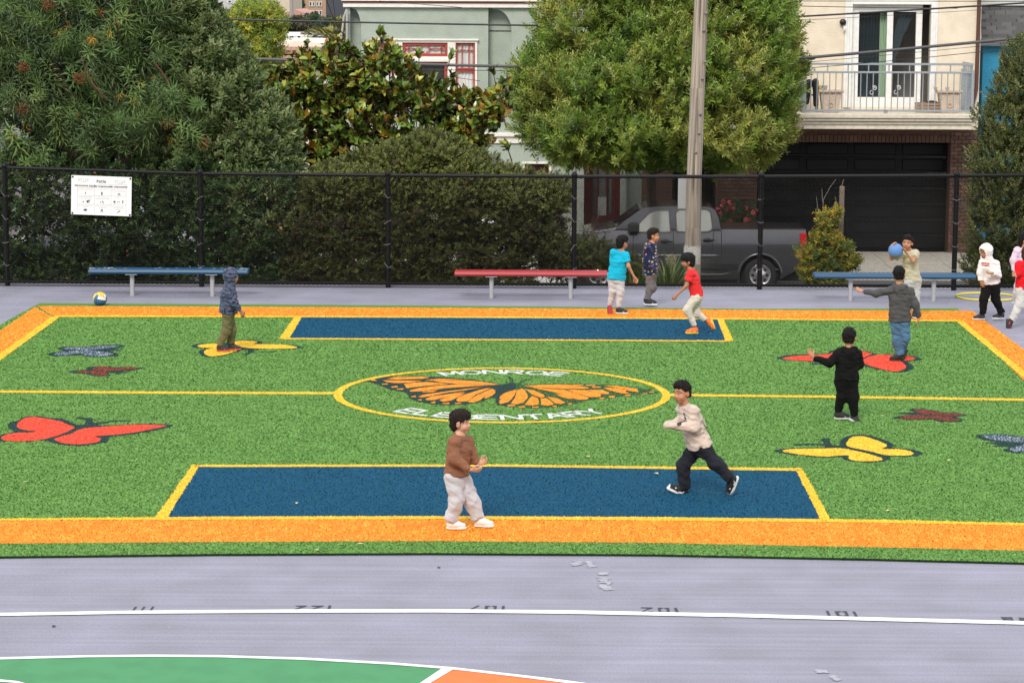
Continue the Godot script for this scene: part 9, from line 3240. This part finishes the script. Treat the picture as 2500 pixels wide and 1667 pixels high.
func people() -> void:
	cloth_norm = grain_normal(0.18, 141, 5.0)
	build_head()
	build_shoe()
	var tan := lin(0.46, 0.235, 0.135)
	var brown := lin(0.36, 0.17, 0.095)
	var fair := lin(0.58, 0.33, 0.23)
	# boy in brown sweatshirt, walking to the right near the camera
	var d: Dictionary = {"at": Vector3(-0.711, 0.03, -23.209), "hd": Vector3(0.031, 1.02, 0), "nk": Vector3(0.024, 0.9, 0), "ch": Vector3(0.017, 0.76, 0), "pv": Vector3(0, 0.535, 0), "sa": Vector3(-0.019, 0.859, 0.115), "ea": Vector3(-0.023, 0.703, 0.15), "wa": Vector3(0.126, 0.604, 0.19), "fa": Vector3(0.187, 0.6, 0.2), "sb": Vector3(0.096, 0.815, -0.1), "eb": Vector3(0.145, 0.669, -0.12), "wb": Vector3(0.199, 0.607, -0.08), "fb": Vector3(0.228, 0.618, -0.07), "ka": Vector3(0.002, 0.29, 0.07), "kb": Vector3(0.144, 0.257, -0.05), "ha": Vector3(-0.095, 0, 0.07), "ta": Vector3(0.041, 0, 0.07), "ua": Vector3(0, 1, 0), "hb": Vector3(0.17, 0, -0.05), "tb": Vector3(0.294, 0, -0.03), "ub": Vector3(0, 1, 0)}
	person("boy in brown sweatshirt and light grey joggers walking on the orange turf border", d, {"yaw": 65.0, "head": [82.0, 2.0], "skin": fair, "hair": "fringe", "haircol": lin(0.022, 0.015, 0.013), "eyes": 1.0,
		"handa": ["relaxed", Vector3(0, 0.6, -0.6), -1.0], "handb": ["relaxed", Vector3(0, 0.5, 0.7), 1.0],
		"pants": {"c": lin(0.50, 0.50, 0.55), "r": 1.28, "hem": 0.062, "len": 0.97, "crease": 1.1}, "top": {"c": lin(0.235, 0.105, 0.06), "r": 0.102, "w": 1.25, "sleeve": 0.054, "cuff": 0.036, "hem": 0.02, "collar": 0.012, "name": "sweatshirt"},
		"shoes": {"c": lin(0.74, 0.74, 0.74), "sole": lin(0.78, 0.78, 0.78)}})
	# boy in beige sweatshirt running to the left
	d = {"at": Vector3(1.712, 0.03, -24.85), "hd": Vector3(-0.179, 1.056, 0.05), "nk": Vector3(-0.155, 0.921, 0), "ch": Vector3(-0.085, 0.77, 0), "pv": Vector3(0, 0.519, 0), "sa": Vector3(-0.068, 0.882, 0.12), "ea": Vector3(-0.069, 0.719, 0.17), "wa": Vector3(-0.299, 0.757, 0.26), "sb": Vector3(-0.169, 0.865, -0.1), "eb": Vector3(-0.15, 0.726, -0.1), "wb": Vector3(-0.275, 0.722, -0.02), "ka": Vector3(0.179, 0.322, 0.1), "kb": Vector3(-0.151, 0.272, -0.06), "hb": Vector3(-0.131, -0.049, -0.07), "tb": Vector3(-0.315, 0.039, -0.06), "ub": Vector3(0.42, 0.9, 0.05), "ha": Vector3(0.407, 0.198, 0.1), "ta": Vector3(0.332, 0.011, 0.06), "ua": Vector3(-0.9, -0.35, 0.1)}
	person("boy in beige sweatshirt and dark jeans running left on the blue turf", d, {"yaw": -62.0, "head": [-52.0, 6.0, 4.0], "skin": tan, "hair": "crop", "eyes": 0.75, "mouth": 0.0055,
		"pants": {"c": lin(0.016, 0.018, 0.026), "r": 1.22, "hem": 0.066, "len": 0.98, "crease": 1.2}, "top": {"c": lin(0.56, 0.47, 0.41), "r": 0.112, "w": 1.25, "sleeve": 0.058, "cuff": 0.04, "over": 0.05, "hem": 0.035, "crease": 1.35, "collar": 0.012, "name": "sweatshirt",
		"patches": [[Vector3(1.543, 0.839, -24.7), Vector3(0.87, 0, 0.5), Vector3(-0.5, 0, 0.87), lin(0.06, 0.05, 0.05), 0.001, [P([-0.02, 0.05, 0.0, 0.055, 0.012, 0.03, -0.005, 0.02]), P([-0.015, 0.01, 0.01, 0.02, 0.02, -0.01, 0.0, -0.015]), P([-0.005, -0.025, 0.018, -0.018, 0.02, -0.045, 0.005, -0.05])], "chest_print"],
		[Vector3(1.769, 0.741, -24.8), Vector3(0.75, 0, -0.66), Vector3(0.66, 0.0, 0.75), lin(0.42, 0.46, 0.33), 0.001, [P([-0.03, 0.06, 0.0, 0.09, 0.03, 0.05, 0.045, 0.0, 0.03, -0.04, 0.0, -0.03, -0.02, 0.0])], "back_print"],
		[Vector3(1.769, 0.741, -24.8), Vector3(0.75, 0, -0.66), Vector3(0.66, 0.0, 0.75), lin(0.04, 0.04, 0.04), 0.003, [P([-0.03, 0.02, 0.0, 0.0, 0.003, -0.006, -0.03, 0.012]), P([0.0, 0.0, 0.03, -0.06, 0.026, -0.064, -0.004, -0.004]), P([0.01, -0.05, 0.018, -0.1, 0.01, -0.1, 0.004, -0.055])], "back_drawing"]]},
		"shoes": {"c": lin(0.012, 0.012, 0.013), "sole": lin(0.72, 0.72, 0.72), "toe": lin(0.68, 0.68, 0.68), "mark": "hook", "markcol": lin(0.75, 0.75, 0.75), "size": 1.12}})
	# boy in black seen from behind
	d = {"at": Vector3(3.773, 0.03, -29.239), "hd": Vector3(0.018, 0.991, 0), "nk": Vector3(0.017, 0.871, 0), "ch": Vector3(-0.001, 0.739, 0), "pv": Vector3(0, 0.509, 0), "sa": Vector3(-0.108, 0.803, 0), "ea": Vector3(-0.211, 0.697, 0.04), "wa": Vector3(-0.397, 0.75, 0), "fa": Vector3(-0.445, 0.809, 0), "sb": Vector3(0.12, 0.799, 0), "eb": Vector3(0.157, 0.672, -0.05), "wb": Vector3(0.149, 0.595, -0.16), "ka": Vector3(-0.046, 0.272, -0.03), "kb": Vector3(0.082, 0.269, 0), "ha": Vector3(-0.129, 0, -0.05), "ta": Vector3(0.032, 0, -0.05), "ua": Vector3(0, 1, 0), "hb": Vector3(0.037, -0.001, 0), "tb": Vector3(0.168, -0.089, 0.05), "ub": Vector3(0.45, 0.75, -0.5)}
	person("boy in black hoodie and black trousers seen from behind, one hand out", d, {"yaw": 188.0, "head": [168.0, 4.0], "skin": tan, "hair": "crop", "haircol": lin(0.012, 0.009, 0.009),
		"handa": ["open", Vector3(0.5, 0.5, 0.7), -1.0],
		"pants": {"c": lin(0.0055, 0.0055, 0.006), "r": 1.15, "hem": 0.046, "len": 0.9, "sheen": 0.08}, "top": {"c": lin(0.0055, 0.0055, 0.006), "r": 0.1, "w": 1.35, "sleeve": 0.053, "hood": "down", "hem": 0.02, "sheen": 0.08, "name": "hoodie"},
		"shoes": {"c": lin(0.014, 0.014, 0.015), "sole": lin(0.55, 0.55, 0.55), "toe": lin(0.2, 0.2, 0.2), "mark": "stripes", "markcol": lin(0.45, 0.45, 0.45), "size": 1.05}})
	# child in patterned puffer jacket with the hood up
	d = {"at": Vector3(-4.298, 0.03, -34.613), "hd": Vector3(0.048, 1.048, 0), "nk": Vector3(0.022, 0.931, 0), "ch": Vector3(0.008, 0.797, 0), "pv": Vector3(0, 0.556, 0), "sa": Vector3(0.04, 0.856, 0.115), "ea": Vector3(0.101, 0.711, 0.16), "wa": Vector3(0.181, 0.593, 0.14), "fa": Vector3(0.213, 0.543, 0.13), "sb": Vector3(-0.006, 0.854, -0.115), "eb": Vector3(0.044, 0.709, -0.13), "wb": Vector3(0.111, 0.59, -0.08), "ka": Vector3(-0.022, 0.304, 0.06), "kb": Vector3(0.043, 0.297, -0.06), "ha": Vector3(-0.162, 0, 0.08), "ta": Vector3(0.015, 0, 0.08), "ua": Vector3(0, 1, 0), "hb": Vector3(-0.02, 0, -0.07), "tb": Vector3(0.159, 0, -0.06), "ub": Vector3(0, 1, 0)}
	person("child in patterned navy puffer jacket with hood up and olive trousers", d, {"yaw": 85.0, "head": [100.0, 4.0], "skin": brown,
		"handa": ["relaxed", Vector3(-0.5, -0.2, -0.7), -1.0],
		"pants": {"c": lin(0.14, 0.125, 0.062), "r": 1.12, "hem": 0.056, "len": 0.93}, "top": {"c": lin(0.07, 0.085, 0.15), "r": 0.122, "w": 1.15, "sleeve": 0.066, "cuff": 0.046, "hood": "up", "hem": 0.02, "quilt": 0.014, "tint": camo, "rough": 0.5, "sheen": 0.2, "crease": 0.7, "name": "puffer_jacket"},
		"shoes": {"c": lin(0.03, 0.028, 0.035), "sole": lin(0.55, 0.1, 0.07), "mark": "stripes", "markcol": lin(0.75, 0.08, 0.06), "size": 1.0}})
	# boy in turquoise shirt
	d = {"at": Vector3(1.335, 0.03, -38.791), "hd": Vector3(0.084, 1.12, 0), "nk": Vector3(0.061, 0.988, 0), "ch": Vector3(0.028, 0.835, 0), "pv": Vector3(0, 0.576, 0), "sa": Vector3(-0.051, 0.971, 0.02), "ea": Vector3(-0.069, 0.866, -0.18), "wa": Vector3(-0.027, 0.807, -0.34), "sb": Vector3(0.144, 0.934, 0.05), "eb": Vector3(0.185, 0.764, 0.1), "wb": Vector3(0.272, 0.602, 0.08), "fb": Vector3(0.317, 0.539, 0.07), "ka": Vector3(-0.059, 0.344, -0.02), "kb": Vector3(0.063, 0.346, 0.03), "ha": Vector3(-0.096, 0.133, 0), "ta": Vector3(-0.093, -0.04, 0.03), "ua": Vector3(-0.1, 0.05, -1), "hb": Vector3(-0.004, 0, 0), "tb": Vector3(0.176, 0, 0.02), "ub": Vector3(0, 1, 0)}
	person("boy in turquoise t-shirt and pale grey joggers seen from behind", d, {"yaw": 160.0, "head": [128.0, 4.0], "skin": tan, "hair": "fringe", "haircol": lin(0.012, 0.011, 0.012),
		"handb": ["relaxed", Vector3(-0.6, 0.1, 0.6), -1.0],
		"pants": {"c": lin(0.52, 0.52, 0.56), "r": 1.02, "hem": 0.04, "len": 0.86}, "top": {"c": lin(0.01, 0.40, 0.60), "r": 0.103, "w": 1.32, "sleeve": 0.05, "short": true, "hem": 0.03, "name": "t_shirt"},
		"shoes": {"c": lin(0.014, 0.014, 0.016), "sole": lin(0.7, 0.7, 0.7), "sole_a": lin(0.36, 0.02, 0.03), "mark": "stripes", "markcol": lin(0.75, 0.75, 0.75), "size": 1.02}})
	var sole := MB.new()
	# boy in patterned hoodie
	d = {"at": Vector3(1.927, 0.03, -39.903), "hd": Vector3(0.037, 1.126, 0), "nk": Vector3(0.009, 1.001, 0), "ch": Vector3(-0.012, 0.841, 0), "pv": Vector3(0, 0.532, 0), "sa": Vector3(-0.061, 0.917, 0.115), "ea": Vector3(-0.086, 0.719, 0.15), "wa": Vector3(0.015, 0.594, 0.17), "sb": Vector3(0.046, 0.904, -0.115), "eb": Vector3(0.08, 0.722, -0.12), "wb": Vector3(0.089, 0.59, -0.06), "ka": Vector3(-0.008, 0.282, 0.05), "kb": Vector3(0.039, 0.27, -0.05), "ha": Vector3(-0.094, 0, 0.05), "ta": Vector3(0.144, 0, 0.05), "ua": Vector3(0, 1, 0), "hb": Vector3(-0.105, 0, -0.08), "tb": Vector3(0.087, 0, -0.08), "ub": Vector3(0, 1, 0)}
	person("boy in navy hoodie with colourful print and grey joggers by the fence", d, {"yaw": 82.0, "head": [84.0, 2.0], "skin": tan, "hair": "crop", "haircol": lin(0.02, 0.014, 0.012),
		"pants": {"c": lin(0.15, 0.14, 0.145), "r": 1.05, "hem": 0.042, "len": 0.9}, "top": {"c": Color.WHITE, "tint": dots, "cell": 0.0095, "r": 0.112, "w": 1.2, "sleeve": 0.056, "hood": "down", "hem": 0.03, "collarcol": lin(0.010, 0.018, 0.06), "name": "hoodie"},
		"shoes": {"c": lin(0.02, 0.02, 0.024), "sole": lin(0.75, 0.75, 0.75), "mark": "stripes", "markcol": lin(0.7, 0.7, 0.7), "size": 1.1}})
	# boy in red shirt running left
	d = {"at": Vector3(2.459, 0.03, -36.628), "hd": Vector3(-0.136, 1.075, 0), "nk": Vector3(-0.09, 0.958, 0), "ch": Vector3(-0.055, 0.822, 0), "pv": Vector3(0, 0.577, 0), "sa": Vector3(-0.101, 0.901, 0.115), "ea": Vector3(-0.166, 0.728, 0.16), "wa": Vector3(-0.305, 0.593, 0.18), "fa": Vector3(-0.351, 0.537, 0.18), "sb": Vector3(-0.049, 0.884, -0.11), "eb": Vector3(0.016, 0.739, -0.14), "wb": Vector3(-0.068, 0.637, -0.12), "ka": Vector3(-0.137, 0.359, 0.07), "kb": Vector3(-0.007, 0.298, -0.04), "ha": Vector3(0.028, 0, 0.06), "ta": Vector3(-0.178, 0, 0.06), "ua": Vector3(0, 1, 0), "hb": Vector3(0.229, 0.236, -0.05), "tb": Vector3(0.297, 0.047, -0.05), "ub": Vector3(-0.95, 0.25, 0.1)}
	person("boy in red t-shirt and cream joggers running left, orange trainers", d, {"yaw": -82.0, "head": [-88.0, 6.0], "skin": brown, "hair": "mop", "haircol": lin(0.013, 0.013, 0.015), "eyes": 0.7,
		"handa": ["fist", Vector3(0.3, 0.2, -0.8), 1.0],
		"pants": {"c": lin(0.60, 0.55, 0.47), "r": 1.08, "hem": 0.04, "len": 0.84}, "top": {"c": lin(0.70, 0.03, 0.035), "r": 0.092, "w": 1.3, "sleeve": 0.053, "short": true, "hem": 0.03, "name": "t_shirt"},
		"shoes": {"c": lin(0.8, 0.16, 0.03), "sole": lin(0.75, 0.5, 0.05), "mark": "hook", "markcol": lin(0.8, 0.6, 0.08), "lace": lin(0.7, 0.4, 0.05), "size": 1.02}})
	# boy in grey hoodie and jeans, arm stretched out
	d = {"at": Vector3(5.107, 0.03, -33.978), "hd": Vector3(-0.032, 1.195, 0), "nk": Vector3(-0.019, 1.055, 0), "ch": Vector3(-0.015, 0.87, 0), "pv": Vector3(0, 0.557, 0), "sa": Vector3(-0.144, 0.978, 0), "ea": Vector3(-0.342, 0.936, -0.02), "wa": Vector3(-0.512, 0.964, -0.03), "fa": Vector3(-0.589, 0.991, -0.03), "sb": Vector3(0.128, 0.973, 0), "eb": Vector3(0.203, 0.787, 0.04), "wb": Vector3(0.255, 0.613, 0.02), "fb": Vector3(0.241, 0.529, 0.02), "ka": Vector3(-0.04, 0.279, -0.02), "kb": Vector3(0.08, 0.311, 0.02), "ha": Vector3(0.058, 0, -0.03), "ta": Vector3(-0.155, 0, -0.03), "ua": Vector3(0, 1, 0), "hb": Vector3(0.131, 0.143, -0.08), "tb": Vector3(0.069, 0.021, -0.03), "ub": Vector3(-0.7, 0.3, -0.6)}
	person("boy in dark grey hoodie and blue jeans seen from behind, left arm stretched out", d, {"yaw": 182.0, "head": [176.0, 2.0], "skin": tan, "hair": "crop", "haircol": lin(0.011, 0.010, 0.010),
		"handa": ["open", Vector3(0.1, 0.8, 0.5), 1.0], "handb": ["relaxed", Vector3(-0.8, 0, -0.3), -1.0],
		"pants": {"c": lin(0.075, 0.165, 0.28), "r": 1.06, "hem": 0.056, "len": 0.97, "crease": 1.3}, "top": {"c": lin(0.072, 0.072, 0.076), "r": 0.104, "w": 1.38, "sleeve": 0.053, "hood": "down", "hem": 0.0, "name": "hoodie"},
		"shoes": {"c": lin(0.012, 0.012, 0.013), "sole": lin(0.02, 0.018, 0.018), "size": 1.0}})
	# boy in cream shirt holding the ball
	d = {"at": Vector3(5.959, 0.03, -38.45), "hd": Vector3(-0.103, 1.185, 0.05), "nk": Vector3(-0.066, 1.051, 0), "ch": Vector3(-0.047, 0.881, 0), "pv": Vector3(0, 0.615, 0), "sa": Vector3(-0.167, 1.016, 0.06), "ea": Vector3(-0.369, 0.952, 0.16), "wa": Vector3(-0.392, 1.14, 0.22), "fa": Vector3(-0.36, 1.184, 0.235), "sb": Vector3(0.035, 1.018, 0), "eb": Vector3(-0.033, 0.915, 0.2), "wb": Vector3(-0.15, 1.053, 0.26), "fb": Vector3(-0.202, 1.133, 0.28), "ka": Vector3(-0.054, 0.334, 0), "kb": Vector3(0.056, 0.332, -0.02), "ha": Vector3(-0.073, 0.03, -0.06), "ta": Vector3(-0.093, 0.012, 0.08), "ua": Vector3(0, 1, 0), "hb": Vector3(0.057, 0.023, -0.06), "tb": Vector3(0.036, 0.006, 0.08), "ub": Vector3(0, 1, 0)}
	person("boy in cream t-shirt shouting and holding the blue ball in both hands", d, {"yaw": -25.0, "head": [-22.0, 0.0, -4.0], "skin": tan, "hair": "crop", "haircol": lin(0.014, 0.011, 0.01), "mouth": 0.015, "eyes": 0.8,
		"handa": ["relaxed", Vector3(0.8, -0.3, 0.2), 1.0], "handb": ["relaxed", Vector3(-0.8, 0.2, 0.3), -1.0],
		"pants": {"c": lin(0.46, 0.49, 0.55), "r": 1.15, "hem": 0.056, "len": 0.94}, "top": {"c": lin(0.46, 0.43, 0.32), "r": 0.094, "w": 1.32, "sleeve": 0.056, "short": true, "hem": 0.05, "name": "t_shirt"},
		"shoes": {"c": lin(0.02, 0.02, 0.02), "sole": lin(0.6, 0.6, 0.6)}})
	# child in white hooded top
	d = {"at": Vector3(7.164, 0.03, -38.337), "hd": Vector3(-0.095, 1.054, 0), "nk": Vector3(-0.061, 0.934, 0), "ch": Vector3(-0.041, 0.785, 0), "pv": Vector3(0, 0.556, 0), "sa": Vector3(-0.147, 0.882, 0), "ea": Vector3(-0.18, 0.741, 0.02), "wa": Vector3(-0.175, 0.614, 0.06), "fa": Vector3(-0.154, 0.53, 0.08), "sb": Vector3(0.066, 0.87, 0.04), "eb": Vector3(0.087, 0.706, 0.1), "wb": Vector3(-0.014, 0.749, 0.2), "fb": Vector3(-0.109, 0.757, 0.25), "ka": Vector3(-0.117, 0.31, 0.06), "kb": Vector3(0.087, 0.311, -0.03), "ha": Vector3(-0.088, 0, 0.05), "ta": Vector3(-0.3, 0, 0.06), "ua": Vector3(0, 1, 0), "hb": Vector3(0.234, 0, -0.05), "tb": Vector3(0.072, 0, -0.06), "ub": Vector3(0, 1, 0)}
	person("child in white hooded sweatshirt with red chest logo and black trousers", d, {"yaw": -48.0, "head": [-58.0, 14.0], "skin": brown, "headsize": 0.95,
		"handa": ["relaxed", Vector3(0.6, 0.2, -0.4), -1.0], "handb": ["open", Vector3(0.0, 0.9, 0.3), 1.0],
		"pants": {"c": lin(0.006, 0.006, 0.0065), "r": 1.2, "hem": 0.055, "len": 0.94, "sheen": 0.08}, "top": {"c": lin(0.74, 0.70, 0.69), "r": 0.1, "w": 1.32, "sleeve": 0.054, "cuff": 0.038, "hood": "up", "hem": 0.0, "name": "hooded_sweatshirt",
		"patches": [[Vector3(6.972, 0.912, -38), Vector3(0.9, -0.06, 0.43), Vector3(-0.43, 0, 0.9), lin(0.42, 0.015, 0.05), 0.001, [P([-0.062, 0.035, -0.03, 0.03, 0.0, 0.033, 0.03, 0.03, 0.062, 0.035, 0.06, -0.03, 0.03, -0.022, 0.0, -0.034, -0.03, -0.022, -0.06, -0.03])], "logo_patch"],
		[Vector3(6.972, 0.912, -38), Vector3(0.9, -0.06, 0.43), Vector3(-0.43, 0, 0.9), lin(0.8, 0.78, 0.78), 0.004, logo_letters(), "logo_lettering"]]},
		"shoes": {"c": lin(0.012, 0.013, 0.018), "sole": lin(0.6, 0.6, 0.6), "mark": "hook", "markcol": lin(0.03, 0.1, 0.3), "size": 1.02}})
	# girl in lavender at the right edge
	d = {"at": Vector3(7.791, 0.03, -38.9), "hd": Vector3(0.001, 1.2, 0), "nk": Vector3(-0.012, 1.054, 0), "ch": Vector3(-0.01, 0.909, 0), "pv": Vector3(0, 0.619, 0), "sa": Vector3(-0.127, 1.021, 0.02), "ea": Vector3(-0.189, 0.868, 0.05), "wa": Vector3(-0.19, 0.705, 0.1), "fa": Vector3(-0.174, 0.644, 0.12), "sb": Vector3(0.142, 1.02, 0), "eb": Vector3(0.18, 0.857, 0.04), "wb": Vector3(0.15, 0.712, 0.1), "fb": Vector3(0.137, 0.645, 0.12), "ka": Vector3(-0.103, 0.412, 0.03), "kb": Vector3(0.088, 0.409, 0), "ha": Vector3(-0.115, 0.192, -0.05), "ta": Vector3(-0.175, 0.194, 0.08), "ua": Vector3(0, 1, 0), "hb": Vector3(0.094, 0.193, -0.05), "tb": Vector3(0.056, 0.193, 0.08), "ub": Vector3(0, 1, 0)}
	person("girl with long dark hair in pale lavender sweatshirt at the right edge", d, {"yaw": -10.0, "head": [30.0, 4.0], "skin": tan, "hair": "long", "haircol": lin(0.012, 0.009, 0.011),
		"handa": ["relaxed", Vector3(0.7, 0, 0.2), 1.0], "handb": ["relaxed", Vector3(-0.7, 0, 0.2), -1.0],
		"pants": {"c": lin(0.55, 0.54, 0.55), "r": 1.1, "hem": 0.05, "len": 0.92}, "top": {"c": lin(0.60, 0.49, 0.60), "r": 0.1, "w": 1.35, "sleeve": 0.056, "hem": 0.0, "name": "sweatshirt"},
		"shoes": {"c": lin(0.25, 0.25, 0.28), "sole": lin(0.6, 0.6, 0.6)}})
	# child in red top running to the right at the right edge
	d = {"at": Vector3(7.525, 0.03, -37.6), "hd": Vector3(0.056, 1.103, 0), "nk": Vector3(0.031, 0.996, 0), "ch": Vector3(0.003, 0.849, 0), "pv": Vector3(0, 0.602, 0), "sa": Vector3(-0.1, 0.948, 0.08), "ea": Vector3(-0.115, 0.829, 0.12), "wa": Vector3(-0.158, 0.791, 0.18), "fa": Vector3(-0.184, 0.818, 0.2), "sb": Vector3(0.105, 0.931, -0.08), "eb": Vector3(0.147, 0.793, -0.1), "wb": Vector3(0.185, 0.709, -0.05), "fb": Vector3(0.219, 0.687, -0.05), "ka": Vector3(-0.057, 0.337, 0.05), "kb": Vector3(0.153, 0.348, -0.05), "ha": Vector3(-0.256, 0.11, 0.05), "ta": Vector3(-0.244, -0.094, 0.08), "ua": Vector3(0.9, 0.35, -0.2), "hb": Vector3(0.222, -0.031, -0.05), "tb": Vector3(0.399, -0.046, -0.04), "ub": Vector3(0, 1, 0)}
	person("child in bright red top and pale grey joggers striding at the right edge", d, {"yaw": 115.0, "head": [120.0, 4.0], "skin": fair, "hair": "mop", "haircol": lin(0.06, 0.03, 0.018),
		"handa": ["relaxed", Vector3(0.3, 0.2, 0.8), 1.0], "handb": ["relaxed", Vector3(0, 0, 1), -1.0],
		"pants": {"c": lin(0.55, 0.55, 0.54), "r": 1.22, "hem": 0.056, "len": 0.93}, "top": {"c": lin(0.66, 0.012, 0.02), "r": 0.1, "w": 1.32, "sleeve": 0.056, "hem": 0.02, "name": "sweatshirt"},
		"shoes": {"c": lin(0.014, 0.014, 0.015), "sole": lin(0.02, 0.02, 0.02), "mark": "hook", "markcol": lin(0.6, 0.04, 0.06), "size": 1.05}})


func logo_letters() -> Array:
	var o := []
	var strokes := [[-0.048, -0.012, -0.048, 0.018], [-0.048, -0.012, -0.03, -0.012], [-0.024, -0.012, -0.024, 0.012], [-0.024, 0.012, -0.01, 0.012], [-0.024, 0.0, -0.01, 0.0], [-0.024, -0.012, -0.01, -0.012], [-0.004, 0.016, 0.006, -0.012], [0.006, -0.012, 0.016, 0.016], [0.023, -0.012, 0.023, 0.016], [0.031, 0.016, 0.031, 0.008], [0.052, 0.014, 0.04, 0.014], [0.04, 0.014, 0.04, 0.003], [0.04, 0.003, 0.052, 0.003], [0.052, 0.003, 0.052, -0.011], [0.052, -0.011, 0.04, -0.011]]
	for s in strokes:
		o.append(strip(Vector2(s[0], s[1]), Vector2(s[2], s[3]), 0.006))
	return o
